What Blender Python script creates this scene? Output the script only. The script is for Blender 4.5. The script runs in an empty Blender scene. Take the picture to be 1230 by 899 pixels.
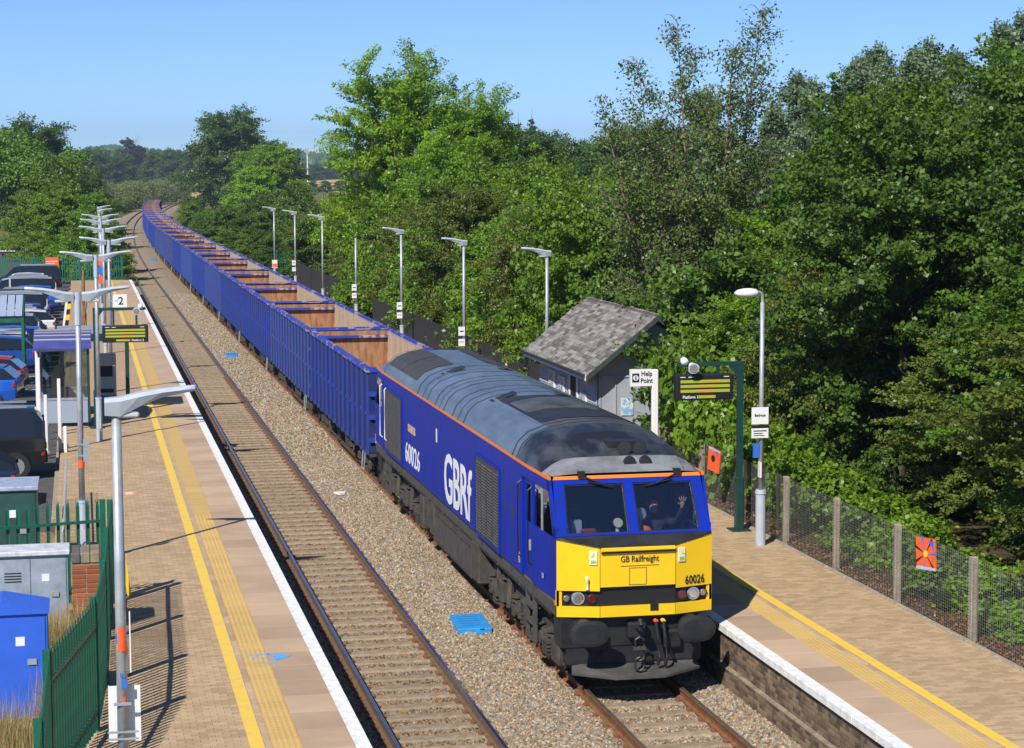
import bpy, bmesh, math, random
import numpy as np
from mathutils import Matrix, Vector, Euler
R = math.radians
random.seed(7)
rng = np.random.default_rng(11)
scene = bpy.context.scene
C = scene.collection

# ---------------------------------------------------------------- camera
# world: x across the line, y along it away from the camera, z up, z = 0 at the rail top
FPX, YAW, PITCH, ROLL, CAMH = 2471.87, 0.206704, 0.09721, -0.00334, 8.1685
fw = Vector((math.sin(YAW)*math.cos(PITCH), math.cos(YAW)*math.cos(PITCH), -math.sin(PITCH)))
rt = Vector((math.cos(YAW), -math.sin(YAW), 0)); up = rt.cross(fw)
r2 = rt*math.cos(ROLL)+up*math.sin(ROLL); u2 = -rt*math.sin(ROLL)+up*math.cos(ROLL)
cd = bpy.data.cameras.new('camera'); cam = bpy.data.objects.new('camera', cd); C.objects.link(cam)
cd.sensor_fit = 'HORIZONTAL'; cd.sensor_width = 36; cd.lens = FPX/1230*36
cd.clip_start = 0.5; cd.clip_end = 20000
m = Matrix.Identity(4)
for i in range(3):
    m[i][0] = r2[i]; m[i][1] = u2[i]; m[i][2] = -fw[i]
m[2][3] = CAMH
cam.matrix_world = m
scene.camera = cam

# ---------------------------------------------------------------- light
SUNV = Vector((0.68, 0.87, -1.0)).normalized()       # the way the light travels
elev = math.asin(-SUNV.z); azim = math.atan2(-SUNV.x, -SUNV.y)
w = bpy.data.worlds.new('World'); scene.world = w; w.use_nodes = True
nt = w.node_tree; nt.nodes.clear()
sky = nt.nodes.new('ShaderNodeTexSky'); sky.sky_type = 'NISHITA'; sky.sun_disc = False
sky.sun_elevation = elev; sky.sun_rotation = azim % (2*math.pi)
sky.altitude = 6000; sky.air_density = 1.0; sky.dust_density = 0.0; sky.ozone_density = 6.0
bg = nt.nodes.new('ShaderNodeBackground'); bg.inputs['Strength'].default_value = 0.13
wo = nt.nodes.new('ShaderNodeOutputWorld')
nt.links.new(sky.outputs[0], bg.inputs[0]); nt.links.new(bg.outputs[0], wo.inputs[0])
sd = bpy.data.lights.new('sun', 'SUN'); sd.energy = 5.0; sd.angle = R(0.53); sd.color = (1.0, 0.955, 0.88)
sun = bpy.data.objects.new('sun', sd); C.objects.link(sun)
sun.rotation_euler = SUNV.to_track_quat('-Z', 'Y').to_euler()
vs = scene.view_settings
vs.view_transform = 'Standard'; vs.look = 'None'; vs.gamma = 1; vs.use_curve_mapping = False; vs.exposure = 0.22
scene.cycles.max_bounces = 6; scene.cycles.transparent_max_bounces = 12
scene.cycles.diffuse_bounces = 3; scene.cycles.glossy_bounces = 3; scene.cycles.transmission_bounces = 4
scene.cycles.caustics_reflective = False; scene.cycles.caustics_refractive = False

# ---------------------------------------------------------------- helpers
def link(o, parent=None):
    C.objects.link(o)
    if parent is not None: o.parent = parent
    return o
def top(o, label, cat, group=None):
    o['label'] = label; o['category'] = cat
    if group: o['group'] = group
    return o
def structure(o): o['kind'] = 'structure'; return o
def stuff(o, label=None, cat=None):
    o['kind'] = 'stuff'
    if label: o['label'] = label; o['category'] = cat
    return o
def empty(name, loc=(0, 0, 0), rz=0.0, label=None, cat=None, group=None):
    o = bpy.data.objects.new(name, None); C.objects.link(o)
    o.location = loc; o.rotation_euler = (0, 0, rz); o.empty_display_size = 0.2
    if label: top(o, label, cat, group)
    return o
def copy_tree(o, parent=None):
    c = o.copy(); C.objects.link(c); c.parent = parent
    for ch in list(o.children): copy_tree(ch, c)
    return c
def inst(name, mesh, loc=(0, 0, 0), rz=0.0, parent=None, scale=None):
    o = bpy.data.objects.new(name, mesh); link(o, parent); o.location = loc; o.rotation_euler = (0, 0, rz)
    if scale: o.scale = scale
    return o

class MB:
    def __init__(s): s.v = []; s.f = []; s.m = []; s.c = None
    def add(s, vs_, fs, mi=0):
        n = len(s.v); s.v.extend(tuple(map(float, p)) for p in vs_)
        s.f.extend(tuple(i+n for i in f) for f in fs); s.m.extend([mi]*len(fs)); return s
    def box(s, c, d, rz=0.0, mi=0, rx=0.0, ry=0.0):
        hx, hy, hz = d[0]/2, d[1]/2, d[2]/2
        M = Euler((rx, ry, rz)).to_matrix(); c = Vector(c)
        P = [c+M @ Vector((x*hx, y*hy, z*hz)) for z in (-1, 1) for y in (-1, 1) for x in (-1, 1)]
        return s.add(P, [(0, 2, 3, 1), (4, 5, 7, 6), (0, 1, 5, 4), (2, 6, 7, 3), (0, 4, 6, 2), (1, 3, 7, 5)], mi)
    def bx(s, x0, x1, y0, y1, z0, z1, mi=0):
        return s.box(((x0+x1)/2, (y0+y1)/2, (z0+z1)/2), (x1-x0, y1-y0, z1-z0), 0, mi)
    def bevbox(s, c, d, b=0.02, rz=0.0, mi=0):
        hx, hy, hz = d[0]/2, d[1]/2, d[2]/2; M = Euler((0, 0, rz)).to_matrix(); c = Vector(c)
        ring = lambda ax, ay, z: [(-ax+b, -ay, z), (ax-b, -ay, z), (ax, -ay+b, z), (ax, ay-b, z), (ax-b, ay, z), (-ax+b, ay, z), (-ax, ay-b, z), (-ax, -ay+b, z)]
        P = ring(hx-b*.7, hy-b*.7, -hz)+ring(hx, hy, -hz+b)+ring(hx, hy, hz-b)+ring(hx-b*.7, hy-b*.7, hz)
        P = [c+M @ Vector(q) for q in P]
        F = [tuple(range(7, -1, -1)), tuple(range(24, 32))]
        for k in range(3):
            for i in range(8): F.append((k*8+i, k*8+(i+1) % 8, k*8+8+(i+1) % 8, k*8+8+i))
        return s.add(P, F, mi)
    def cyl(s, a, b, r0, r1=None, n=8, mi=0, cap=True):
        a, b = Vector(a), Vector(b); r1 = r0 if r1 is None else r1
        d = (b-a).normalized(); q = d.to_track_quat('Z', 'Y').to_matrix()
        P = []
        for p, r in ((a, r0), (b, r1)):
            for i in range(n):
                t = 2*math.pi*i/n; P.append(p+q @ Vector((math.cos(t)*r, math.sin(t)*r, 0)))
        F = [(i, (i+1) % n, n+(i+1) % n, n+i) for i in range(n)]
        if cap: F += [tuple(range(n-1, -1, -1)), tuple(range(n, 2*n))]
        return s.add(P, F, mi)
    def tube(s, pts, r, n=6, mi=0):
        pts = [Vector(p) for p in pts]; L = len(pts); P = []
        rr = r if isinstance(r, (list, tuple)) else [r]*L
        for k, p in enumerate(pts):
            d = (pts[min(k+1, L-1)]-pts[max(k-1, 0)]).normalized(); q = d.to_track_quat('Z', 'Y').to_matrix()
            for i in range(n):
                t = 2*math.pi*i/n; P.append(p+q @ Vector((math.cos(t)*rr[k], math.sin(t)*rr[k], 0)))
        F = []
        for k in range(L-1):
            for i in range(n): F.append((k*n+i, k*n+(i+1) % n, k*n+n+(i+1) % n, k*n+n+i))
        F += [tuple(range(n-1, -1, -1)), tuple(range((L-1)*n, L*n))]
        return s.add(P, F, mi)
    def poly(s, pts, mi=0): return s.add(pts, [tuple(range(len(pts)))], mi)
    def slab(s, pts, off, mi=0):
        n = len(pts); off = Vector(off); P = [Vector(p) for p in pts]; P += [p+off for p in P]
        F = [tuple(range(n-1, -1, -1)), tuple(range(n, 2*n))]+[(i, (i+1) % n, n+(i+1) % n, n+i) for i in range(n)]
        return s.add(P, F, mi)
    def sweep(s, prof, path, mi=0):          # prof: (x,z) list; path: (x,y,z,heading) list
        n = len(prof); P = []
        for (x, y, z, h) in path:
            for (a, b_) in prof: P.append((x+a*math.cos(h), y-a*math.sin(h), z+b_))
        F = []
        for k in range(len(path)-1):
            for i in range(n): F.append((k*n+i, k*n+(i+1) % n, k*n+n+(i+1) % n, k*n+n+i))
        F += [tuple(range(n-1, -1, -1)), tuple(range((len(path)-1)*n, len(path)*n))]
        return s.add(P, F, mi)
    def mesh(s, name, mats, smooth=False, fix=True):
        me = bpy.data.meshes.new(name); me.from_pydata(s.v, [], s.f)
        for mt in (mats if isinstance(mats, (list, tuple)) else [mats]): me.materials.append(mt)
        if any(s.m): me.polygons.foreach_set('material_index', s.m)
        if fix:
            bm = bmesh.new(); bm.from_mesh(me); bmesh.ops.recalc_face_normals(bm, faces=bm.faces); bm.to_mesh(me); bm.free()
        if smooth: me.polygons.foreach_set('use_smooth', [True]*len(me.polygons))
        me.update(); return me
    def build(s, name, mats, parent=None, loc=(0, 0, 0), rz=0.0, smooth=False, fix=True):
        return inst(name, s.mesh(name, mats, smooth, fix), loc, rz, parent)

def box(name, mat, parent, x0, x1, y0, y1, z0, z1): return MB().bx(x0, x1, y0, y1, z0, z1).build(name, mat, parent)

# ---------------------------------------------------------------- materials
def nodes(name):
    mt = bpy.data.materials.new(name); mt.use_nodes = True; n = mt.node_tree
    return mt, n, n.nodes['Principled BSDF'], n.nodes['Material Output']
def mat(name, col, rough=0.6, metal=0.0, var=0.0, scale=3.0, col2=None, bump=0.0, bscale=None, rnd=0.0, spec=0.5, coat=0.0, stretch=None, detail=5.0, contrast=(0.35, 0.68)):
    mt, n, p, out = nodes(name)
    p.inputs['Roughness'].default_value = rough; p.inputs['Metallic'].default_value = metal
    p.inputs['Specular IOR Level'].default_value = spec; p.inputs['Coat Weight'].default_value = coat
    p.inputs['Base Color'].default_value = (*col, 1)
    if var > 0 or col2 or bump > 0 or rnd > 0:
        tc = n.nodes.new('ShaderNodeTexCoord'); mp = n.nodes.new('ShaderNodeMapping')
        n.links.new(tc.outputs['Object'], mp.inputs[0])
        if stretch: mp.inputs['Scale'].default_value = stretch
        src = None
        if var > 0 or col2:
            nz = n.nodes.new('ShaderNodeTexNoise'); nz.inputs['Scale'].default_value = scale; nz.inputs['Detail'].default_value = detail; nz.inputs['Roughness'].default_value = 0.65
            n.links.new(mp.outputs[0], nz.inputs['Vector'])
            cr = n.nodes.new('ShaderNodeValToRGB'); e = cr.color_ramp.elements
            e[0].position, e[1].position = contrast
            c2 = col2 if col2 else tuple(c*(1-var) for c in col)
            c1 = col if col2 else tuple(min(1, c*(1+var*.6)) for c in col)
            e[0].color = (*c2, 1); e[1].color = (*c1, 1)
            n.links.new(nz.outputs[0], cr.inputs[0]); src = cr.outputs[0]
        if rnd > 0:
            oi = n.nodes.new('ShaderNodeObjectInfo'); hs = n.nodes.new('ShaderNodeHueSaturation'); mr = n.nodes.new('ShaderNodeMapRange')
            mr.inputs['To Min'].default_value = 1-rnd; mr.inputs['To Max'].default_value = 1+rnd
            n.links.new(oi.outputs['Random'], mr.inputs[0]); n.links.new(mr.outputs[0], hs.inputs['Value'])
            if src: n.links.new(src, hs.inputs['Color'])
            else: hs.inputs['Color'].default_value = (*col, 1)
            src = hs.outputs[0]
        if src: n.links.new(src, p.inputs['Base Color'])
        if bump > 0:
            bn = n.nodes.new('ShaderNodeTexNoise'); bn.inputs['Scale'].default_value = bscale or scale*6; bn.inputs['Detail'].default_value = 4
            n.links.new(mp.outputs[0], bn.inputs['Vector'])
            bp = n.nodes.new('ShaderNodeBump'); bp.inputs['Strength'].default_value = bump; bp.inputs['Distance'].default_value = 0.02
            n.links.new(bn.outputs[0], bp.inputs['Height']); n.links.new(bp.outputs[0], p.inputs['Normal'])
    return mt
def attr_mat(name, c_dark, c_light, rough=0.8, noise=0.25, nscale=9.0, bump=0.15, attr='v'):
    """colour between two real colours, picked piece by piece from a per-face value"""
    mt, n, p, out = nodes(name)
    p.inputs['Roughness'].default_value = rough; p.inputs['Specular IOR Level'].default_value = 0.25
    at = n.nodes.new('ShaderNodeAttribute'); at.attribute_name = attr
    cr = n.nodes.new('ShaderNodeValToRGB'); e = cr.color_ramp.elements
    e[0].color = (*c_dark, 1); e[1].color = (*c_light, 1)
    tc = n.nodes.new('ShaderNodeTexCoord'); nz = n.nodes.new('ShaderNodeTexNoise'); nz.inputs['Scale'].default_value = nscale; nz.inputs['Detail'].default_value = 6
    oi = n.nodes.new('ShaderNodeNewGeometry')
    n.links.new(oi.outputs['Position'], nz.inputs['Vector'])
    ma = n.nodes.new('ShaderNodeMath'); ma.operation = 'MULTIPLY_ADD'; ma.inputs[1].default_value = noise*2; 
    sb = n.nodes.new('ShaderNodeMath'); sb.operation = 'SUBTRACT'; sb.inputs[1].default_value = noise
    n.links.new(nz.outputs[0], ma.inputs[0]); n.links.new(at.outputs['Fac'], ma.inputs[2]); n.links.new(ma.outputs[0], sb.inputs[0])
    n.links.new(sb.outputs[0], cr.inputs[0]); n.links.new(cr.outputs[0], p.inputs['Base Color'])
    if bump:
        bp = n.nodes.new('ShaderNodeBump'); bp.inputs['Strength'].default_value = bump; bp.inputs['Distance'].default_value = 0.01
        n2 = n.nodes.new('ShaderNodeTexNoise'); n2.inputs['Scale'].default_value = 60; n.links.new(oi.outputs['Position'], n2.inputs['Vector'])
        n.links.new(n2.outputs[0], bp.inputs['Height']); n.links.new(bp.outputs[0], p.inputs['Normal'])
    return mt
def glass(name, tint, refl=0.25, rough=0.02):
    mt, n, p, out = nodes(name); n.nodes.remove(p)
    tr = n.nodes.new('ShaderNodeBsdfTransparent'); tr.inputs[0].default_value = (*tint, 1)
    gl = n.nodes.new('ShaderNodeBsdfGlossy'); gl.inputs['Roughness'].default_value = rough; gl.inputs[0].default_value = (.9, .9, .95, 1)
    fr = n.nodes.new('ShaderNodeFresnel'); fr.inputs[0].default_value = 1.5
    ma = n.nodes.new('ShaderNodeMath'); ma.operation = 'MULTIPLY_ADD'; ma.inputs[1].default_value = 1.2; ma.inputs[2].default_value = refl*.2
    mx = n.nodes.new('ShaderNodeMixShader')
    n.links.new(fr.outputs[0], ma.inputs[0]); n.links.new(ma.outputs[0], mx.inputs[0]); n.links.new(tr.outputs[0], mx.inputs[1]); n.links.new(gl.outputs[0], mx.inputs[2]); n.links.new(mx.outputs[0], out.inputs[0])
    return mt
def leaf_mat(name, dark, light, trans=0.3, rnd=0.10):
    mt, n, p, out = nodes(name)
    at = n.nodes.new('ShaderNodeAttribute'); at.attribute_name = 'v'
    cr = n.nodes.new('ShaderNodeValToRGB'); e = cr.color_ramp.elements
    e[0].color = (*dark, 1); e[1].color = (*light, 1); n.links.new(at.outputs['Fac'], cr.inputs[0])
    oi = n.nodes.new('ShaderNodeObjectInfo'); hs = n.nodes.new('ShaderNodeHueSaturation'); mr = n.nodes.new('ShaderNodeMapRange')
    mr.inputs['To Min'].default_value = 1-rnd*1.5; mr.inputs['To Max'].default_value = 1+rnd*1.5
    n.links.new(oi.outputs['Random'], mr.inputs[0]); n.links.new(mr.outputs[0], hs.inputs['Value']); n.links.new(cr.outputs[0], hs.inputs['Color'])
    p.inputs['Roughness'].default_value = 0.42; p.inputs['Specular IOR Level'].default_value = 0.35
    n.links.new(hs.outputs[0], p.inputs['Base Color'])
    tl = n.nodes.new('ShaderNodeBsdfTranslucent')
    g2 = n.nodes.new('ShaderNodeHueSaturation'); g2.inputs['Value'].default_value = 1.5; g2.inputs['Hue'].default_value = 0.485; n.links.new(hs.outputs[0], g2.inputs['Color']); n.links.new(g2.outputs[0], tl.inputs[0])
    mx = n.nodes.new('ShaderNodeMixShader'); mx.inputs[0].default_value = trans
    n.links.new(p.outputs[0], mx.inputs[1]); n.links.new(tl.outputs[0], mx.inputs[2]); n.links.new(mx.outputs[0], out.inputs[0])
    return mt
M = {}
M['ballast'] = mat('ballast_bed', (.37, .30, .21), .95, col2=(.17, .125, .085), scale=24, bump=.9, bscale=34, spec=.15, contrast=(.3, .62))
M['sleeper'] = mat('concrete_sleeper', (.36, .29, .205), .9, col2=(.23, .17, .11), scale=6, bump=.3, bscale=40, rnd=.12, spec=.2)
M['rust_rail'] = mat('rusty_rail', (.27, .12, .05), .75, col2=(.14, .065, .03), scale=7, bump=.2, spec=.25)
M['dull_rail'] = mat('brown_rail', (.20, .12, .065), .7, col2=(.12, .075, .045), scale=7, bump=.2, spec=.3)
M['rail_head'] = mat('polished_rail_head', (.36, .34, .36), .22, metal=.95, var=.2, scale=3)
M['rail_head_rust'] = mat('worn_rail_head', (.22, .17, .13), .42, metal=.6, var=.3, scale=5)
M['clip'] = mat('rail_clip', (.22, .085, .045), .8)
M['white_edge'] = mat('white_edge_paint', (.80, .80, .77), .65, col2=(.56, .54, .50), scale=7, bump=.15, contrast=(.28, .5), spec=.3)
M['coping'] = attr_mat('buff_slab', (.39, .275, .185), (.54, .385, .26), noise=.75, nscale=1.3)
M['paver'] = attr_mat('block_paver', (.375, .26, .15), (.52, .375, .225), noise=.6, nscale=.9)
M['mortar'] = mat('paver_joint_sand', (.22, .17, .12), .95, var=.3, scale=9)
M['tactile'] = attr_mat('tactile_slab', (.50, .335, .12), (.60, .41, .15), noise=.35, nscale=2.0)
M['yellow_line'] = mat('yellow_line_paint', (.82, .55, .08), .6, col2=(.66, .46, .16), scale=4, spec=.3, contrast=(.25, .5), detail=9)
M['brick_dark'] = attr_mat('platform_brick', (.085, .06, .042), (.25, .18, .115), noise=.3, nscale=5)
M['brick_red'] = attr_mat('red_brick', (.24, .07, .03), (.40, .13, .055), noise=.25, nscale=6)
M['mortar_wall'] = mat('wall_mortar', (.26, .21, .15), .95, var=.4, scale=5)
M['soil'] = mat('gravelly_soil', (.36, .25, .14), .95, col2=(.20, .14, .08), scale=9, bump=.8, bscale=40, spec=.1)
M['asphalt'] = mat('asphalt', (.115, .112, .11), .9, col2=(.075, .073, .072), scale=4, bump=.25, bscale=90, spec=.25)
M['grassland'] = mat('grassy_ground', (.10, .12, .032), .95, col2=(.19, .155, .06), scale=.35, bump=.6, bscale=6, spec=.1)
M['wheat'] = mat('ripe_wheat_field', (.62, .43, .18), .95, col2=(.52, .34, .13), scale=.05, spec=.1)
M['white'] = mat('white_paint', (.78, .78, .77), .5)
M['galv'] = mat('galvanised_steel', (.42, .45, .48), .45, metal=.35, var=.2, scale=5)
M['lamp_grey'] = mat('lamp_head_grey', (.44, .49, .56), .4, var=.1, scale=4)
M['green_fence'] = mat('green_powder_coat', (.012, .125, .075), .45, var=.25, scale=5)
M['dark_green'] = mat('dark_green_post', (.012, .05, .045), .4, var=.2, scale=4)
M['black'] = mat('black_plastic', (.012, .012, .013), .5)
M['dark_fence'] = mat('weathered_black_fence', (.028, .028, .03), .7, var=.4, scale=4)
M['concrete'] = mat('concrete_post', (.42, .36, .28), .9, col2=(.25, .20, .14), scale=11, bump=.4, bscale=40)
M['wood'] = mat('grey_timber', (.22, .17, .12), .85, var=.4, scale=5, stretch=(8, 8, 1))
M['bark'] = mat('tree_bark', (.11, .085, .06), .95, var=.5, scale=6, bump=.6, bscale=14, stretch=(3, 3, .6))
M['birch_bark'] = mat('birch_bark', (.24, .18, .13), .85, col2=(.12, .08, .06), scale=4, bump=.3, stretch=(1, 1, 4))
M['red_light'] = mat('red_lens', (.45, .01, .008), .15, coat=.6)
M['orange_print'] = mat('orange_print', (.85, .12, .03), .5)
M['blue_print'] = mat('blue_print', (.03, .16, .60), .45)
M['yellow_print'] = mat('yellow_print', (.85, .58, .03), .5)
M['print_black'] = mat('black_print', (.015, .015, .018), .5)
M['text_white'] = mat('white_lettering', (.80, .80, .78), .5)

def text_mesh(s, mat_, bold=0.0, align='CENTER', spacing=1.0, shear=0.0):
    cu = bpy.data.curves.new('lettering', 'FONT'); cu.body = s; cu.size = 1.0; cu.align_x = align; cu.align_y = 'BOTTOM_BASELINE'
    cu.offset = bold; cu.space_character = spacing; cu.shear = shear; cu.extrude = 0.004; cu.resolution_u = 3
    o = bpy.data.objects.new('lettering', cu); C.objects.link(o)
    bpy.context.view_layer.update()
    me = bpy.data.meshes.new_from_object(o.evaluated_get(bpy.context.evaluated_depsgraph_get()))
    bpy.data.objects.remove(o); bpy.data.curves.remove(cu)
    me.materials.clear(); me.materials.append(mat_); return me
def place_text(name, me, parent, loc, xdir, updir, w=None, h=None):
    """lay lettering so that it reads along xdir with updir up, stretched to w by h metres"""
    co = np.empty(len(me.vertices)*3); me.vertices.foreach_get('co', co); co = co.reshape(-1, 3)
    tw, th = np.ptp(co[:, 0]), np.ptp(co[:, 1])
    sx = w/tw if w else 1; sy = h/th if h else sx
    if not w: sx = sy
    X_, U_ = Vector(xdir).normalized(), Vector(updir).normalized(); N_ = X_.cross(U_)
    o = bpy.data.objects.new(name, me); C.objects.link(o); o.parent = parent
    mm = Matrix.Identity(4)
    cx = (co[:, 0].max()+co[:, 0].min())/2; y0 = co[:, 1].min()
    for i in range(3):
        mm[i][0] = X_[i]*sx; mm[i][1] = U_[i]*sy; mm[i][2] = N_[i]
        mm[i][3] = loc[i]-X_[i]*sx*cx-U_[i]*sy*y0
    o.matrix_local = mm; return o
T = {}
for key, s, mt, bold in [('gbrf', 'GBRf', 'text_white', .016), ('n_side', '60026', 'text_white', .012), ('n_front', '60026', 'print_black', .008),
        ('gbr', 'GB Railfreight', 'print_black', .005), ('plat1', 'Platform 1', 'text_white', .012), ('plat2', 'Platform 2', 'text_white', .012),
        ('help', 'Help\nPoint', 'print_black', .012), ('two', '2', 'print_black', .01), ('bedwyn', 'Bedwyn', 'print_black', .008)]:
    T[key] = text_mesh(s, M[mt], bold, spacing=.97 if key in ('gbrf',) else 1.06 if key[:2] == 'n_' else 1)
def face_attr(me, vals, name='v'):
    a = me.attributes.new(name, 'FLOAT', 'FACE'); a.data.foreach_set('value', np.asarray(vals, dtype=np.float32))

# ---------------------------------------------------------------- the line of the railway
TA, TB = 5.05, 8.48                     # centre lines of the two tracks
def off(y): return 0.0 if y < 170 else 1.05e-4*(y-170)**2
def head(y): return 0.0 if y < 170 else math.atan(2.1e-4*(y-170))
def path(xc, y0, y1, step=6.0):
    n = max(2, int((y1-y0)/step)+1); out = []
    for i in range(n):
        y = y0+(y1-y0)*i/(n-1); h = head(y); out.append((off(y)+xc*math.cos(h)+(0), y-xc*math.sin(h)*0, 0.0, h))
    return out
def smooth(a, b, x): t = min(1, max(0, (x-a)/(b-a))); return t*t*(3-2*t)
def hill(x, y):
    r = x/max(y, 1)
    z = 0.0
    if y > 450: z += (min(y, 1500)-450)*0.0042
    k = smooth(1500, 3000, y)
    amp = 17+3*math.sin(x*.004+1.3)+2*math.sin(x*.011)
    amp += 7*math.exp(-((r-.016)/.016)**2)
    return z+k*amp
def ground_z(x, y):
    d = x-(6.77+off(y))
    side = 0.28 if d < 0 else 0.75
    k = smooth(4.2, 8.5, abs(d))
    if d < 0 and y < 150: k = smooth(5.2, 6.2, abs(d))
    return -0.62*(1-k)+side*k+hill(x, y)
def grid(name, xs, ys, zf, mt):
    nx, ny = len(xs), len(ys)
    V = [(x, y, zf(x, y)) for y in ys for x in xs]
    F = [(j*nx+i, j*nx+i+1, (j+1)*nx+i+1, (j+1)*nx+i) for j in range(ny-1) for i in range(nx-1)]
    mb = MB(); mb.v = V; mb.f = F; mb.m = [0]*len(F)
    return mb.build(name, mt, fix=False)
xs = sorted(set(list(np.linspace(-30, 60, 61))+list(np.linspace(-400, -30, 20))+list(np.linspace(60, 500, 30))+list(np.linspace(-2500, -400, 22))+list(np.linspace(500, 3500, 40))))
ys = sorted(set(list(np.linspace(-60, 600, 111))+list(np.linspace(600, 1600, 40))+list(np.linspace(1600, 5000, 60))))
structure(grid('ground', xs, ys, ground_z, M['grassland']))
def field(name, pts, lift=0.25):
    # a field: quad in plan, subdivided to lie on the slope
    mb = MB(); n = 10; P = []
    a, b, c, d = [np.array(p, float) for p in pts]
    for j in range(n+1):
        for i in range(n+1):
            u, v = i/n, j/n; q = (a*(1-u)+b*u)*(1-v)+(d*(1-u)+c*u)*v; P.append((q[0], q[1], ground_z(q[0], q[1])+lift))
    mb.add(P, [(j*(n+1)+i, j*(n+1)+i+1, (j+1)*(n+1)+i+1, (j+1)*(n+1)+i) for j in range(n) for i in range(n)])
    return structure(mb.build(name, M['wheat'], fix=False))
field('wheat_field', [(28, 600), (64, 600), (80, 1020), (38, 1020)])
field('wheat_field', [(78, 560), (155, 560), (250, 1300), (118, 1300)])
field('wheat_field', [(200, 1700), (420, 1700), (480, 1900), (240, 1900)], .8)
field('wheat_field', [(34, 1120), (70, 1120), (84, 1300), (44, 1300)], .4)

# ---------------------------------------------------------------- ballast and tracks
def bed(y0, y1, prof, name, step=4):
    mb = MB(); mb.v = []; n = len(prof); pth = path(0, y0, y1, step)
    for (x, y, z, h) in pth:
        for (a, b_) in prof: mb.v.append((x+a*math.cos(h), y-a*math.sin(h), b_))
    for k in range(len(pth)-1):
        for i in range(n-1): mb.f.append((k*n+i, k*n+i+1, k*n+n+i+1, k*n+n+i)); mb.m.append(0)
    return mb.build(name, M['ballast'], fix=False)
PB = [(3.0, -.2), (3.65, -.19), (4.35, -.205), (5.75, -.205), (6.1, -.15), (6.75, -.1), (7.4, -.14), (7.8, -.205), (9.2, -.205), (9.7, -.14), (10.04, -.07), (10.9, -.05)]
structure(bed(10, 147, PB, 'ballast_bed'))
PB2 = [(.8, -.75), (2.4, -.25), (3.65, -.17), (4.35, -.205), (5.75, -.205), (6.1, -.15), (6.75, -.1), (7.4, -.14), (7.8, -.205), (9.2, -.205), (9.7, -.15), (11.2, -.22), (12.8, -.75)]
structure(bed(147, 620, PB2, 'ballast_bed'))

RAILP = [(-.07, -.16), (.07, -.16), (.07, -.145), (.012, -.13), (.012, -.045), (.036, -.035), (.036, -.003), (-.036, -.003), (-.036, -.035), (-.012, -.045), (-.012, -.13), (-.07, -.145)]
HEADP = [(-.034, -.002), (-.026, .004), (.026, .004), (.034, -.002)]
sl = MB().bevbox((0, 0, -.1), (2.5, .26, .2), .03).mesh('sleeper', M['sleeper'])
clipm = MB()
for sx in (-1, 1):
    for q in (-.11, .11): clipm.box((sx*.752+q, 0, .02), (.07, .1, .05)).cyl((sx*.752+q, -.06, .04), (sx*.752+q, .06, .04), .014, n=5)
clipme = clipm.mesh('rail_clips', M['clip'])
def track(xc, label, rails, headm, near_end):
    root = empty('railway_track', (xc, 20, -.2), 0, label, 'railway track')
    for s_ in (-1, 1):
        pr = MB().sweep(RAILP, [(x-xc, y-20, .2, h) for x, y, _, h in path(xc+s_*.7525, 12, 600)]).build('rail', rails, root)
        MB().sweep(HEADP, [(x-xc, y-20, .2, h) for x, y, _, h in path(xc+s_*.7525, 12, 600)]).build('rail_head', headm, pr)
    y = 20.2
    while y < near_end:
        o = inst('sleeper', sl, (random.uniform(-.01, .01), y-20, .04+random.uniform(-.006, .006)), random.uniform(-.008, .008), root)
        stuff(inst('rail_clips', clipme, (0, 0, 0), 0, o))
        y += .62
    mb = MB()
    while y < 330:
        h = head(y); mb.box((xc+off(y)-xc, y-20, -.06), (2.5, .26, .2), -h); y += .65
    stuff(mb.build('sleepers', M['sleeper'], root))
    return root
track(TA, 'empty railway track beside the platform with the green fence', M['dull_rail'], M['rail_head'], 85)
track(TB, 'rusty railway track the blue train stands on', M['rust_rail'], M['rail_head_rust'], 42)

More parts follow.
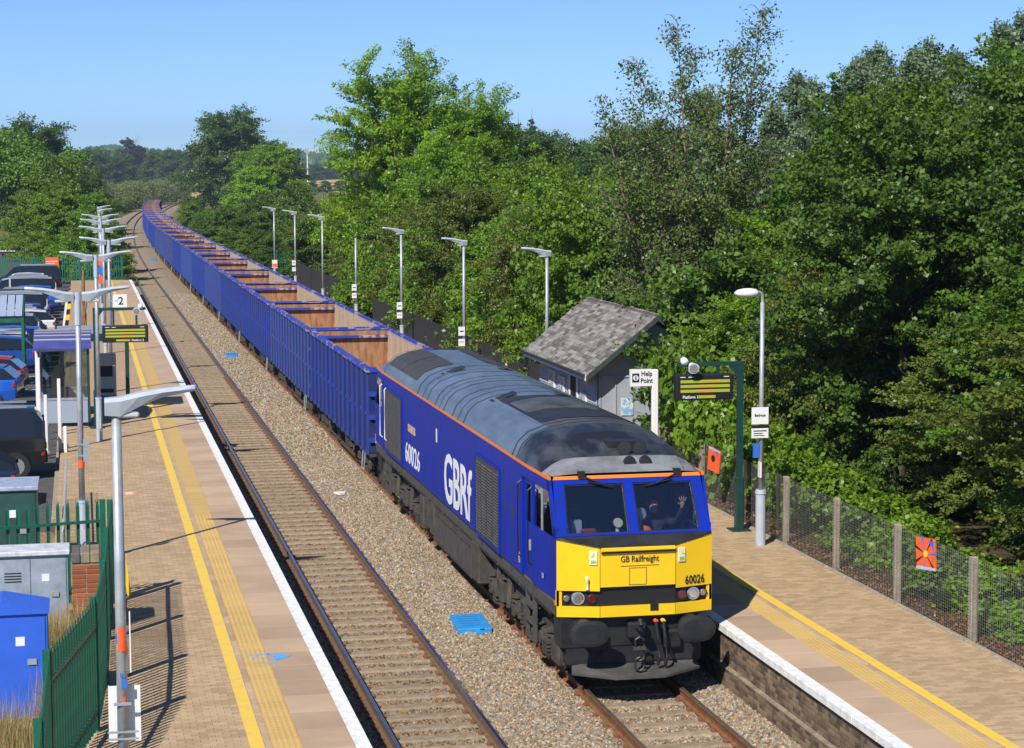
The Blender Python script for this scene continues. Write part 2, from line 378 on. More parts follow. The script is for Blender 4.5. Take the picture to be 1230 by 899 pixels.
def stones(name, rects, density, size, label, smat='stone'):
    """loose stones: one stone shape scattered over a sheet that follows the bed"""
    V, F = [], []
    for (x0, x1, y0, y1) in rects:
        nx, ny = 10, 2; n = len(V)
        for j in range(ny+1):
            for i in range(nx+1):
                x = x0+(x1-x0)*i/nx; z = float(np.interp(x, [p[0] for p in PB], [p[1] for p in PB])); V.append((x, y0+(y1-y0)*j/ny, z))
        for j in range(ny):
            for i in range(nx): q = n+j*(nx+1)+i; F.append((q, q+1, q+nx+2, q+nx+1))
    mb = MB(); mb.v = V; mb.f = F; mb.m = [0]*len(F)
    o = mb.build(name, M[smat], fix=False); stuff(o, label, 'ballast')
    g = bpy.data.node_groups.new('scatter_stones', 'GeometryNodeTree')
    g.interface.new_socket('Geometry', in_out='INPUT', socket_type='NodeSocketGeometry'); g.interface.new_socket('Geometry', in_out='OUTPUT', socket_type='NodeSocketGeometry')
    N = g.nodes.new; L = g.links.new
    gi, go = N('NodeGroupInput'), N('NodeGroupOutput')
    ds = N('GeometryNodeDistributePointsOnFaces'); ds.inputs['Density'].default_value = density
    ico = N('GeometryNodeMeshIcoSphere'); ico.inputs['Radius'].default_value = size; ico.inputs['Subdivisions'].default_value = 1
    sp = N('GeometryNodeSetPosition'); rv = N('FunctionNodeRandomValue'); rv.data_type = 'FLOAT_VECTOR'
    rv.inputs[0].default_value = (-size*.38,)*3; rv.inputs[1].default_value = (size*.38,)*3
    L(ico.outputs['Mesh'], sp.inputs['Geometry']); L(rv.outputs[0], sp.inputs['Offset'])
    sm = N('GeometryNodeSetMaterial'); sm.inputs['Material'].default_value = M[smat]; L(sp.outputs[0], sm.inputs['Geometry'])
    ip = N('GeometryNodeInstanceOnPoints'); L(gi.outputs[0], ds.inputs['Mesh']); L(ds.outputs['Points'], ip.inputs['Points']); L(sm.outputs[0], ip.inputs['Instance'])
    rr = N('FunctionNodeRandomValue'); rr.data_type = 'FLOAT_VECTOR'; rr.inputs[0].default_value = (0, 0, 0); rr.inputs[1].default_value = (6.28, 6.28, 6.28); L(rr.outputs[0], ip.inputs['Rotation'])
    rs = N('FunctionNodeRandomValue'); rs.data_type = 'FLOAT_VECTOR'; rs.inputs[0].default_value = (.6, .6, .45); rs.inputs[1].default_value = (1.35, 1.25, .95); L(rs.outputs[0], ip.inputs['Scale'])
    jn = N('GeometryNodeJoinGeometry'); L(ip.outputs[0], jn.inputs[0]); L(jn.outputs[0], go.inputs[0])
    md = o.modifiers.new('stones', 'NODES'); md.node_group = g
    return o
mt, n, p, out = nodes('ballast_stone'); M['stone'] = mt
p.inputs['Roughness'].default_value = .9; p.inputs['Specular IOR Level'].default_value = .2
oi = n.nodes.new('ShaderNodeObjectInfo'); cr = n.nodes.new('ShaderNodeValToRGB'); cr.color_ramp.interpolation = 'CONSTANT'
cols = [(0, (.335, .26, .17)), (.2, (.225, .165, .105)), (.38, (.40, .33, .235)), (.55, (.15, .115, .08)), (.68, (.35, .22, .125)), (.8, (.25, .235, .21)), (.93, (.46, .42, .36))]
e = cr.color_ramp.elements; e[0].color = (*cols[0][1], 1); e[1].position = cols[1][0]; e[1].color = (*cols[1][1], 1)
for q, c_ in cols[2:]: k = e.new(q); k.color = (*c_, 1)
n.links.new(oi.outputs['Random'], cr.inputs[0]); n.links.new(cr.outputs[0], p.inputs['Base Color'])
M['oily_stone'] = M['stone'].copy()
for e_ in [q for q in M['oily_stone'].node_tree.nodes if q.type == 'VALTORGB'][0].color_ramp.elements: c_ = e_.color; e_.color = (c_[0]*.72, c_[1]*.62, c_[2]*.52, 1)
stones('ballast_stones', [(3.6, 4.25, 20, 60), (5.85, 10.04, 20, 60)], 430, .031, 'loose brown ballast stones around the two tracks')
stones('far_ballast_stones', [(3.6, 4.25, 60, 145), (5.85, 7.9, 60, 145)], 170, .045, 'loose ballast stones further off beside the wagons')
stones('crib_stones', [(4.36, 5.74, 20, 95), (7.8, 9.16, 20, 34)], 270, .030, 'loose ballast stones lying between the rails', 'oily_stone')
# ---------------------------------------------------------------- platforms
PZ = 0.915
def pieces(parent, name, spots, size, mt, limit=300, joint='pieces', bev=.006, variants=10):
    """spots: (x, y, z) centres in the parent's space, largest in view first; the first ones singly, the rest joined as stuff"""
    meshes = []
    for k in range(variants):
        me = MB().bevbox((0, 0, 0), size, bev).mesh(name, mt); face_attr(me, [(k+.5)/variants]*len(me.polygons)); meshes.append(me)
    for (x, y, z) in spots[:limit]:
        inst(name, random.choice(meshes), (x, y, z+random.uniform(-.0012, .0012)), random.uniform(-.004, .004), parent)
    rest = spots[limit:]
    if rest:
        mb = MB(); vals = []
        for (x, y, z) in rest:
            n0 = len(mb.f); mb.box((x, y, z+random.uniform(-.0012, .0012)), size); vals += [random.random()]*(len(mb.f)-n0)
        me = mb.mesh(joint, mt, fix=False); face_attr(me, vals); stuff(inst(joint, me, parent=parent))
def strip_pieces(parent, name, x0, x1, y0, y1, length, mt, near, z=PZ, th=.05, gap=.006, joint='slabs'):
    spots = []; y = y0
    while y < near: spots.append(((x0+x1)/2, y+length/2, z-th/2)); y += length
    pieces(parent, name, spots, (x1-x0-.002, length-gap, th), mt)
    # beyond, the joints can no longer be told apart
    me = MB().bx(x0+.001, x1-.001, y, y1, z-th, z-.0015).mesh(joint, mt); face_attr(me, [.5]*6)
    inst(joint, me, parent=parent)
def paving(parent, x0, x1, y0, y1, near, across=True, bw=.2, bd=.1):
    spots = []; row = 0; y = y0
    while y < near:
        x = x0-(bw/2 if row % 2 else 0)
        while x < x1-.02:
            a, b = max(x, x0), min(x+bw, x1)
            if b-a > bw*.75: spots.append(((a+b)/2, y+bd/2, PZ-.03))
            x += bw
        y += bd; row += 1
    return spots
def half_pavers(parent, x0, x1, y0, near, bw=.2, bd=.1):
    mb = MB(); vals = []; y = y0; row = 0
    while y < near:
        x = x0-(bw/2 if row % 2 else 0)
        while x < x1-.02:
            a, b = max(x, x0), min(x+bw, x1)
            if .02 < b-a <= bw*.75:
                mb.bx(a+.003, b-.003, y+.003, y+bd-.003, PZ-.06, PZ); vals += [random.random()]*6
            x += bw
        y += bd; row += 1
    if vals:
        me = mb.mesh('cut_pavers', M['paver'], fix=False); face_attr(me, vals); stuff(inst('cut_pavers', me, parent=parent))
# brick texture for the paving that is too far off to tell the blocks apart
mt, n, p, out = nodes('far_block_paving'); M['far_paving'] = mt
p.inputs['Roughness'].default_value = .85; p.inputs['Specular IOR Level'].default_value = .2
g_ = n.nodes.new('ShaderNodeNewGeometry'); br = n.nodes.new('ShaderNodeTexBrick'); br.inputs['Scale'].default_value = 1; br.inputs['Brick Width'].default_value = .2; br.inputs['Row Height'].default_value = .1
br.inputs['Mortar Size'].default_value = .006; br.inputs['Color1'].default_value = (.40, .275, .17, 1); br.inputs['Color2'].default_value = (.50, .35, .22, 1); br.inputs['Mortar'].default_value = (.27, .20, .13, 1)
n.links.new(g_.outputs['Position'], br.inputs['Vector']); n.links.new(br.outputs[0], p.inputs['Base Color'])

def platform(label, xe, sgn, y0, y1, near, xback, pav_near):
    """xe: platform edge, sgn: the way the platform lies from the edge"""
    root = empty('platform', (0, 0, 0), 0, label, 'platform')
    def X(d): return xe+sgn*d
    def span(a, b): return (min(X(a), X(b)), max(X(a), X(b)))
    wd = abs(xback-xe)
    a, b = span(.30, wd); box('platform_fill', M['mortar'], root, a, b, y0, y1, -.55, PZ-.062)
    a, b = span(0, .2); strip_pieces(root, 'white_edge_stone', a, b, y0, y1, .9, M['white_edge_attr'], near, th=.115, joint='white_edge')
    a, b = span(.2, .86); strip_pieces(root, 'coping_slab', a, b, y0, y1, .9, M['coping'], near, th=.06, joint='coping_slabs')
    a, b = span(.86, 1.24); strip_pieces(root, 'tactile_slab', a, b, y0, y1, .4, M['tactile'], min(near, 48), th=.06, joint='tactile_slabs')
    a, b = span(1.24, 1.33); strip_pieces(root, 'joint_slab', a, b, y0, y1, .45, M['coping'], 40, th=.06, joint='joint_slabs')
    # raised studs of the tactile slabs
    a, b = span(.86, 1.24); mb = MB(); yy = 22.0
    while yy < 44:
        for i in range(5):
            x = a+.045+i*(b-a-.09)/4; mb.add([(x-.02, yy-.02, PZ), (x+.02, yy-.02, PZ), (x+.02, yy+.02, PZ), (x-.02, yy+.02, PZ), (x-.011, yy-.011, PZ+.006), (x+.011, yy-.011, PZ+.006), (x+.011, yy+.011, PZ+.006), (x-.011, yy+.011, PZ+.006)], [(4, 5, 6, 7), (0, 1, 5, 4), (1, 2, 6, 5), (2, 3, 7, 6), (3, 0, 4, 7)])
        yy += .08
    me = mb.mesh('tactile_studs', M['tactile'], fix=False); face_attr(me, rng.uniform(.3, .9, len(me.polygons))); stuff(inst('tactile_studs', me, parent=root))
    a, b = span(1.33, wd)
    sp = paving(root, a, b, 21.5 if sgn < 0 else 21.5, y1, pav_near); 
    cx_, cy_ = 0, 0
    sp.sort(key=lambda q: q[1]+.4*abs(q[0]-6))
    pieces(root, 'paver', sp, (.194, .094, .06), M['paver'], 300, 'pavers', bev=.004)
    half_pavers(root, a, b, 21.5, pav_near)
    box('far_paving', M['far_paving'], root, a, b, 21.5+math.ceil((pav_near-21.5)/.1-1e-6)*.1, y1, PZ-.06, PZ-.002)
    box('near_paving', M['far_paving'], root, a, b, y0, 21.5, PZ-.06, PZ-.002)
    a, b = span(1.34, 1.52); mb = MB(); yy = y0
    line = MB().bx(a, b, y0, y1, PZ+.002, PZ+.0045).build('yellow_line', M['yellow_line'], root)
    return root
M['white_edge_attr'] = M['white_edge']
P2 = platform('tan block-paved platform with lamp posts beside the empty track', 3.5, -1, 12, 145, 70, -.62, 62)
P1 = platform('tan block-paved platform behind the locomotive with a wire fence', 9.98, 1, 12, 150, 46, 13.32, 52)
kb = MB()
y = 21.0
while y < 52: kb.bevbox((13.36, y+.45, PZ-.08), (.09, .89, .2), .01); y += .9
kb.bx(13.315, 13.405, 52, 150, PZ-.2, PZ+.02)
kb.build('kerb_edging', M['concrete'], P1)

# brick face of the platform behind the locomotive
def brick_face(parent, x, y0, y1):
    bricks_u, bricks_l = [], []
    spots = []
    for r in range(13):
        z = -.15+r*.073; hdr = (r % 4 == 3); L_ = .112 if hdr else .225; y = y0-(L_/2 if r % 2 else 0)
        proud = .05 if r < 6 else 0.0
        while y < y1:
            spots.append((x-proud+.05, y+L_/2, z, hdr)); y += L_
    st = [s for s in spots if not s[3]]; hd = [s for s in spots if s[3]]
    st.sort(key=lambda s: abs(s[1]-28.5)); hd.sort(key=lambda s: abs(s[1]-28.5))
    pieces(parent, 'brick', [s[:3] for s in st], (.1, .215, .064), M['brick_dark'], 220, 'bricks', .005)
    pieces(parent, 'brick', [s[:3] for s in hd], (.1, .103, .064), M['brick_dark'], 80, 'header_bricks', .005)
    MB().bx(x+.009, x+.2, y0-1, y1+1, .26, PZ-.12).bx(x-.041, x+.2, y0-1, y1+1, -.3, .255).build('wall_mortar', M['mortar_wall'], parent)
    MB().slab([(x-.06, y0, .258), (x-.06, y1, .258), (x+.01, y1, .285), (x+.01, y0, .285)], (0, 0, -.02)).build('ledge', M['mortar_wall'], parent)
brick_face(P1, 10.05, 18, 40)
box('rear_wall', M['mortar_wall'], P1, 10.06, 10.27, 41, 150, -.5, PZ-.12)

# ---------------------------------------------------------------- ground on the car-park side
verge = MB()
def vz(x, y): return .80-.5*smooth(37, 46, y)+.03*math.sin(x*3.1+y*1.7)
xsv = np.linspace(-9, .22, 24); ysv = np.linspace(12, 46, 60)
for y in ysv:
    for x in xsv: verge.v.append((x-.85*smooth(38, 40, y) if x > -.1 else x-.6*smooth(38, 40, y)*smooth(-2, 0, x), y, vz(x, y)))
for j in range(59):
    for i in range(23): verge.f.append((j*24+i, j*24+i+1, (j+1)*24+i+1, (j+1)*24+i)); verge.m.append(0)
structure(verge.build('stony_verge', M['soil'], fix=False))
structure(grid('car_park', np.linspace(-32, -.63, 12), np.linspace(45.5, 262, 30), lambda x, y: .31, M['asphalt']))
mb = MB()
yy = 47.0
while yy < 144: mb.bevbox((-.7, yy+.45, .32), (.13, .9, .3), .02); yy += .905
structure(mb.build('car_park_kerb', M['concrete']))
mb = MB()
for k in range(26):
    y = 62+k*2.55
    mb.bx(-6.2, -1.2, y, y+.09, .312, .316)
structure(mb.build('bay_markings', M['white']))

# ---------------------------------------------------------------- palisade fences
pale = MB()
def pale_mesh(h, mt, wd=.06):
    mb = MB(); a = wd/2
    prof = [(-a, .012), (-a*.5, .0), (-a*.2, -.014), (a*.2, -.014), (a*.5, 0), (a, .012), (a*.5, .006), (-a*.5, .006)]
    n = len(prof)
    mb.add([(x, y, 0) for x, y in prof]+[(x, y, h-.14) for x, y in prof], [(i, (i+1) % n, n+(i+1) % n, n+i) for i in range(n)])
    for dx, dz in ((-a*.78, -.035), (0, 0), (a*.78, -.035)):   # the three splayed points
        w_ = a*.30
        mb.add([(dx*.55-w_, .004, h-.14), (dx*.55+w_, .004, h-.14), (dx*.55+w_, -.012, h-.14), (dx*.55-w_, -.012, h-.14), (dx*1.2, -.012 if dx else .004, h+dz)], [(0, 1, 4), (1, 2, 4), (2, 3, 4), (3, 0, 4)])
    return mb.mesh('pale', mt)
PALE = pale_mesh(1.8, M['green_fence'])
def palisade(posts, label, z=PZ, pitch=.16, h=1.8, single=True, mtl='green_fence', flip=1):
    root = empty('palisade_fence', (*posts[0], z), 0, label, 'fence')
    ox, oy = posts[0]
    for (x, y) in posts:
        MB().bx(-.03, .03, -.05, .05, -.25, h-.02).bx(-.05, .05, -.055, -.05, -.25, h-.02).bx(-.05, .05, .05, .055, -.25, h-.02).build('post', M[mtl], root, (x-ox, y-oy, 0))
    jb = MB()
    for (xa, ya), (xb, yb) in zip(posts, posts[1:]):
        L_ = math.hypot(xb-xa, yb-ya); ang = math.atan2(yb-ya, xb-xa)
        for rz_ in (.3, h-.38):
            MB().box((L_/2, .02, rz_), (L_-.06, .045, .05)).build('rail', M[mtl], root, (xa-ox, ya-oy, 0), ang)
        k = int(L_/pitch); 
        for i in range(k):
            s_ = (i+.5)*L_/k
            px, py = xa+math.cos(ang)*s_-ox, ya+math.sin(ang)*s_-oy
            nx, ny = math.sin(ang)*.025*flip, -math.cos(ang)*.025*flip
            if single: inst('pale', PALE, (px+nx, py+ny, .04), ang+(0 if flip > 0 else math.pi), root)
            else: jb.box((px+nx, py+ny, h/2), (.066, .02, h), ang)
    if not single: stuff(jb.build('pales', M[mtl], root))
    return root
palisade([(.40, 35.1), (.30, 32.35), (.22, 29.5), (.07, 26.95), (-.48, 24.0), (-.52, 20.9), (-.55, 17.9)], 'green palisade fence along the back of the block-paved platform', flip=-1)
palisade([(.28, 35.25), (-2.5, 34.6), (-5.2, 34.0)], 'green palisade fence running off behind the grey metal cabinet', z=.9)
palisade([(-12, 151), (-9, 149.6), (-6, 148.3), (-3, 147.2), (0, 146.6), (2.9, 146.4)], 'green palisade fence across the far end of the lamp-lined platform', z=.7, single=False)
palisade([(14.2, 152), (17.2, 153), (20.2, 154)], 'green palisade fence beyond the far end of the black fence', z=.8, single=False)
palisade([(-7, 210), (-4, 209), (-1, 208), (1, 206)], 'green palisade fence under the bushes beyond the car park', z=.4, single=False)

# galvanised railing with hooped ends at the foot of the steps
rt_ = empty('hoop_railing', (-.42, 37.6, .75), 0, 'galvanised hoop-topped railing beside the dark green cabinet', 'railing')
for i in range(15):
    y = i*.62
    MB().tube([(0, y, 0), (0, y, 1.0), (.03, y+.03, 1.12), (.03, y+.12, 1.12), (0, y+.16, 1.0), (0, y+.16, 0)], .012, 5).build('hoop', M['galv'], rt_)
    MB().tube([(0, y+.31, 0), (0, y+.31, 1.0), (.03, y+.34, 1.12), (.03, y+.43, 1.12), (0, y+.47, 1.0), (0, y+.47, 0)], .012, 5).build('hoop', M['galv'], rt_)
MB().cyl((0, -.1, .98), (0, 9.4, .98), .02).build('top_rail', M['galv'], rt_); MB().cyl((0, -.1, .15), (0, 9.4, .15), .02).build('bottom_rail', M['galv'], rt_)

# ---------------------------------------------------------------- lamps
def lamp_head():
    mb = MB()   # a wing: thick at the post, thin at the tip, lying along +x
    secs = [(0.05, .0, .10, .13), (.2, .01, .12, .15), (.38, .05, .12, .10), (.6, .085, .10, .05), (.78, .10, .075, .035), (.92, .108, .03, .02)]
    P = []
    for (x, z, hw, th) in secs: P += [(x, -hw, z+.03), (x, -hw*.55, z+.065), (x, hw*.55, z+.065), (x, hw, z+.03), (x, hw*.6, z+.03-th), (x, -hw*.6, z+.03-th)]
    F = []
    for k in range(len(secs)-1):
        for i in range(6): F.append((k*6+i, k*6+(i+1) % 6, k*6+6+(i+1) % 6, k*6+6+i))
    F += [tuple(range(5, -1, -1)), tuple(range(30, 36))]
    return mb.add(P, F).mesh('lamp_head', M['lamp_grey'])
LH = lamp_head()
LENS = MB().bevbox((0, 0, 0), (.22, .13, .05), .015).mesh('lens', mat('lamp_lens', (.5, .5, .48), .2))
def lamp(x, y, label, arms=(1,), h=5.0, sign=None, z=PZ, r=.055, base_h=1.15):
    root = empty('lamp_post', (x, y, z), 0, label, 'lamp post', 'platform lamp posts')
    MB().cyl((0, 0, -.2), (0, 0, base_h), .085, n=12).cyl((0, 0, base_h), (0, 0, base_h+.05), .095, n=12).build('base_sleeve', M['lamp_grey'], root, smooth=False)
    MB().cyl((0, 0, base_h+.05), (0, 0, h-.02), r*1.05, r*.85, n=10).build('post', M['galv'], root, smooth=True)
    MB().box((0, -.088, .5), (.09, .012, .32)).build('access_door', M['lamp_grey'], root)
    one = len(arms) == 1
    if arms and not one:
        MB().cyl((0, 0, h-.55), (0, 0, h+.06), .062, n=10).build('cap', M['lamp_grey'], root)
    for a in arms:
        o = inst('lamp_head', LH, ((.03 if not one else -.16)*a, 0, h+(.06 if one else 0)), 0 if a > 0 else math.pi, root); inst('lens', LENS, (.27, 0, -.1), 0, o)
    if sign:
        z0, w_, h_, dx, mt_ = sign
        MB().box((dx, -.075, z0), (w_, .02, h_)).build('sign_board', mt_, root)
        MB().box((dx*.5, -.058, z0+h_*.25), (max(.14, abs(dx)+.1), .014, .03)).box((dx*.5, -.058, z0-h_*.25), (max(.14, abs(dx)+.1), .014, .03)).build('bracket', M['galv'], root)
    return root
l1 = lamp(.31, 20.15, 'single-armed grey lamp post inside the angled corner of the green palisade fence', (1,), 4.98, None)
MB().box((.02, .07, 1.97), (.31, .015, .56)).box((-.13, .085, 1.97), (.012, .03, .56)).box((.17, .085, 1.97), (.012, .03, .56)).build('sign_board', M['white'], l1)
MB().box((0, -.065, 2.1), (.17, .012, .03)).box((0, -.065, 1.75), (.3, .012, .02)).box((0, -.067, 1.82), (.3, .012, .02)).build('bracket', M['galv'], l1)
MB().box((.085, .0, 2.7), (.012, .05, .6)).build('narrow_sign', M['white'], l1)
for k, (t0, t1, za, zb) in enumerate([(-2.2, -.9, 2.62, 2.86), (-.9, -.4, 2.58, 2.72), (-2.6, -2.2, 2.7, 2.8), (-1.9, -1.4, 2.36, 2.4), (-1.6, -1.0, 2.1, 2.17)]):
    sk = MB(); n0 = 5
    for z_ in (za, zb): sk.v += [(math.cos(t0+(t1-t0)*i/n0)*.0600, math.sin(t0+(t1-t0)*i/n0)*.0600, z_+.01*math.sin(i*2.1)) for i in range(n0+1)]
    sk.f = [(i, i+1, n0+2+i, n0+1+i) for i in range(n0)]; sk.m = [0]*n0; sk.build('torn_sticker', M['orange_print'] if k in (0, 1, 4) else M['blue_print'], l1, fix=False)
MB().box((.02, -.062, 2.3), (.05, .006, .09)).box((0, -.061, 1.62), (.06, .006, .06)).build('blue_sticker', M['blue_print'], l1)
l2 = lamp(-.06, 38.9, 'double-armed grey lamp post by the brick pier and green palisade corner', (-1, 1), 5.03, (2.15, .1, .42, .09, M['galv']))
MB().cyl((0, 0, 1.82), (0, 0, 1.96), .062, n=10, cap=False).build('orange_band', M['orange_print'], l2)
l3 = lamp(.42, 57.0, 'double-armed grey lamp post in front of the platform 2 display', (-1, 1), 5.03)
l4 = lamp(.95, 70.0, 'double-armed grey lamp post carrying the white number 2 plate', (-1, 1), 5.03)
MB().box((.33, -.07, 3.05), (.46, .02, .44)).build('number_plate', M['white'], l4)
MB().box((.1, -.05, 3.05), (.3, .02, .04)).build('bracket', M['galv'], l4)
place_text('numeral', T['two'], l4, (.36, -.083, 2.93), (1, 0, 0), (0, 0, 1), h=.26)
MB().box((.22, -.083, 3.06), (.09, .004, .022)).build('arrow_bar', M['blue_print'], l4)
for i, (x, y, cam_) in enumerate([(.95, 85.2, 0), (1.0, 99.0, 1), (1.1, 110.8, 0), (1.2, 125.4, 1), (1.28, 137.6, 0)]):
    ll = lamp(x, y, ['double-armed grey lamp post next after the number 2 plate', 'double-armed grey lamp post second after the number 2 plate', 'double-armed grey lamp post third after the number 2 plate', 'double-armed grey lamp post fourth after the number 2 plate', 'double-armed grey lamp post closest to the far platform end fence'][i], (-1, 1) if i < 3 else (1,), 5.03)
    if i == 1:
        MB().box((0, -.07, 3.2), (.3, .015, .4)).build('notice', M['orange_print'], ll); MB().box((0, -.07, 2.75), (.3, .015, .36)).build('notice', M['blue_print'], ll)
        MB().box((0, -.07, 2.32), (.3, .015, .36)).build('notice', M['orange_print'], ll)
names = ['behind the slate-roofed timber hut', 'first along the black fence beyond the hut', 'second along the black fence beyond the hut', 'headless post third along the black fence beyond the hut', 'fourth along the black fence beyond the hut', 'fifth along the black fence beyond the hut', 'by the far green palisade with a red notice']
for i, y in enumerate([54.95, 67.9, 81.6, 95.5, 108.9, 123.0, 136.4]):
    ll = lamp(12.6 if i else 13.25, y if i else 58.2, ('grey lamp post '+names[i]) if i != 3 else 'grey headless lamp post third along the black fence beyond the hut', () if i == 3 else (-1,), 4.9 if i != 3 else 4.3)
    if i in (1, 2, 3, 5):
        MB().box((-.1, -.07, 1.98), (.22, .018, .30)).box((-.1, -.07, 1.6), (.22, .018, .24)).build('sign_board', M['white'], ll)
        MB().box((-.1, -.081, 1.62), (.15, .004, .018)).box((-.1, -.081, 1.98), (.13, .004, .04)).build('print', M['print_black'], ll)
    if i == 6:
        MB().box((0, -.07, 1.35), (.34, .018, .52)).build('notice', M['white'], ll); MB().box((0, -.081, 1.25), (.3, .004, .24)).build('red_panel', M['orange_print'], ll)
    if i in (0, 4): MB().cyl((0, 0, 2.5), (0, 0, 2.58), .062, n=8).build('band', M['galv'], ll)

# the old lamp post at the wire fence with the station sign
lr = empty('lamp_post', (12.9, 37.9, PZ), 0, 'old grey lamp post with white oval head and station sign by the wire fence', 'lamp post', 'platform lamp posts')
MB().cyl((0, 0, -.2), (0, 0, 1.02), .10, n=14).cyl((0, 0, 1.02), (0, 0, 1.1), .115, .1, n=14).build('base_sleeve', M['lamp_grey'], lr)
MB().cyl((0, 0, 1.1), (0, 0, 4.75), .055, .042, n=10).build('post', M['galv'], lr, smooth=True)
MB().tube([(0, 0, 4.7), (0, 0, 4.9), (-.05, 0, 4.95), (-.14, 0, 4.96)], .03, 8).build('neck', M['galv'], lr)
hd = MB(); 
for k, (x, r_) in enumerate([(-.08, .05), (-.14, .10), (-.25, .125), (-.38, .12), (-.5, .085), (-.56, .03)]):
    hd.v += [(x, math.cos(t)*r_, 4.94+math.sin(t)*r_*.75) for t in np.linspace(0, 2*math.pi, 12, endpoint=False)]
hd.f = [(k*12+i, k*12+(i+1) % 12, k*12+12+(i+1) % 12, k*12+12+i) for k in range(5) for i in range(12)]+[tuple(range(60, 72)), tuple(range(11, -1, -1))]; hd.m = [0]*len(hd.f)
hd.build('lamp_head', M['white'], lr, smooth=True)
MB().tube([(-.5, 0, 3.82), (0, 0, 3.8)], .012).tube([(-.34, 0, 3.8), (-.22, 0, 3.66), (-.05, 0, 3.62)], .01).build('wire_bracket', M['black'], lr)
sg = MB().box((-.06, -.09, 2.56), (.34, .02, .33)).build('station_sign', M['white'], lr, (0, 0, 0))
place_text('station_name', T['bedwyn'], lr, (-.06, -.104, 2.53), (1, 0, 0), (0, 0, 1), w=.22)
MB().box((-.06, -.09, 2.345), (.34, .02, .06)).build('dark_bar', M['black'], lr)
MB().box((-.06, -.09, 2.22), (.34, .02, .19)).build('info_sign', M['white'], lr)
MB().box((-.06, -.103, 2.265), (.27, .004, .018)).box((-.1, -.103, 2.215), (.18, .004, .014)).box((-.08, -.103, 2.175), (.22, .004, .012)).build('print', M['print_black'], lr)
MB().box((-.11, -.02, 1.87), (.12, .05, .28)).build('blue_sign', M['blue_print'], lr)
MB().box((-.05, -.07, 1.5), (.03, .14, .30)).build('side_sign', M['white'], lr)

# ---------------------------------------------------------------- displays, help point
M['amber'] = mat('display_row', (.40, .42, .03), .5)
def display(x, y, x0, x1, z0, z1, label, txt, post_side):
    """a departure board hung from a gallows post; x0..x1 from the post foot"""
    root = empty('departure_display', (x, y, PZ), 0, label, 'display')
    MB().bevbox((0, 0, .55), (.17, .17, 1.1), .02).bx(-.2, .2, -.2, .2, -.02, .03).build('base', M['dark_green'], root)
    MB().bx(-.055, .055, -.055, .055, 1.1, 3.38).build('post', M['dark_green'], root)
    e_ = x0 if abs(x0) > abs(x1) else x1
    MB().bx(min(0, e_*.96)-.055*(post_side < 0), max(0, e_*.96)+.055*(post_side > 0), -.05, .05, 3.38, 3.46).build('beam', M['dark_green'], root)
    sgn_ = -1 if e_ < 0 else 1
    MB().slab([(.05*sgn_, -.04, 3.14), (.05*sgn_, -.04, 3.38), (.24*sgn_, -.04, 3.38)], (0, .08, 0)).build('knee_brace', M['dark_green'], root)
    cs = MB().bevbox(((x0+x1)/2, 0, (z0+z1)/2), (x1-x0, .22, z1-z0), .02).build('case', M['black'], root)
    for k in (.25, .75): MB().bx(x0+(x1-x0)*k-.03, x0+(x1-x0)*k+.03, -.03, .03, z1, 3.38).build('hanger', M['dark_green'], root)
    H_ = z1-z0
    for k in range(3):
        zc = z1-H_*(.27+.185*k); MB().box(((x0+x1)/2, -.113, zc), ((x1-x0)*.86, .006, H_*.115)).build('display_row', M['amber'], root)
        MB().box(((x0+x1)/2+(.1 if k == 0 else .03), -.1175, zc+.005), ((x1-x0)*.32, .003, H_*.035)).build('orange_text', mat('amber_text', (.8, .28, .02), .5) if 'ot' not in M else M['ot'], root)
    tx = x0+(x1-x0)*(.24 if post_side > 0 else .77)
    MB().box((x0+(x1-x0)*(.53 if post_side > 0 else .45), -.113, z0+H_*.13), ((x1-x0)*.3, .006, H_*.11)).build('display_row', M['amber'], root)
    place_text('platform_name', T[txt], root, (tx, -.118, z0+H_*.07), (1, 0, 0), (0, 0, 1), w=(x1-x0)*.26, h=H_*.12)
    for k, xx in enumerate((.06, .2, .82)): MB().box((x0+(x1-x0)*(xx+.05), -.113, z1-H_*.1), ((x1-x0)*.09, .004, .015)).build('heading', M['text_white'], root)
    # loudspeaker on the beam
    lx = e_*.78
    MB().cyl((lx, -.12, 3.42), (lx, -.3, 3.36), .05, .115, n=14).build('loudspeaker', M['white'], root, smooth=False)
    MB().cyl((lx, -.285, 3.365), (lx, -.304, 3.359), .085, .09, n=14).build('speaker_mouth', M['galv'], root)
    MB().cyl((lx-.12*post_side, .02, 3.5), (lx-.12*post_side, -.1, 3.47), .075, n=12).build('camera_dome', M['white'], root, smooth=True)
    return root
M['ot'] = mat('amber_text', (.85, .30, .02), .5)
display(13.02, 39.6, -1.37, -.17, 2.70, 3.22, 'green gallows post with platform 1 departure board above the wire fence', 'plat1', 1)
display(.38, 60.0, .2, 1.5, 2.46, 2.95, 'green gallows post with platform 2 departure board and loudspeaker', 'plat2', -1)
hp = empty('help_point', (12.62, 44.5, PZ), 0, 'white help point post with black lettering beside the grey hut', 'help point')
MB().bevbox((0, 0, 1.42), (.15, .12, 2.86), .02).build('post', M['white'], hp)
MB().box((-.33, 0, 2.67), (.5, .1, .38)).build('sign_arm', M['white'], hp)
place_text('lettering', T['help'], hp, (-.20, -.054, 2.55), (1, 0, 0), (0, 0, 1), w=.28, h=.27)
MB().box((-.46, -.053, 2.67), (.16, .006, .2)).build('symbol_panel', M['print_black'], hp)
MB().cyl((-.46, -.054, 2.67), (-.46, -.06, 2.67), .062, n=14).build('symbol_ring', M['white'], hp); MB().box((-.46, -.062, 2.67), (.025, .006, .09)).build('symbol_letter', M['print_black'], hp)
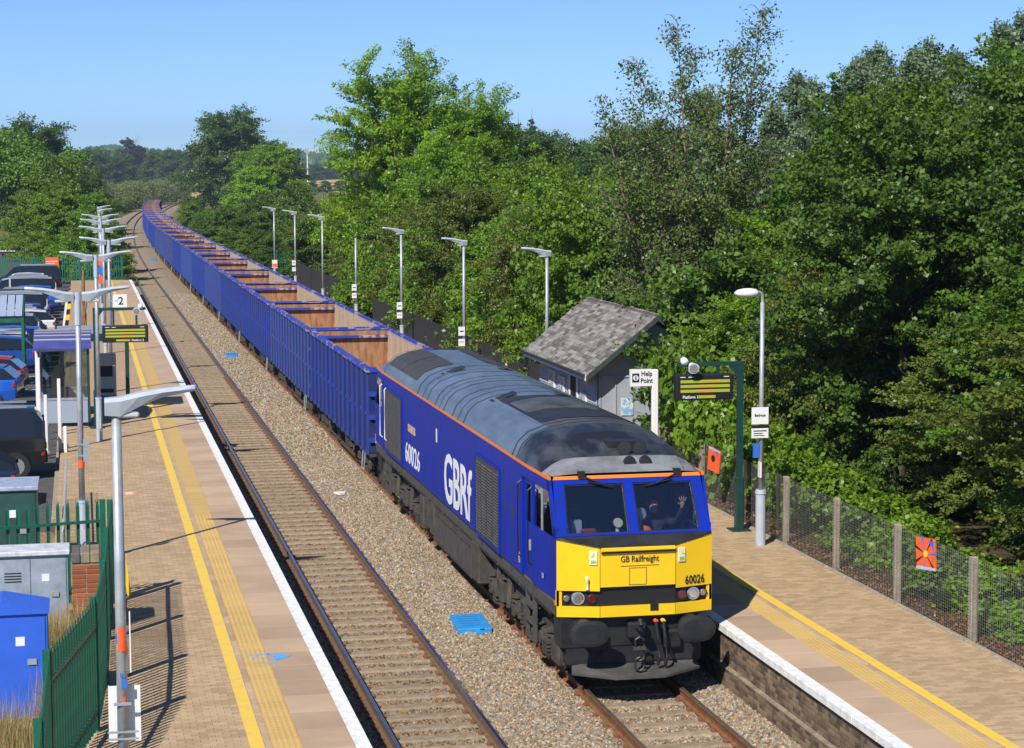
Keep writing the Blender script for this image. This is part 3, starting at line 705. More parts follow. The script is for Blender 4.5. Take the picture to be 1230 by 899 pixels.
MB().cyl((-.2, -.05, .95), (-.2, .1, .95), .26, n=16).build('call_panel', M['white'], hp)
MB().cyl((-.2, -.054, .98), (-.2, -.06, .98), .05, n=12).build('call_button', M['galv'], hp)

# ---------------------------------------------------------------- timber hut
hut = empty('timber_hut', (12.75, 50.4, PZ), 0, 'grey timber waiting hut with weathered slate roof under the trees', 'hut')
M['hut_grey'] = mat('grey_board_paint', (.36, .38, .42), .6, var=.12, scale=3)
M['hut_blue'] = mat('pale_blue_board_paint', (.42, .47, .56), .6, var=.15, scale=3)
M['slate'] = attr_mat('weathered_shingle', (.11, .092, .08), (.31, .285, .27), noise=.9, nscale=7, bump=.4)
HL, HW, EZ, RZ = 6.6, 3.0, 2.42, 3.62
MB().bx(.05, HW-.05, .05, HL-.05, 0, EZ-.02).build('wall_core', M['hut_grey'], hut)
for k in range(12):   # weatherboards on the wall facing the track
    z = k*.2; MB().slab([(.0, 0, z), (.0, HL, z), (.05, HL, z), (.05, 0, z)], (.022, 0, .198)).build('weatherboard', M['hut_blue'], hut)
MB().slab([(0.052, .03, 0), (HW-.052, .03, 0), (HW-.052, .03, EZ-.03), (HW/2, .03, RZ-.12), (.052, .03, EZ-.03)], (0, .015, 0)).build('gable_wall', M['hut_grey'], hut)
MB().bx(.03, .12, -.0, .03, 0, EZ-.05).bx(.5, .53, .0, .03, 0, 2.1).bx(.1, HW-.1, .0, .03, 2.08, 2.13).build('gable_trim', M['hut_grey'], hut)
MB().slab([(.05, HL-.05, EZ-.03), (HW-.05, HL-.05, EZ-.03), (HW/2, HL-.05, RZ-.12)], (0, -.03, 0)).build('far_gable', M['hut_grey'], hut)
ov = .38; sl_ = math.hypot(HW/2+ov, RZ-EZ+.28); an = math.atan2(RZ-EZ+.0, HW/2)
def rp(s_, side):  # distance up the slope from the eave
    x = -ov+s_*math.cos(an); z = EZ-ov*math.tan(an)+s_*math.sin(an)+.06
    return (x if side < 0 else HW-x, z)
SL = (HW/2+ov)/math.cos(an)
roof = MB()
for side in (-1, 1):
    (xa, za), (xb, zb) = rp(0, side), rp(SL, side)
    roof.slab([(xa, -.45, za-.05), (xb, -.45, zb-.05), (xb, HL+.4, zb-.05), (xa, HL+.4, za-.05)], (0, 0, .035))
roof.build('roof', M['wood'], hut); rroot = [c for c in hut.children if c.name.startswith('roof')][0]
sv = []
for k in range(8):
    me = MB().box((0, 0, 0), (.19, .37, .014)).mesh('slate', M['slate']); face_attr(me, [k/8+.05]*6); sv.append(me)
mb = MB(); vals = []
for side in (-1, 1):
    for r_ in range(int(SL/.12)):
        s_ = .08+r_*.12; x, z = rp(s_, side)
        c_ = 0
        yy = -.43+(.19 if r_ % 2 else 0)
        if r_ % 2: mb.box((x, -.34, z+.004), (.19, .18, .014), 0, ry=(-an+.05) if side < 0 else an-.05); vals += [random.random()]*6
        while yy < HL+.3:
            if side < 0 and c_ < 100 and len([1]) and (r_*19+c_) < 300:
                o = inst('slate', random.choice(sv), (x, yy+.19, z+.004+random.uniform(0, .006)), random.uniform(-.02, .02), rroot); o.rotation_euler = (random.uniform(-.02, .02), -an+.05, 0)
            else:
                mb.box((x, yy+.19, z+.004), (.19, .37, .014), 0, ry=(-an+.05) if side < 0 else an-.05); vals += [random.random()]*6
            yy += .38; c_ += 1
me = mb.mesh('slates', M['slate'], fix=False); face_attr(me, vals); stuff(inst('slates', me, parent=rroot))
M['barge'] = mat('dark_bargeboard', (.035, .055, .05), .7, var=.3, scale=6)
for side in (-1, 1):
    (xa, za), (xb, zb) = rp(0, side), rp(SL, side)
    MB().slab([(xa, -.48, za-.14), (xb, -.48, zb-.14), (xb, -.48, zb-.0), (xa, -.48, za-.0)], (0, .028, 0)).build('bargeboard', M['barge'], hut)
MB().bx(-ov-.02, -ov+.01, -.45, HL+.4, EZ-.36, EZ-.22).build('fascia', M['white'], hut)
MB().bx(-ov-.1, -ov-.02, -.45, HL+.4, EZ-.26, EZ-.20).build('gutter', M['dark_fence'], hut)
MB().cyl((HW/2, -.47, RZ+.03), (HW/2, HL+.42, RZ+.03), .06, n=6).build('ridge', M['slate'], hut)
# notices and openings on the wall facing the track
def notice(y, z, w_, h_, frame=True):
    if frame: MB().bx(-.05, -.0, y-w_/2-.05, y+w_/2+.05, z-h_/2-.05, z+h_/2+.05).build('notice_frame', M['white'], hut)
    MB().bx(-.055 if frame else -.02, -.045 if frame else 0, y-w_/2, y+w_/2, z-h_/2, z+h_/2).build('notice', M['paper'], hut)
M['paper'] = mat('printed_paper', (.55, .57, .60), .6, col2=(.16, .20, .34), scale=9, contrast=(.42, .5))
notice(4.9, 1.35, .55, .85); notice(3.75, 1.3, .55, .85); notice(1.25, 1.15, .5, .75)
for y in (6.15, 1.0): MB().bx(-.02, -.001, y-.2, y+.2, 1.82, 2.06).build('yellow_notice', M['yellow_print'], hut)
MB().bx(-.015, -.001, 2.0, 2.75, .1, 1.95).build('doorway', M['black'], hut)
MB().bx(-.04, -.001, 1.9, 2.0, .0, 2.0).bx(-.04, -.001, 2.75, 2.85, .0, 2.0).build('door_frame', M['white'], hut)
MB().bx(-.03, -.001, 2.95, 4.3, 1.82, 2.16).build('signboard', M['hut_grey'], hut)
MB().bx(.66, .98, .004, .028, 1.1, 1.55).build('gable_poster', mat('poster_print', (.20, .42, .62), .5, col2=(.65, .68, .70), scale=7, contrast=(.45, .55)), hut)
bin_ = empty('recycling_bin', (13.35, 49.3, PZ), 0, 'green-lidded bin against the grey end wall of the hut', 'bin')
MB().add([(-.2, -.2, 0), (.2, -.2, 0), (.2, .2, 0), (-.2, .2, 0), (-.26, -.26, .85), (.26, -.26, .85), (.26, .26, .85), (-.26, .26, .85)], [(3, 2, 1, 0), (4, 5, 6, 7), (0, 1, 5, 4), (1, 2, 6, 5), (2, 3, 7, 6), (3, 0, 4, 7)]).build('body', M['dark_green'], bin_)
MB().slab([(-.3, -.3, .85), (.3, -.3, .85), (.3, .3, .88), (-.3, .3, .88)], (0, 0, .06)).build('lid', mat('green_lid', (.02, .32, .16), .4), bin_)
lev = empty('lever_stand', (13.62, 47.8, PZ), 0, 'small weathered post with a lever beside the grey hut', 'post')
MB().bevbox((0, 0, .6), (.14, .12, 1.2), .015).build('post', M['concrete'], lev); MB().tube([(.1, 0, .3), (.18, 0, 1.0), (.24, 0, 1.06)], .02).build('lever', M['black'], lev)

# ---------------------------------------------------------------- black fence beyond the hut
def black_fence(x0, y0, x1, y1, label, h=1.55):
    root = empty('black_fence', (x0, y0, PZ), 0, label, 'fence'); dx, dy = x1-x0, y1-y0; L_ = math.hypot(dx, dy); a = math.atan2(dy, dx)
    k = int(L_/2.6)
    for i in range(k+1): MB().bx(-.05, .05, -.05, .05, -.1, h+.03).build('post', M['dark_fence'], root, (dx*i/k, dy*i/k, 0), a)
    for zr in (.25, h-.25): MB().bx(0, L_, -.02, .02, zr, zr+.07).build('rail', M['dark_fence'], root, (0, 0, 0), a)
    mb = MB(); s_ = 0
    while s_ < L_: mb.box((s_, .03, h/2+.03), (.085, .02, h+random.uniform(-.03, .05))); s_ += .125
    stuff(mb.build('pales', M['dark_fence'], root, rz=a))
    return root
bf1 = black_fence(13.35, 57.3, 13.15, 93.5, 'black close-boarded fence running on from the timber hut')
bf2 = black_fence(13.6, 105.5, 13.8, 136, 'black close-boarded fence beyond the clipped hedge')
for i, (y, z, c_, lab) in enumerate([(64.0, 1.15, 'orange_print', 'orange notice on the black fence next to the hut'), (72.2, 1.1, 'orange_print', 'orange notice further along the black fence'), (84.5, 1.2, 'yellow_print', 'small yellow notice on the black fence')]):
    s_ = (.34, .5) if i < 2 else (.2, .25)
    o = MB().box((0, 0, 0), (.012, s_[0], s_[1])).build('notice', M[c_], None, (13.235, y, PZ+z)); 
    if i < 2: MB().cyl((-.007, 0, .03), (-.012, 0, .03), .09, n=10).build('emblem', M['white'], o)
    top(o, lab, 'notice')

# ---------------------------------------------------------------- wire fence of the near right platform
wf = empty('wire_fence', (13.45, 20, PZ), 0, 'wire mesh fence on concrete posts along the back of the platform', 'fence')
ys_ = [0.2, 3.3, 6.3, 9.3, 12.35, 15.2, 18.0, 20.9, 23.6, 26.4]
M['wire'] = mat('galvanised_wire', (.30, .30, .29), .5, metal=.4)
for i, y in enumerate(ys_):
    MB().bevbox((0, 0, .55), (.12, .11, 1.55), .015).build('concrete_post', M['concrete'], wf, (random.uniform(-.02, .02), y, 0), random.uniform(-.1, .1))
for y0, y1 in zip(ys_, ys_[1:]):
    mb = MB(); r_ = .0022
    k = 27
    def bar(a, b):
        a, b = Vector(a), Vector(b); d = (b-a).normalized(); s1 = d.cross(Vector((1, 0, 0))).normalized()*r_; s2 = Vector((r_, 0, 0))
        n_ = len(mb.v); mb.v += [tuple(a+s1), tuple(a-s1*.5+s2), tuple(a-s1*.5-s2), tuple(b+s1), tuple(b-s1*.5+s2), tuple(b-s1*.5-s2)]
        mb.f += [(n_, n_+1, n_+4, n_+3), (n_+1, n_+2, n_+5, n_+4), (n_+2, n_, n_+3, n_+5)]; mb.m += [0]*3
    for i in range(k): z = .06+i*.0485; bar((-.075, y0, z), (-.075, y1, z))
    m_ = int((y1-y0)/.075)
    for i in range(m_): y = y0+(i+.5)*(y1-y0)/m_; bar((-.075, y, .04), (-.075, y, 1.34))
    mb.build('mesh_panel', M['wire'], wf, fix=False)
# the two painted panels wired to the fence
def art(y, z, w_, h_, label, k):
    o = MB().box((0, 0, 0), (.02, w_, h_)).build('painted_panel', M['orange_print'], None, (13.30, y, PZ+z)); o.rotation_euler = (R(8 if k else -4), 0, R(14))
    top(o, label, 'panel')
    if k == 0:
        for a_ in range(7):
            t = a_*.9+.3; MB().slab([(-.011, 0, 0), (-.011, .3*math.cos(t), .3*math.sin(t)), (-.011, .3*math.cos(t+.16), .3*math.sin(t+.16))], (-.003, 0, 0)).build('ray', [M['print_black'], M['yellow_print'], M['blue_print']][a_ % 3] if False else (M['print_black'] if a_ % 2 == 0 else M['blue_print']), o)
        MB().slab([(-.012, -.22, .05), (-.012, -.08, .22), (-.012, -.22, .22)], (-.004, 0, 0)).build('blue_corner', M['blue_print'], o)
        MB().cyl((-.012, 0, 0), (-.018, 0, 0), .055, n=10).build('yellow_centre', M['yellow_print'], o)
        MB().bx(-.016, -.011, -w_/2, w_/2, -h_/2, -h_/2+.05).build('pale_foot', M['hut_blue'], o)
    else:
        MB().cyl((-.011, .02, .03), (-.018, .02, .03), .075, n=12).build('dark_centre', M['print_black'], o)
        MB().slab([(-.012, -.16, .08), (-.012, -.06, .21), (-.012, -.16, .21)], (-.004, 0, 0)).build('blue_corner', M['blue_print'], o)
        MB().bx(-.015, -.011, -w_/2, w_/2, h_/2-.05, h_/2).build('pale_head', M['hut_blue'], o)
art(30.8, 1.1, .50, .52, 'orange painted panel with dark and blue rays on the wire fence', 0)
art(42.2, 1.08, .48, .50, 'orange painted poppy panel on the wire fence by the display post', 1)

# ---------------------------------------------------------------- cabinets and small things on the left
def cabinet(x0, x1, y0, y1, z0, h, mt_, label, pitched=False, top_m=None, doors=2):
    root = empty('cabinet', ((x0+x1)/2, (y0+y1)/2, z0), 0, label, 'cabinet'); w_, d_ = (x1-x0)/2, (y1-y0)/2
    MB().bx(-w_, w_, -d_, d_, 0, h).build('body', mt_, root)
    if pitched: MB().slab([(-w_-.03, -d_-.04, h), (w_+.03, -d_-.04, h), (w_+.03, -d_-.04, h+.04), (0, -d_-.04, h+.17), (-w_-.03, -d_-.04, h+.04)], (0, 2*d_+.08, 0)).build('lid', top_m or mt_, root)
    else: MB().bevbox((0, -.01, h+.04), (2*w_+.08, 2*d_+.1, .08), .015).build('lid', top_m or mt_, root)
    for k in range(doors):
        a = -w_+.02+k*(2*w_-.04)/doors; MB().bx(a+.008, a+(2*w_-.04)/doors-.008, -d_-.014, -d_, .06, h-.05).build('door', mt_, root)
    MB().bx(w_*.55, w_*.75, -d_-.035, -d_-.014, h*.55, h*.6).build('handle', M['galv'], root)
    for k in range(4): MB().bx(-w_*.7, -w_*.25, -d_-.02, -d_-.014, h*.72+k*.045, h*.72+k*.045+.018).build('vent_slot', M['dark_fence'], root)
    for zz in (.2, .8): MB().cyl((-w_+.03, -d_-.02, h*zz), (-w_+.03, -d_-.02, h*zz+.1), .014, n=6).build('hinge', M['galv'], root)
    MB().bx(w_*.3, w_*.5, -d_-.018, -d_-.014, h*.72, h*.80).build('label_plate', M['white'], root)
    return root
cabinet(-1.45, -.30, 32.9, 33.5, .72, 1.47, mat('pale_grey_cabinet', (.36, .42, .50), .55, col2=(.22, .27, .33), scale=3), 'pale grey metal cabinet with white lid in front of the green fence', top_m=mat('lid_white', (.62, .65, .70), .5, var=.3, scale=6))
cabinet(-1.75, -.55, 28.2, 29.0, .7, 1.55, mat('bright_blue_cabinet', (.035, .13, .66), .45, var=.08, scale=3), 'bright blue metal cabinet with pitched lid in the dry grass', pitched=True, doors=1)
cabinet(-2.3, -.88, 38.6, 39.8, .6, 1.78, mat('dark_green_cabinet', (.022, .075, .07), .5, var=.2, scale=3), 'dark green cabinet with grey lid behind the palisade fence', top_m=mat('faded_lid', (.36, .42, .55), .5, var=.3, scale=7))
br_ = empty('brick_pier', (-.02, 33.15, .75), 0, 'red brick pier with grey coping beside the grey cabinet', 'brick pier')
sp = []
for r_ in range(17):
    for k in range(2):
        sp.append((-.11+k*.225+(.0 if r_ % 2 else 0), -.3, .04+r_*.075))
        sp.append((-.11+k*.225, .3, .04+r_*.075))
pieces(br_, 'brick', sp, (.213, .11, .064), M['brick_red'], 300, 'bricks', .006)
MB().bx(-.215, .215, -.348, .348, 0, 1.3).build('pier_core', M['mortar_wall'], br_)
for k in range(3): MB().bevbox((-.15+k*.15, 0, 1.39), (.145, .74, .17), .015).build('coping_brick', mat('grey_engineering_brick', (.13, .12, .115), .7, var=.3, scale=9) if k == 0 else br_.children[-1].data.materials[0], br_)
hz = empty('yellow_marker_post', (.62, 35.6, PZ), 0, 'leaning yellow hazard post behind the lamp post on the platform', 'post')
MB().slab([(-.14, 0, 1.5), (-.08, 0, 1.5), (.12, 0, .02), (.05, 0, .02)], (0, .05, 0)).build('post', M['yellow_print'], hz); MB().bx(-.2, -.04, -.02, .06, 1.05, 1.22).build('dark_box', M['black'], hz)
# ---------------------------------------------------------------- locomotive
M['loco_blue'] = mat('loco_blue', (.003, .025, .36), .45, col2=(.008, .022, .20), scale=1.5, spec=.16, stretch=(1, 3.5, .22), contrast=(.30, .58))
M['loco_yellow'] = mat('loco_yellow', (.88, .55, .008), .38, var=.06, scale=2, coat=.2)
M['loco_roof'] = mat('loco_roof_grey', (.14, .185, .255), .32, col2=(.06, .08, .11), scale=1.9, detail=8, stretch=(1, .35, 1), contrast=(.3, .7))  # grey-blue paint, its colour pushed bluer to stand for reflected sky
M['loco_roof_dark'] = mat('cab_roof_dark', (.062, .066, .074), .36, col2=(.014, .014, .016), scale=1.6, detail=8, contrast=(.44, .60), stretch=(1, .5, 1))
M['loco_roof_pale'] = mat('cab_roof_grey', (.24, .25, .265), .5, col2=(.13, .13, .135), scale=2.2, contrast=(.3, .6))
M['soot'] = mat('sooty_black', (.011, .011, .012), .5, col2=(.026, .026, .028), scale=3)
M['solebar'] = mat('dusty_grey_solebar', (.085, .08, .075), .7, col2=(.05, .047, .045), scale=4)
M['brown_stripe'] = mat('dull_gold_stripe', (.22, .14, .05), .6, var=.25, scale=5)
M['orange_stripe'] = mat('orange_stripe', (.80, .20, .015), .5)
M['under'] = mat('dusty_underframe', (.085, .072, .058), .85, col2=(.035, .03, .026), scale=5, bump=.25)
M['wheel'] = mat('dirty_wheel', (.075, .055, .042), .8, var=.4, scale=6)
M['grille'] = mat('grille_dark', (.055, .052, .048), .6, var=.3, scale=6)
M['windscreen'] = glass('windscreen_glass', (.84, .87, .92), .25)
M['cab_dark'] = mat('cab_interior', (.03, .032, .036), .7)
M['cab_panel'] = mat('cab_desk', (.10, .11, .12), .6)
loco = empty('diesel_locomotive', (TB, 31.03, 0), 0, 'blue diesel locomotive with yellow cab front numbered 60026 hauling the train', 'locomotive')
LL = 20.2
def mir(y, end): return y if end == 0 else LL-y
# sides: vertical sheets 40 mm thick, tapering in towards each cab front
def hw(y): yy = min(y, LL-y); return 1.32 if yy > 1.7 else 1.27+.05*max(0, yy)/1.7
def side_sheet(mb, s_, y0, y1, z0, z1, lift=0.0, th=.04):
    x0, x1 = s_*(hw(y0)+lift), s_*(hw(y1)+lift)
    mb.slab([(x0, y0, z0), (x1, y1, z0), (x1, y1, z1), (x0, y0, z1)], (-s_*th, 0, 0))
for s_ in (-1, 1):
    mb = MB()
    side_sheet(mb, s_, 2.36, LL-2.36, 1.47, 3.32)
    for e_ in (0, 1):
        for (a, b, z0, z1) in [(0.0, 1.64, 1.47, 2.44), (1.52, 1.64, 2.44, 3.32), (.05, .22, 2.44, 2.62), (1.64, 2.36, 3.14, 3.32), (.45, 1.52, 3.14, 3.32)]:
            y0, y1 = sorted((mir(a, e_), mir(b, e_))); side_sheet(mb, s_, y0, y1, z0, z1)
        # the raking corner pillar
        P = [(0.0, 2.44), (.22, 2.44), (.62, 3.32), (.5, 3.32)]
        mb.slab([(s_*hw(a), mir(a, e_), z) for a, z in P], (-s_*.04, 0, 0))
    mb.build('body_side', M['loco_blue'], loco)
    mb = MB(); side_sheet(mb, s_, 0.0, LL, 1.22, 1.415); mb.build('solebar', M['solebar'], loco)
    mb = MB(); side_sheet(mb, s_, 0.0, LL, 1.415, 1.47, .001); mb.build('gold_stripe', M['brown_stripe'], loco)
    mb = MB(); side_sheet(mb, s_, .5, 1.7, 3.32, 3.375, .002); side_sheet(mb, s_, 1.7, LL-1.7, 3.32, 3.375, .002); side_sheet(mb, s_, LL-1.7, LL-.5, 3.32, 3.375, .002); mb.build('orange_stripe', M['orange_stripe'], loco)
    for e_ in (0, 1):
        # door, set back a little, with its window and handrails
        y0, y1 = sorted((mir(1.66, e_), mir(2.34, e_)))
        mb = MB(); side_sheet(mb, s_, y0, y1, 1.47, 2.40, -.035); side_sheet(mb, s_, y0, y1, 3.04, 3.14, -.035); side_sheet(mb, s_, y0, y0+.16, 2.4, 3.04, -.035); side_sheet(mb, s_, y1-.16, y1, 2.4, 3.04, -.035)
        d = mb.build('door', M['loco_blue'], loco)
        mb = MB(); side_sheet(mb, s_, y0+.16, y1-.16, 2.4, 3.04, -.05, .01); mb.build('window', M['windscreen'], d)
        for yy in (y0-.06, y1+.06): MB().tube([(s_*(hw(yy)+.0), yy, 1.75), (s_*(hw(yy)+.06), yy, 1.8), (s_*(hw(yy)+.06), yy, 3.0), (s_*(hw(yy)), yy, 3.05)], .016, 6).build('handrail', M['black'] if e_ == 0 else M['white'], d)
        MB().box((s_*1.30, (y0+y1)/2-.2, 2.05), (.04, .03, .18)).build('handle', M['galv'], d)
        # cab side window
        a, b = sorted((mir(.3, e_), mir(.95, e_)))
        w_ = MB().slab([(s_*(hw(a)-.02), mir(.24, e_), 2.46), (s_*(hw(b)-.02), mir(.95, e_), 2.46), (s_*(hw(b)-.02), mir(.95, e_), 3.13), (s_*(hw(a)-.02), mir(.56, e_), 3.13)], (-s_*.01, 0, 0)).build('side_window', M['windscreen'], loco)
        a, b = sorted((mir(1.0, e_), mir(1.5, e_)))
        mb = MB(); side_sheet(mb, s_, a, b, 2.46, 3.13, -.02, .01); mb.build('side_window', M['windscreen'], loco)
        a, b = sorted((mir(.95, e_), mir(1.0, e_))); mb = MB(); side_sheet(mb, s_, a, b, 2.44, 3.14, -.005, .03); mb.build('window_bar', M['galv'], loco)
    # grilles
    for (y0, y1, z0, z1) in [(4.2, 6.4, 1.50, 2.95), (15.45, 18.15, 1.52, 3.02)]:
        f = MB().bx(min(s_*1.318, s_*1.330), max(s_*1.318, s_*1.330), y0, y1, z0, z1).build('grille', M['grille'], loco)
        mb = MB()
        for c_ in range(4):
            ya, yb = y0+.08+c_*(y1-y0-.1)/4, y0+.08+(c_+1)*(y1-y0-.1)/4-.06
            k = int((z1-z0-.12)/.055)
            for i in range(k): z = z0+.08+i*.055; mb.slab([(s_*1.331, ya, z), (s_*1.331, yb, z), (s_*1.352, yb, z-.02), (s_*1.352, ya, z-.02)], (0, 0, .008))
        mb.build('louvres', M['solebar'], f)
        mb = MB()
        for (a, b, c_, d_) in [(y0-.03, y1+.03, z0-.04, z0), (y0-.03, y1+.03, z1, z1+.04), (y0-.03, y0, z0, z1), (y1, y1+.03, z0, z1)]: mb.bx(min(s_*1.318, s_*1.345), max(s_*1.318, s_*1.345), a, b, c_, d_)
        mb.build('grille_frame', M['loco_blue'], f)
    # panel joints
    mb = MB()
    for y in (6.7, 10.2, 12.1, 15.2, 18.4): mb.bx(min(s_*1.318, s_*1.3225), max(s_*1.318, s_*1.3225), y, y+.014, 1.48, 3.31)
    mb.bx(min(s_*1.318, s_*1.3225), max(s_*1.318, s_*1.3225), 10.2, 11.2, 3.0, 3.012).bx(min(s_*1.318, s_*1.3225), max(s_*1.318, s_*1.3225), 11.2, 11.212, 1.9, 3.0)
    for (ya, yb, z) in [(6.8, 15.1, 3.14), (2.6, 4.1, 2.75), (18.4, 18.9, 1.9)]: mb.bx(min(s_*1.318, s_*1.3225), max(s_*1.318, s_*1.3225), ya, yb, z, z+.012)
    for y in (7.6, 9.0, 12.6, 14.8): mb.bx(min(s_*1.318, s_*1.3225), max(s_*1.318, s_*1.3225), y, y+.01, 3.15, 3.31)
    mb.build('panel_joint', M['cab_dark'], loco)
    rv = MB()
    for k in range(90): rv.box((s_*1.3205, 2.5+k*.17, 1.50), (.005, .022, .022))
    stuff(rv.build('rivets', M['solebar'], loco))
    sgn = 1 if s_ < 0 else -1
    xd = (0, -1, 0) if s_ < 0 else (0, 1, 0)
    place_text('company_lettering', T['gbrf'], loco, (s_*1.3215, 8.35, 1.55), xd, (0, 0, 1), w=3.0, h=1.02)
    place_text('number', T['n_side'], loco, (s_*1.3215, 13.95, 1.66), xd, (0, 0, 1), w=2.0, h=.46)
    MB().bx(min(s_*1.318, s_*1.335), max(s_*1.318, s_*1.335), 13.55, 14.5, 2.4, 2.56).build('nameplate', mat('nameplate_red', (.30, .035, .03), .4, col2=(.6, .4, .3), scale=14, contrast=(.6, .64)) if s_ < 0 else loco.children[-1].active_material, loco)
    MB().bx(min(s_*1.318, s_*1.328), max(s_*1.318, s_*1.328), 10.7, 10.8, 2.62, 2.9).build('plate', M['white'], loco)
    MB().bx(min(s_*1.318, s_*1.324), max(s_*1.318, s_*1.324), 2.5, 2.62, 1.62, 1.8).bx(min(s_*1.318, s_*1.324), max(s_*1.318, s_*1.324), .7, .82, 1.7, 1.78).build('data_panel', M['galv'], loco)
    MB().bx(min(s_*1.318, s_*1.328), max(s_*1.318, s_*1.328), 3.0, 3.12, 2.3, 2.5).bx(min(s_*1.318, s_*1.328), max(s_*1.318, s_*1.328), 3.6, 3.72, 2.3, 2.5).build('socket', M['cab_dark'], loco)

# cab ends
def cab_end(e_):
    def P(x, y, z): return (x, mir(y, e_), z)
    def slab(mb, pts, th=.05): 
        # thickness inwards
        mb.slab([P(*q) for q in pts], (0, th if e_ == 0 else -th, 0))
    up_ = MB(); lo = MB()
    for (xa, ya, xb, yb) in [(-1.27, 0, -.62, -.2), (.62, -.2, 1.27, 0)]:
        z1a, z1b = (2.45, 2.33) if xa < 0 else (2.33, 2.45)
        up_ = MB(); slab(up_, [(xa, ya, 1.64), (xb, yb, 1.64), (xb, yb, z1b), (xa, ya, z1a)]); up_.build('nose_panel', M['loco_yellow'], loco)
        lo = MB(); slab(lo, [(xa, ya, 1.22), (xb, yb, 1.22), (xb, yb, 1.39), (xa, ya, 1.39)]); lo.build('lower_panel', M['loco_yellow'], loco)
    ce = MB(); slab(ce, [(-.61, -.2, 1.70), (.61, -.2, 1.70), (.61, -.2, 2.33), (-.61, -.2, 2.33)]); dn = ce.build('nose_door', M['loco_yellow'], loco)
    lo = MB(); slab(lo, [(-.61, -.2, 1.22), (.61, -.2, 1.22), (.61, -.2, 1.39), (-.61, -.2, 1.39)]); lo.build('lower_panel', M['loco_yellow'], loco)
    jn = MB(); slab(jn, [(-.62, -.197, 1.66), (-.605, -.197, 1.66), (-.605, -.197, 2.33), (-.62, -.197, 2.33)], .03); slab(jn, [(.605, -.197, 1.66), (.62, -.197, 1.66), (.62, -.197, 2.33), (.605, -.197, 2.33)], .03); jn.build('door_joint', M['black'], loco)
    st = MB(); slab(st, [(-1.26, .06, 1.37), (-.6, -.13, 1.37), (.6, -.13, 1.37), (1.26, .06, 1.37), (1.26, .06, 1.66), (.6, -.13, 1.66), (-.6, -.13, 1.66), (-1.26, .06, 1.66)], .03) if False else None
    for (xa, ya, xb, yb) in [(-1.27, .07, -.62, -.13), (-.62, -.13, .62, -.13), (.62, -.13, 1.27, .07)]: slab(st, [(xa, ya, 1.37), (xb, yb, 1.37), (xb, yb, 1.72), (xa, ya, 1.72)], .03)
    st.build('light_recess', M['black'], loco)
    en = MB()
    for s_ in (-1, 1): en.slab([P(s_*1.272, .0, 1.39), P(s_*1.272, .13, 1.39), P(s_*1.272, .13, 1.64), P(s_*1.272, .0, 1.64)], (-s_*.09, 0, 0))
    en.build('recess_end', M['loco_yellow'], loco)
    for s_ in (-1, 1):
        yv = -.02
        for (x, r_, mt_) in [(.94, .085, M['lamp_glass']), (.74, .07, M['tail_red']), (1.12, .05, M['marker'])]:
            y = -.2+(abs(x)-.62)*.2/.65+.02
            a, b = Vector(P(s_*x, y+.05, 1.515)), Vector(P(s_*x, y-.008, 1.515))
            MB().cyl(a, b, r_+.018, n=16).build('lamp_bezel', M['galv'] if mt_ is M['lamp_glass'] else M['black'], loco)
            c_ = Vector(P(s_*x, y-.016, 1.515)); MB().cyl(b, c_, r_, r_*.8, n=16).build('headlight' if mt_ is M['lamp_glass'] else 'tail_lamp' if mt_ is M['red_light'] else 'marker_lamp', mt_, loco)
    # sill below the windscreen, from the V of the nose up to the glass
    sl_ = MB()
    sl_.slab([P(-1.27, 0, 2.452), P(-.62, -.2, 2.332), P(.62, -.2, 2.332), P(1.27, 0, 2.452), P(1.25, .02, 2.5), P(-1.25, .02, 2.5)], (0, 0, -.02))
    sl_.build('windscreen_sill', M['soot'], loco)
    MB().slab([P(-.6, -.205, 2.29), P(.6, -.205, 2.29), P(.6, -.25, 2.275), P(-.6, -.25, 2.275)], (0, 0, .035)).build('door_hood', M['loco_yellow'], dn)
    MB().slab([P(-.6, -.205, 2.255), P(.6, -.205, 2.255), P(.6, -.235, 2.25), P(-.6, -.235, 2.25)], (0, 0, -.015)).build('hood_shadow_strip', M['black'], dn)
    MB().bx(-.13, .13, min(mir(-.204, e_), mir(-.2, e_)), max(mir(-.204, e_), mir(-.2, e_)), 1.73, 1.98).build('hatch', M['loco_yellow'], dn)
    MB().bx(-.145, .145, min(mir(-.202, e_), mir(-.2, e_)), max(mir(-.202, e_), mir(-.2, e_)), 1.715, 1.995).build('hatch_joint', M['brown_stripe'], dn)
    for x in (-.72, .72):
        yy = -.2+.1*.2/.65-.012
        y_ = mir(yy, e_); MB().box((x, y_, 2.17), (.12, .02, .22), math.atan2(.2, .65)*(1 if x > 0 else -1)*(1 if e_ == 0 else -1)).build('warning_plate', M['white'], loco)
        y_ = mir(yy-.013, e_); MB().slab([(x-.045, y_, 2.19), (x+.045, y_, 2.19), (x, y_, 2.265)], (0, -.004 if e_ == 0 else .004, 0)).build('warning_triangle', M['yellow_print'], loco)
        MB().box((x, y_, 2.11), (.09, .006, .05), math.atan2(.2, .65)*(1 if x > 0 else -1)*(1 if e_ == 0 else -1)).build('green_strip', mat('plate_green', (.3, .5, .05), .5) if 'pg' not in M else M['pg'], loco)
    MB().tube([P(-.82, -.14, 1.66), P(-.82, -.2, 1.68), P(-.82, -.2, 1.84), P(-.82, -.15, 1.86)], .022, 6).build('lamp_iron', M['white'], loco)
    MB().slab([P(.2, -.205, 1.30), P(.33, -.205, 1.30), P(.33, -.205, 1.42), P(.2, -.205, 1.42)], (0, -.01 if e_ == 0 else .01, 0)).build('socket', M['black'], loco)
    # windscreen plane
    def W(u, v, d=0.0):   # u across in metres, v up 0..1, d outwards
        return P(u*(1-.04*v), .02+.48*v-d*.86, 2.48+.84*v+d*.5)
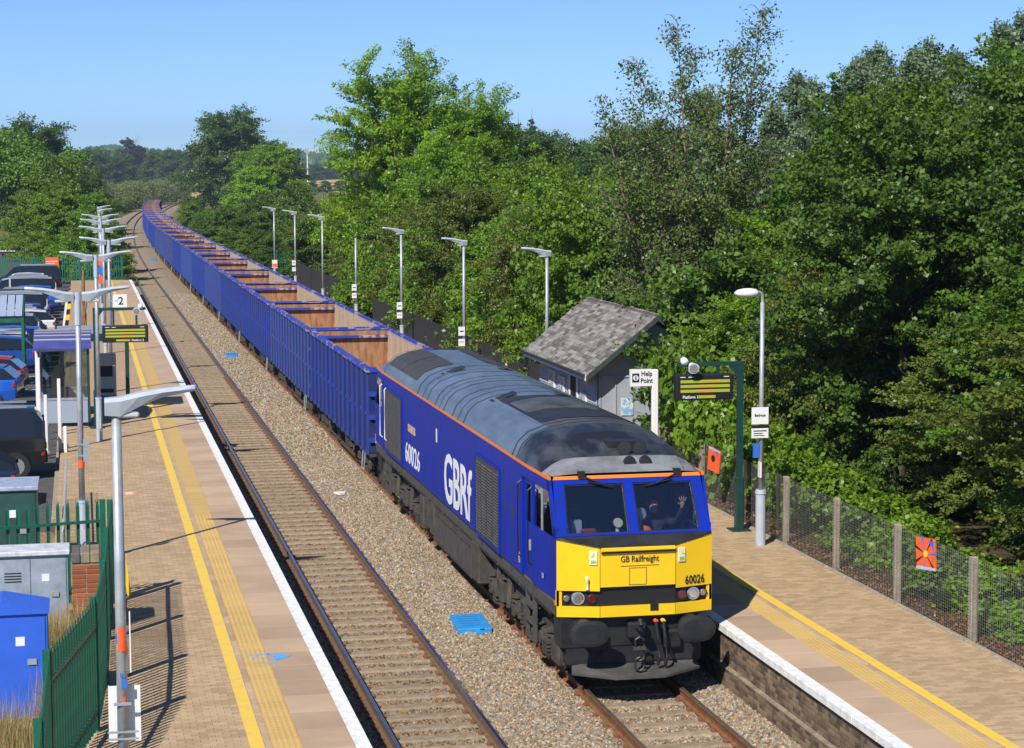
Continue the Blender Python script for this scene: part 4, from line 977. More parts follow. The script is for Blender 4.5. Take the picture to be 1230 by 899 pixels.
    fr = MB()
    def bar(u0, u1, v0, v1, d=.02, th=.05): fr.slab([W(u0, v0, d), W(u1, v0, d), W(u1, v1, d), W(u0, v1, d)], Vector(W(0, 0, -th))-Vector(W(0, 0, 0)))
    bar(-1.265, -1.09, 0, 1); bar(1.09, 1.265, 0, 1); bar(-.075, .075, 0, 1); bar(-1.09, -.075, 0, .04); bar(.075, 1.09, 0, .04); bar(-1.09, -.075, .9, 1); bar(.075, 1.09, .9, 1)
    fr.build('windscreen_frame', M['loco_blue'], loco)
    for (a, b) in [(-1.09, -.075), (.075, 1.09)]:
        MB().slab([W(a, .04, -.01), W(b, .04, -.01), W(b, .9, -.01), W(a, .9, -.01)], Vector(W(0, 0, -.008))-Vector(W(0, 0, 0))).build('windscreen', M['windscreen'], loco)
        rb = MB()
        for (u0, u1, v0, v1) in [(a, b, .04, .06), (a, b, .88, .9), (a, a+.02, .06, .88), (b-.02, b, .06, .88)]: rb.slab([W(u0, v0, .004), W(u1, v0, .004), W(u1, v1, .004), W(u0, v1, .004)], Vector(W(0, 0, -.012))-Vector(W(0, 0, 0)))
        rb.build('rubber_seal', M['black'], loco)
        # wiper
        c_ = a+.42 if a < 0 else b-.35
        sx = 1 if a < 0 else -1
        MB().tube([W(c_-sx*.12, 1.03, .06), W(c_+sx*.28, .86, .05)], .014, 5).tube([W(c_-sx*.02, .93, .045), W(c_+sx*.45, .83, .04)], .011, 5).build('wiper', M['black'], loco)
        MB().box(W(c_-sx*.12, 1.06, .05), (.11, .1, .1)).build('wiper_motor', M['black'], loco)
    MB().slab([W(-1.27, .985, .03), W(1.27, .985, .03), W(1.25, 1.045, .03), W(-1.25, 1.045, .03)], Vector(W(0, 0, -.05))-Vector(W(0, 0, 0))).build('orange_stripe', M['orange_stripe'], loco)
    # inside
    y0, y1 = sorted((mir(2.42, e_), mir(2.46, e_))); MB().bx(-1.27, 1.27, y0, y1, 1.4, 3.5).build('cab_bulkhead', M['cab_dark'], loco)
    y0, y1 = sorted((mir(.1, e_), mir(2.4, e_))); MB().bx(-1.2, 1.2, y0, y1, 1.4, 1.45).build('cab_floor', M['cab_dark'], loco)
    y0, y1 = sorted((mir(.14, e_), mir(.62, e_))); MB().bx(-1.2, 1.2, y0, y1, 1.45, 2.36).build('control_desk', M['cab_panel'], loco)
    for x in (-.62, .62):
        y0, y1 = sorted((mir(1.25, e_), mir(1.75, e_)))
        s_ = MB().bevbox((x, (y0+y1)/2, 1.95), (.5, .48, .12), .03).build('seat', M['cab_dark'], loco)
        MB().bevbox((x, mir(1.78, e_), 2.35), (.46, .1, .7), .03).build('seat_back', M['cab_dark'], s_)
        MB().cyl((x, mir(1.5, e_), 1.45), (x, mir(1.5, e_), 1.9), .06).build('seat_stem', M['cab_dark'], s_)
    if e_ == 0:
        MB().box((-.82, .55, 2.5), (.16, .12, .3)).box((-.98, .55, 2.47), (.08, .1, .24)).build('desk_box', mat('pale_equipment', (.35, .4, .5), .5), loco)
        MB().cyl((-.15, .5, 2.36), (-.15, .5, 2.58), .03).cyl((-.15, .44, 2.6), (-.15, .5, 2.6), .075, n=12).build('desk_lamp', mat('cream_knob', (.75, .70, .5), .4), loco)
        MB().cyl((.24, .5, 2.38), (.24, .52, 2.5), .07, n=10).cyl((.24, .53, 2.72), (.24, .56, 2.72), .1, n=12).cyl((.24, .54, 2.5), (.24, .55, 2.72), .02).build('desk_fan', M['galv'], loco)
        y0, y1 = sorted((.14, .6))
    # buffer beam, buffers, coupling, plough
    y0, y1 = sorted((mir(-.02, e_), mir(.5, e_))); MB().bx(-1.2, 1.2, y0, y1, .72, 1.215).build('buffer_beam', M['soot'], loco)
    for s_ in (-1, 1):
        x = s_*.865
        b_ = MB().cyl(P(x, 0, 1.04), P(x, -.32, 1.04), .17, .15, n=14).cyl(P(x, -.3, 1.04), P(x, -.5, 1.04), .11, n=12).bx(x-.22, x+.22, *sorted((mir(-.03, e_), mir(.0, e_))), .84, 1.2).build('buffer', M['soot'], loco)
        hd = MB(); n_ = 20; pts = []
        for k, (yy, sc) in enumerate([(-.48, .9), (-.52, 1.0), (-.545, .97), (-.56, .75), (-.566, .35)]):
            for i in range(n_):
                t = 2*math.pi*i/n_; ex = math.copysign(abs(math.cos(t))**.75, math.cos(t)); ez = math.copysign(abs(math.sin(t))**.85, math.sin(t))
                hd.v.append(P(x+ex*.315*sc, yy, 1.04+ez*.21*sc))
        for k in range(4):
            for i in range(n_): hd.f.append((k*n_+i, k*n_+(i+1) % n_, (k+1)*n_+(i+1) % n_, (k+1)*n_+i))
        hd.f += [tuple(range(n_)), tuple(range(4*n_, 5*n_))]; hd.m = [0]*len(hd.f)
        hd.build('buffer_head', M['soot'], b_, smooth=False)
        # hoses and cocks
        for j, (xx, c_) in enumerate([(.3, 'orange_print'), (.42, 'yellow_print')]):
            if s_ > 0:
                h_ = MB().tube([P(xx, -.05, 1.12), P(xx, -.2, 1.1), P(xx+.02, -.24, .85), P(xx+.05, -.25, .55), P(xx+.03, -.2, .42)], .028, 7).build('air_hose', M['soot'], loco)
                MB().cyl(P(xx, -.12, 1.12), P(xx, -.2, 1.12), .034, n=8).build('hose_cock', M[c_], h_)
        MB().tube([P(s_*.55, -.04, .95), P(s_*.55, -.12, .9), P(s_*.55, -.12, .6), P(s_*.62, -.1, .5)], .024, 6).build('air_hose', M['soot'], loco)
        MB().bevbox(P(s_*.6, -.06, .8), (.3, .12, .3), .03).build('bracket', M['soot'], loco)
    cp = MB().bevbox(P(.0, -.1, .98), (.3, .2, .26), .03).build('drawhook', M['soot'], loco)
    MB().tube([P(0, -.15, 1.02), P(0, -.36, 1.05), P(0, -.42, 1.12), P(0, -.34, 1.18)], .045, 8).build('hook', M['soot'], cp)
    for k in range(3):
        z = .86-k*.16; MB().tube([P(-.07, -.3, z), P(-.07, -.3, z-.14), P(0, -.3, z-.18), P(.07, -.3, z-.14), P(.07, -.3, z), P(0, -.3, z+.04), P(-.07, -.3, z)], .022, 6).build('coupling_link', M['soot'], cp)
    MB().box(P(0, -.3, .72), (.2, .06, .05)).build('screw', M['under'], cp)
    pl = MB()
    pl.slab([P(-1.05, -.1, .30), P(-.4, -.42, .26), P(.4, -.42, .26), P(1.05, -.1, .30), P(1.0, .1, .44), P(-1.0, .1, .44)], (0, 0, .04))
    pl.build('obstacle_deflector', M['solebar'], loco)
    y0, y1 = sorted((mir(.0, e_), mir(.35, e_))); MB().bx(-1.1, 1.1, y0, y1, .44, .72).build('dragbox', M['soot'], loco)
    # roof of the cab: horn group
    for x in (-.02, .24):
        MB().cyl(P(x+.12, 1.28, 3.70), P(x+.12, 1.02, 3.72), .05, .115, n=14).build('horn', M['soot'], loco)
    MB().bx(-.1, .46, *sorted((mir(1.3, e_), mir(1.6, e_))), 3.62, 3.80).build('horn_box', M['soot'], loco)
    for x in (.1, .36): MB().cyl(P(x+.02, .80, 3.535), P(x+.02, .72, 3.52), .10, n=12).build('horn', M['soot'], loco)
M['lamp_glass'] = mat('headlight_lens', (.62, .64, .62), .12, metal=.85, coat=1.0)
M['tail_red'] = mat('tail_lamp_red', (.10, .008, .008), .2, coat=.6)
M['marker'] = mat('marker_lens', (.30, .29, .26), .15, metal=.5, coat=.6)
M['pg'] = mat('plate_green', (.3, .5, .05), .5)
cab_end(0); cab_end(1)
place_text('company_name', T['gbr'], loco, (.03, -.2055, 2.055), (1, 0, 0), (0, 0, 1), w=.62, h=.13)
MB().bx(-.28, .34, -.2035, -.2, 2.018, 2.028).build('underline', M['print_black'], loco)
a_ = math.atan2(.2, .65)
place_text('number', T['n_front'], loco, (.96, -.104, 1.68), (math.cos(a_), math.sin(a_), 0), (0, 0, 1), w=.36, h=.14)
# roof: rings from cantrail to crown
RINGS = [(.5, [(1.215, 3.375), (1.15, 3.385), (.95, 3.40), (.7, 3.41), (.35, 3.41), (0, 3.41)]), (.98, [(1.29, 3.375), (1.12, 3.50), (.95, 3.58), (.7, 3.60), (.35, 3.605), (0, 3.605)]),
         (2.0, [(1.32, 3.375), (1.2, 3.57), (1.03, 3.71), (.72, 3.82), (.37, 3.87), (0, 3.88)]), (2.7, [(1.32, 3.375), (1.22, 3.60), (1.05, 3.76), (.75, 3.88), (.38, 3.945), (0, 3.96)])]
FULL = RINGS[-1][1]
rings = [(y, r_) for y, r_ in RINGS]+[(LL-y, r_) for y, r_ in reversed(RINGS)]
def ring_pts(r_, y, d=0.0):
    out = []
    for i, (x, z) in enumerate(r_):
        nx = d*(x/1.32)**2; out.append((-(x+nx), y, z+d*(1-(x/1.5)**2)))
    for (x, z) in list(reversed(r_))[1:]:
        nx = d*(x/1.32)**2; out.append((x+nx, y, z+d*(1-(x/1.5)**2)))
    return out
def roof_piece(y_r, name, mt_, d=0.0, lo=0, hi=11):
    mb = MB(); n_ = None
    for y, r_ in y_r:
        pts = ring_pts(r_, y, d)[lo:hi]; n_ = len(pts); mb.v += pts
    for k in range(len(y_r)-1):
        for i in range(n_-1): mb.f.append((k*n_+i, k*n_+i+1, (k+1)*n_+i+1, (k+1)*n_+i)); mb.m.append(0)
    return mb.build(name, mt_, loco, fix=False, smooth=False)
roof_piece(rings[0:2], 'cab_roof_front', M['loco_roof_pale']); roof_piece(rings[1:4], 'cab_roof', M['loco_roof_dark'])
roof_piece(rings[3:5], 'roof', M['loco_roof']); roof_piece(rings[4:7], 'cab_roof', M['loco_roof']); roof_piece(rings[6:8], 'cab_roof_front', M['loco_roof_pale'])
for y in (2.75, 3.1, 7.7, 8.9, 9.9, 10.9, 11.9, 13.2, 18.2): roof_piece([(y, FULL), (y+.05, FULL)], 'roof_joint', M['soot'], .006)
for y in (8.3, 10.4, 12.5): roof_piece([(y, FULL), (y+.06, FULL)], 'roof_rib', M['loco_roof'], .018)
# exhaust hatch: black, sooty, with the bulge of the silencer
hx = roof_piece([(3.4, FULL), (3.42, FULL), (7.0, FULL), (7.02, FULL)], 'exhaust_hatch', M['soot'], .012, 3, 9)
sb = MB()
for k, y in enumerate(np.linspace(4.6, 6.6, 13)):
    s_ = math.sin(math.pi*k/12)**.5 if 0 < k < 12 else .05
    for i in range(11):
        t = math.pi*i/10; sb.v.append((-math.cos(t)*.72, y, 3.86+math.sin(t)*.2*s_))
for k in range(12):
    for i in range(10): sb.f.append((k*11+i, k*11+i+1, (k+1)*11+i+1, (k+1)*11+i)); sb.m.append(0)
sb.build('silencer', mat('sooty_silencer', (.03, .03, .03), .38, col2=(.10, .095, .085), scale=2.5), hx, fix=False, smooth=True)
roof_piece([(2.2, RINGS[2][1]), (2.7, FULL), (3.4, FULL)], 'soot_stain', mat('soot_stain', (.045, .045, .048), .55, col2=(.09, .095, .105), scale=2), .003, 3, 9)
for (y0, y1) in [(13.9, 15.9), (16.0, 18.0)]:
    for (lo, hi) in [(1, 5), (6, 10)]:
        roof_piece([(y0, FULL), (y1, FULL)], 'radiator_grille', M['grille'], .012, lo, hi)
for y in (7.3, 12.7):
    for k in (-1, 1): MB().box((k*.62, y, 3.915), (.5, .35, .02), ry=k*.35).build('roof_hatch', M['soot'], loco)
MB().bx(-1.25, 1.25, .5, LL-.5, 1.15, 1.22).build('floor_pan', M['soot'], loco)
MB().bx(-1.25, 1.25, 2.5, LL-2.5, 1.22, 3.3).build('engine_compartment', M['cab_dark'], loco)

# bogies
def wheel_mesh(r_, mt_):
    mb = MB()
    for s_ in (-1, 1):
        x = s_*.752; mb.cyl((x-.065*s_, 0, 0), (x+.07*s_, 0, 0), r_, r_*.985, n=24).cyl((x-.085*s_, 0, 0), (x-.06*s_, 0, 0), r_+.028, n=24).cyl((x+.07*s_, 0, 0), (x+.1*s_, 0, 0), .17, .14, n=12)
    mb.cyl((-.75, 0, 0), (.75, 0, 0), .09, n=8); return mb.mesh('wheelset', mt_)
WL = wheel_mesh(.56, M['wheel'])
def loco_bogie(yc):
    b_ = MB()
    for s_ in (-1, 1):
        b_.slab([(s_*1.02, -2.65, .72), (s_*1.02, -2.4, .62), (s_*1.02, 2.4, .62), (s_*1.02, 2.65, .72), (s_*1.02, 2.65, .92), (s_*1.02, 1.2, .98), (s_*1.02, -1.2, .98), (s_*1.02, -2.65, .92)], (-s_*.12, 0, 0))
    b_.bx(-.95, .95, -.25, .25, .6, .9).bx(-.95, .95, -2.6, -2.45, .6, .85).bx(-.95, .95, 2.45, 2.6, .6, .85)
    f = b_.build('bogie', M['under'], loco, (0, yc, 0))
    for dy in (-2.06, 0, 2.06):
        inst('wheelset', WL, (0, dy, .56), 0, f)
        for s_ in (-1, 1):
            MB().bevbox((s_*1.07, dy, .56), (.16, .34, .3), .04).cyl((s_*1.14, dy, .56), (s_*1.2, dy, .56), .11, n=12).build('axlebox', M['under'], f)
            for q in (-.36, .36):
                mb = MB()
                for k in range(5): mb.cyl((s_*1.06, dy+q, .42+k*.075), (s_*1.06, dy+q, .46+k*.075), .105, n=12)
                mb.cyl((s_*1.06, dy+q, .40), (s_*1.06, dy+q, .8), .06, n=8).build('coil_spring', M['under'], f)
    for s_ in (-1, 1):
        for dy in (-1.05, 1.0):
            MB().bevbox((s_*1.14, dy, .72), (.2, .3, .42), .03).cyl((s_*1.14, dy+.25, .5), (s_*1.14, dy+.25, .95), .07, n=10).build('brake_cylinder', M['under'], f)
            MB().tube([(s_*1.2, dy-.2, .98), (s_*1.22, dy, .86), (s_*1.2, dy+.35, .9), (s_*1.16, dy+.5, .7)], .025, 6).build('brake_pipe', M['under'], f)
        for dy in (-1.5, .55, 1.55): MB().cyl((s_*1.17, dy, .5), (s_*1.1, dy+.1, 1.08), .055, n=8).build('damper', M['under'], f)
        mb = MB()
        for dy in (-2.06, 2.06):
            for k in range(4): mb.bx(min(s_*1.08, s_*1.2), max(s_*1.08, s_*1.2), dy-.5, dy-.16, .36+k*.06, .395+k*.06)
        mb.build('fins', M['under'], f)
    return f
loco_bogie(3.6); loco_bogie(LL-3.6)
for s_ in (-1, 1):
    xs_ = sorted((s_*.75, s_*1.24))
    t = MB().bevbox((s_*1.0, 9.35, .78), (.5, 4.1, .82), .05).build('fuel_tank', M['under'], loco)
    for k in range(3): MB().bx(*sorted((s_*1.25, s_*1.262)), 7.5+k*1.35, 8.7+k*1.35, .48, 1.0).build('tank_panel', M['solebar'], t)
    MB().bx(*sorted((s_*1.25, s_*1.275)), 7.4, 11.3, 1.03, 1.07).build('tank_rail', M['under'], t)
    for k, (y, l_, z0, z1) in enumerate([(6.85, .7, .45, 1.2), (11.75, .55, .5, 1.2), (12.45, .5, .55, 1.2), (13.1, .5, .42, 1.15)]): MB().bevbox((s_*1.08, y, (z0+z1)/2), (.38, l_, z1-z0), .03).build('equipment_case', M['under'], loco)
    for e_ in (0, 1):   # cab steps
        yy = mir(2.0, e_); ls = MB()
        for y in (yy-.28, yy+.28): ls.bx(*sorted((s_*1.2, s_*1.27)), y-.02, y+.02, .42, 1.22)
        for z in (.45, .72, .98): ls.bx(*sorted((s_*1.1, s_*1.29)), yy-.26, yy+.26, z, z+.03)
        ls.build('cab_steps', M['solebar'], loco)
        MB().bevbox((s_*1.0, mir(.55, e_), .55), (.36, .55, .42), .03).build('sand_box', M['under'], loco)
        MB().cyl((s_*1.05, mir(.6, e_), .75), (s_*1.05, mir(.6, e_), 1.1), .12, .09, n=10).build('sand_filler', M['under'], loco)
    for k in range(9): MB().bx(*sorted((s_*1.235, s_*1.27)), 2.8+k*1.9, 2.86+k*1.9, 1.17, 1.23).build('lifting_lug', M['solebar'], loco)

# ---------------------------------------------------------------- the driver
M['skin'] = mat('skin', (.55, .30, .20), .5); M['dark_cloth'] = mat('dark_jacket', (.035, .04, .05), .8); M['hair'] = mat('dark_hair', (.03, .02, .015), .7); M['hivis'] = mat('orange_cloth', (.9, .17, .02), .7)
def skin_mesh(name, verts, edges, radii, mt_, parent, loc=(0, 0, 0), sub=1, rootv=0):
    me = bpy.data.meshes.new(name); bm = bmesh.new(); ly = bm.verts.layers.skin.verify(); V = []
    for k, (c_, r_) in enumerate(zip(verts, radii)):
        v = bm.verts.new(c_); v[ly].radius = (r_, r_) if not isinstance(r_, tuple) else r_; v[ly].use_root = (k == rootv); V.append(v)
    for a, b in edges: bm.edges.new((V[a], V[b]))
    bm.to_mesh(me); bm.free(); me.materials.append(mt_)
    o = inst(name, me, loc, 0, parent)
    o.modifiers.new('skin', 'SKIN'); ss = o.modifiers.new('sub', 'SUBSURF'); ss.levels = sub; ss.render_levels = sub
    return o
DX, DY = TB+.62, 31.03
drv = empty('person', (DX, DY+1.18, 1.88), 0, 'train driver in dark clothes waving an open hand behind the windscreen', 'person')
# seated: pelvis at the seat, feet on the floor, right hand on the desk, left hand raised to the glass
bv = [(0, 0, .12), (0, 0, .3), (0, -.02, .5), (0, -.03, .62), (0, -.04, .68),            # 0-4 pelvis .. neck
      (-.19, -.03, .62), (-.27, -.14, .38), (-.22, -.42, .33),                          # 5-7 the arm to the desk
      (.19, -.04, .62), (.31, -.30, .62), (.33, -.52, .82), (.335, -.57, .93),           # 8-11 the raised arm
      (-.1, -.02, .08), (-.12, -.42, .10), (-.12, -.46, -.32), (-.12, -.6, -.42),
      (.1, -.02, .08), (.12, -.42, .10), (.12, -.46, -.32), (.12, -.6, -.42)]
be = [(0, 1), (1, 2), (2, 3), (3, 4), (3, 5), (5, 6), (6, 7), (3, 8), (8, 9), (9, 10), (10, 11), (0, 12), (12, 13), (13, 14), (14, 15), (0, 16), (16, 17), (17, 18), (18, 19)]
br2 = [.16, .15, .17, .14, .062, .085, .06, .042, .085, .06, .045, .034, .1, .085, .06, .05, .1, .085, .06, .05]
skin_mesh('body', bv, be, br2, M['dark_cloth'], drv, sub=2)
hd = skin_mesh('head', [(0, -.05, .74), (0, -.06, .80), (0, -.065, .88), (0, -.055, .97)], [(0, 1), (1, 2), (2, 3)], [.055, .075, .092, .06], M['skin'], drv, sub=2)
skin_mesh('hair', [(0, -.005, .9), (0, -.01, .95), (0, -.03, 1.0)], [(0, 1), (1, 2)], [.085, .095, .06], M['hair'], hd, sub=2)
MB().cyl((0, -.155, .875), (0, -.19, .86), .018, .012, n=6).build('nose', M['skin'], hd)
for s_ in (-1, 1):
    MB().cyl((s_*.034, -.142, .89), (s_*.034, -.154, .89), .008, n=8).build('eye', M['cab_dark'], hd); MB().cyl((s_*.09, -.05, .885), (s_*.105, -.05, .885), .03, .02, n=8).build('ear', M['skin'], hd)
MB().box((0, -.152, .825), (.05, .01, .01)).build('mouth', mat('lips', (.35, .13, .1), .5), hd)
ha = (.335, -.57, .92)
hv, he, hr = [(.33, -.53, .84), (ha[0], ha[1], ha[2]), (ha[0]+.005, ha[1]-.01, ha[2]+.05), (ha[0]+.008, ha[1]-.012, ha[2]+.085)], [(0, 1), (1, 2), (2, 3)], [.030, .026, (.040, .018), (.042, .016)]
hand = skin_mesh('hand', hv, he, hr, M['skin'], drv, sub=2)
for i, (dx, ang, ln) in enumerate([(-.036, -.30, .078), (-.012, -.10, .09), (.014, .08, .085), (.038, .28, .066)]):
    bx_, bz_ = ha[0]+.008+dx, ha[2]+.085; sx, cx = math.sin(ang), math.cos(ang)
    skin_mesh('finger', [(bx_, ha[1]-.012, bz_), (bx_+sx*ln*.4, ha[1]-.018, bz_+cx*ln*.4), (bx_+sx*ln*.75, ha[1]-.016, bz_+cx*ln*.75), (bx_+sx*ln, ha[1]-.010, bz_+cx*ln)], [(0, 1), (1, 2), (2, 3)], [.0115, .0105, .0095, .008], M['skin'], hand, sub=1)
skin_mesh('thumb', [(ha[0]-.02, ha[1]-.008, ha[2]+.03), (ha[0]-.052, ha[1]-.015, ha[2]+.05), (ha[0]-.078, ha[1]-.018, ha[2]+.072)], [(0, 1), (1, 2)], [.014, .012, .0095], M['skin'], hand, sub=1)
skin_mesh('hand', [(-.22, -.42, .33), (-.2, -.5, .33), (-.19, -.55, .32)], [(0, 1), (1, 2)], [.03, .035, .02], M['skin'], drv, sub=1)
# orange hi-vis bundle on the desk
o = MB()
for k in range(5):
    r_ = [.10, .115, .10, .07, .02][k]
    o.v += [(math.cos(t)*r_*(1+.15*math.sin(3*t+k)), math.sin(t)*r_*.6, [0, .06, .12, .165, .185][k]) for t in np.linspace(0, 2*math.pi, 12, endpoint=False)]
o.f = [(k*12+i, k*12+(i+1) % 12, k*12+12+(i+1) % 12, k*12+12+i) for k in range(4) for i in range(12)]+[tuple(range(11, -1, -1)), tuple(range(48, 60))]; o.m = [0]*len(o.f)
o = o.build('folded_vest', M['hivis'], None, (TB+.28, DY+.40, 2.362), smooth=True); top(o, 'bright orange folded vest lying on the cab desk behind the windscreen', 'vest')
o = MB().bevbox((0, 0, .09), (.26, .1, .18), .03).build('rucksack', mat('red_rucksack', (.22, .03, .03), .7), None, (TB-.66, DY+.36, 2.362)); top(o, 'small red bag lying on the cab desk behind the left windscreen', 'bag')

# ---------------------------------------------------------------- wagons
M['wagon_blue'] = mat('wagon_blue', (.026, .062, .38), .55, col2=(.035, .055, .22), scale=1.6, stretch=(1, 1.5, .3), spec=.2)
M['wagon_panel'] = mat('grimy_wagon_panel', (.011, .026, .16), .7, col2=(.04, .042, .07), scale=1.1, stretch=(1, 1.6, .5), spec=.15, contrast=(.32, .6))
M['wagon_light'] = mat('sun_bleached_wagon_blue', (.048, .092, .36), .6, col2=(.05, .075, .22), scale=1.4, stretch=(1, 1, .3), spec=.2)
M['wagon_faded'] = mat('wagon_faded_blue', (.055, .075, .20), .6, col2=(.035, .06, .24), scale=1.6)
M['wagon_rust'] = mat('sandy_rust_interior', (.52, .35, .21), .9, col2=(.24, .105, .045), scale=2.4, detail=9, bump=.2, stretch=(1, 1, 2), contrast=(.34, .6))
M['wagon_rim'] = mat('scuffed_blue_rim', (.022, .055, .40), .5, col2=(.42, .33, .27), scale=2.2, contrast=(.40, .47), stretch=(1, .5, 1))
M['wagon_beige'] = mat('dusty_beige_lining', (.56, .43, .31), .9, col2=(.36, .23, .13), scale=1.6, detail=9, stretch=(1, 2.5, .6), contrast=(.32, .55))
M['wagon_rust'] = mat('rusty_brown_lining', (.40, .215, .11), .9, col2=(.20, .085, .035), scale=3.0, detail=9, stretch=(2.2, 1, .5), contrast=(.34, .62))
WLEN, WP = 13.35, 14.12
def wagon_proto(blue, single):
    root = empty('box_wagon', (0, 0, 0))
    W_, Z0, Z1 = 1.26, .98, 3.2; t = .05
    ou = MB(); ou.bx(-W_, -W_+t, 0, WLEN, Z0, Z1-.02).bx(W_-t, W_, 0, WLEN, Z0, Z1-.02).bx(-W_+t, W_-t, 0, t, Z0, Z1-.02).bx(-W_+t, W_-t, WLEN-t, WLEN, Z0, Z1-.02)
    body = ou.build('body', M['wagon_panel'] if blue is not M['wagon_faded'] else blue, root)
    q = .006
    li = MB(); x = W_-t-q
    li.bx(-x, -x+.004, t+q, WLEN-t-q, Z0+.1, Z1-.07).bx(x-.004, x, t+q, WLEN-t-q, Z0+.1, Z1-.07).build('side_lining', M['wagon_beige'], body)
    li = MB(); li.bx(-x+.005, x-.005, t+q, t+q+.004, Z0+.1, Z1-.07).bx(-x+.005, x-.005, WLEN-t-q-.004, WLEN-t-q, Z0+.1, Z1-.07).bx(-W_+t, W_-t, t, WLEN-t, Z0+.05, Z0+.1)
    li.build('end_lining', M['wagon_rust'], body)
    rm = MB(); rm.bx(-W_-.06, -W_+.06, -.02, WLEN+.02, Z1-.13, Z1).bx(W_-.06, W_+.06, -.02, WLEN+.02, Z1-.13, Z1).bx(-W_+.06, W_-.06, -.03, .05, Z1-.13, Z1).bx(-W_+.06, W_-.06, WLEN-.05, WLEN+.03, Z1-.13, Z1)
    rm.build('rim', M['wagon_rim'], root)
    MB().bx(-W_+.07, W_-.07, WLEN-.2, WLEN-.14, Z1-.28, Z1-.2).build('end_bar', M['wagon_rim'], root)
    rib = MB(); 
    for s_ in (-1, 1):
        rib = MB(); jb = MB()
        rib.slab([(0, -.05, Z0-.06), (0, .05, Z0-.06), (0, .05, Z1-.13), (0, -.05, Z1-.13)], (s_*.05, 0, 0))
        rib.slab([(s_*.05, -.055, 1.98), (s_*.05, .055, 1.98), (s_*.085, .055, 1.98), (s_*.085, -.055, 1.98)], (-s_*.02, 0, .09))
        rib.slab([(s_*.05, -.055, Z0-.06), (s_*.05, .055, Z0-.06), (s_*.08, .055, Z0-.06), (s_*.08, -.055, Z0-.06)], (0, 0, .07))
        me = rib.mesh('rib', blue); n_ = 14
        for i in range(n_):
            y = .12+i*(WLEN-.24)/(n_-1)
            if single: inst('rib', me, (s_*W_, y, 0), 0, root)
            else: jb.add([(v[0]+s_*W_, v[1]+y, v[2]) for v in rib.v], rib.f)
        if not single: jb.build('side_ribs', blue, root)
    eb = MB()
    for e_, y in ((-1, 0), (1, WLEN)):
        for z in (1.25, 1.85, 2.45): eb.bx(-W_, W_, *sorted((y, y+e_*.09)), z, z+.12)
    eb.build('end_ribs', blue, root)
    MB().bx(-W_+.02, W_-.02, .02, WLEN-.02, Z0-.12, Z0).bx(-.3, .3, 0, WLEN, .7, Z0-.12).build('underframe', M['under'], root)
    for yc in (2.3, WLEN-2.3):
        bo = MB()
        for s_ in (-1, 1): bo.slab([(s_*1.0, -1.35, .5), (s_*1.0, -.5, .36), (s_*1.0, .5, .36), (s_*1.0, 1.35, .5), (s_*1.0, 1.35, .66), (s_*1.0, .55, .74), (s_*1.0, -.55, .74), (s_*1.0, -1.35, .66)], (-s_*.1, 0, 0))
        bo.bx(-.95, .95, -.2, .2, .45, .7)
        b_ = bo.build('bogie', M['under'], root, (0, yc, 0))
        for dy in (-1.0, 1.0): inst('wheelset', WS, (0, dy, .46), 0, b_)
        sp_ = MB()
        for s_ in (-1, 1):
            for dy in (-1.0, 1.0): sp_.bevbox((s_*1.03, dy, .48), (.16, .3, .24), .03)
            for dy in (-.15, .15): sp_.cyl((s_*1.02, dy, .42), (s_*1.02, dy, .68), .09, n=10)
        sp_.build('axleboxes', M['under'], b_)
    ug = MB()
    for s_ in (-1, 1):
        ug.bx(*sorted((s_*.7, s_*1.1)), 5.2, 6.2, .45, .85).cyl((s_*.8, 7.0, .62), (s_*.8, 8.6, .62), .19, n=10).tube([(s_*1.1, 4.2, .85), (s_*1.12, 4.2, .5), (s_*1.12, 4.9, .42), (s_*1.12, 9.6, .42), (s_*1.1, 10, .8)], .025, 5)
    ug.build('brake_gear', M['under'], root)
    bf = MB()
    for y, e_ in ((0, -1), (WLEN, 1)):
        for s_ in (-1, 1): bf.cyl((s_*.865, y, 1.05), (s_*.865, y+e_*.2, 1.05), .09, n=10).cyl((s_*.865, y+e_*.2, 1.05), (s_*.865, y+e_*.235, 1.05), .2, n=14)
        bf.cyl((0, y, .98), (0, y+e_*.25, .98), .07)
    bf.build('buffers', M['under'], root)
    # steps and hand brake wheel at the corners
    MB().tube([(-1.32, .35, .95), (-1.36, .35, .5), (-1.36, .75, .5), (-1.32, .75, .95)], .018, 5).tube([(1.32, .35, .95), (1.36, .35, .5), (1.36, .75, .5), (1.32, .75, .95)], .018, 5).build('step', M['galv'], root)
    return root
WS = wheel_mesh(.46, M['wheel'])
protos = [wagon_proto(M['wagon_blue'], True), wagon_proto(M['wagon_blue'], False), wagon_proto(M['wagon_faded'], False), wagon_proto(M['wagon_light'], True), wagon_proto(M['wagon_light'], False)]
used = [False]*5
ords = ['first', 'second', 'third', 'fourth', 'fifth', 'sixth', 'seventh', 'eighth', 'ninth', 'tenth', 'eleventh', 'twelfth', 'thirteenth', 'fourteenth', 'fifteenth', 'sixteenth', 'seventeenth', 'eighteenth', 'nineteenth', 'twentieth', 'twenty-first', 'twenty-second', 'twenty-third', 'twenty-fourth', 'twenty-fifth', 'twenty-sixth']
y = 52.45
for i in range(26):
    k = (3 if i in (1, 4) else 0) if i < 5 else (2 if i in (8, 10, 17) else 4 if i in (6, 9, 13, 15, 20, 23) else 1)
    o = copy_tree(protos[k]) if used[k] else protos[k]; used[k] = True
    h = head(y+7)
    o.location = (TB+off(y), y, 0); o.rotation_euler = (0, 0, -math.atan2(off(y+WLEN)-off(y), WLEN))
    top(o, ('faded grey-blue' if k == 2 else 'paler blue' if k > 2 else 'blue')+' open box wagon with sandy interior, '+ords[i]+' behind the locomotive', 'wagon', 'box wagons of the train')
    y += WP*math.cos(h)
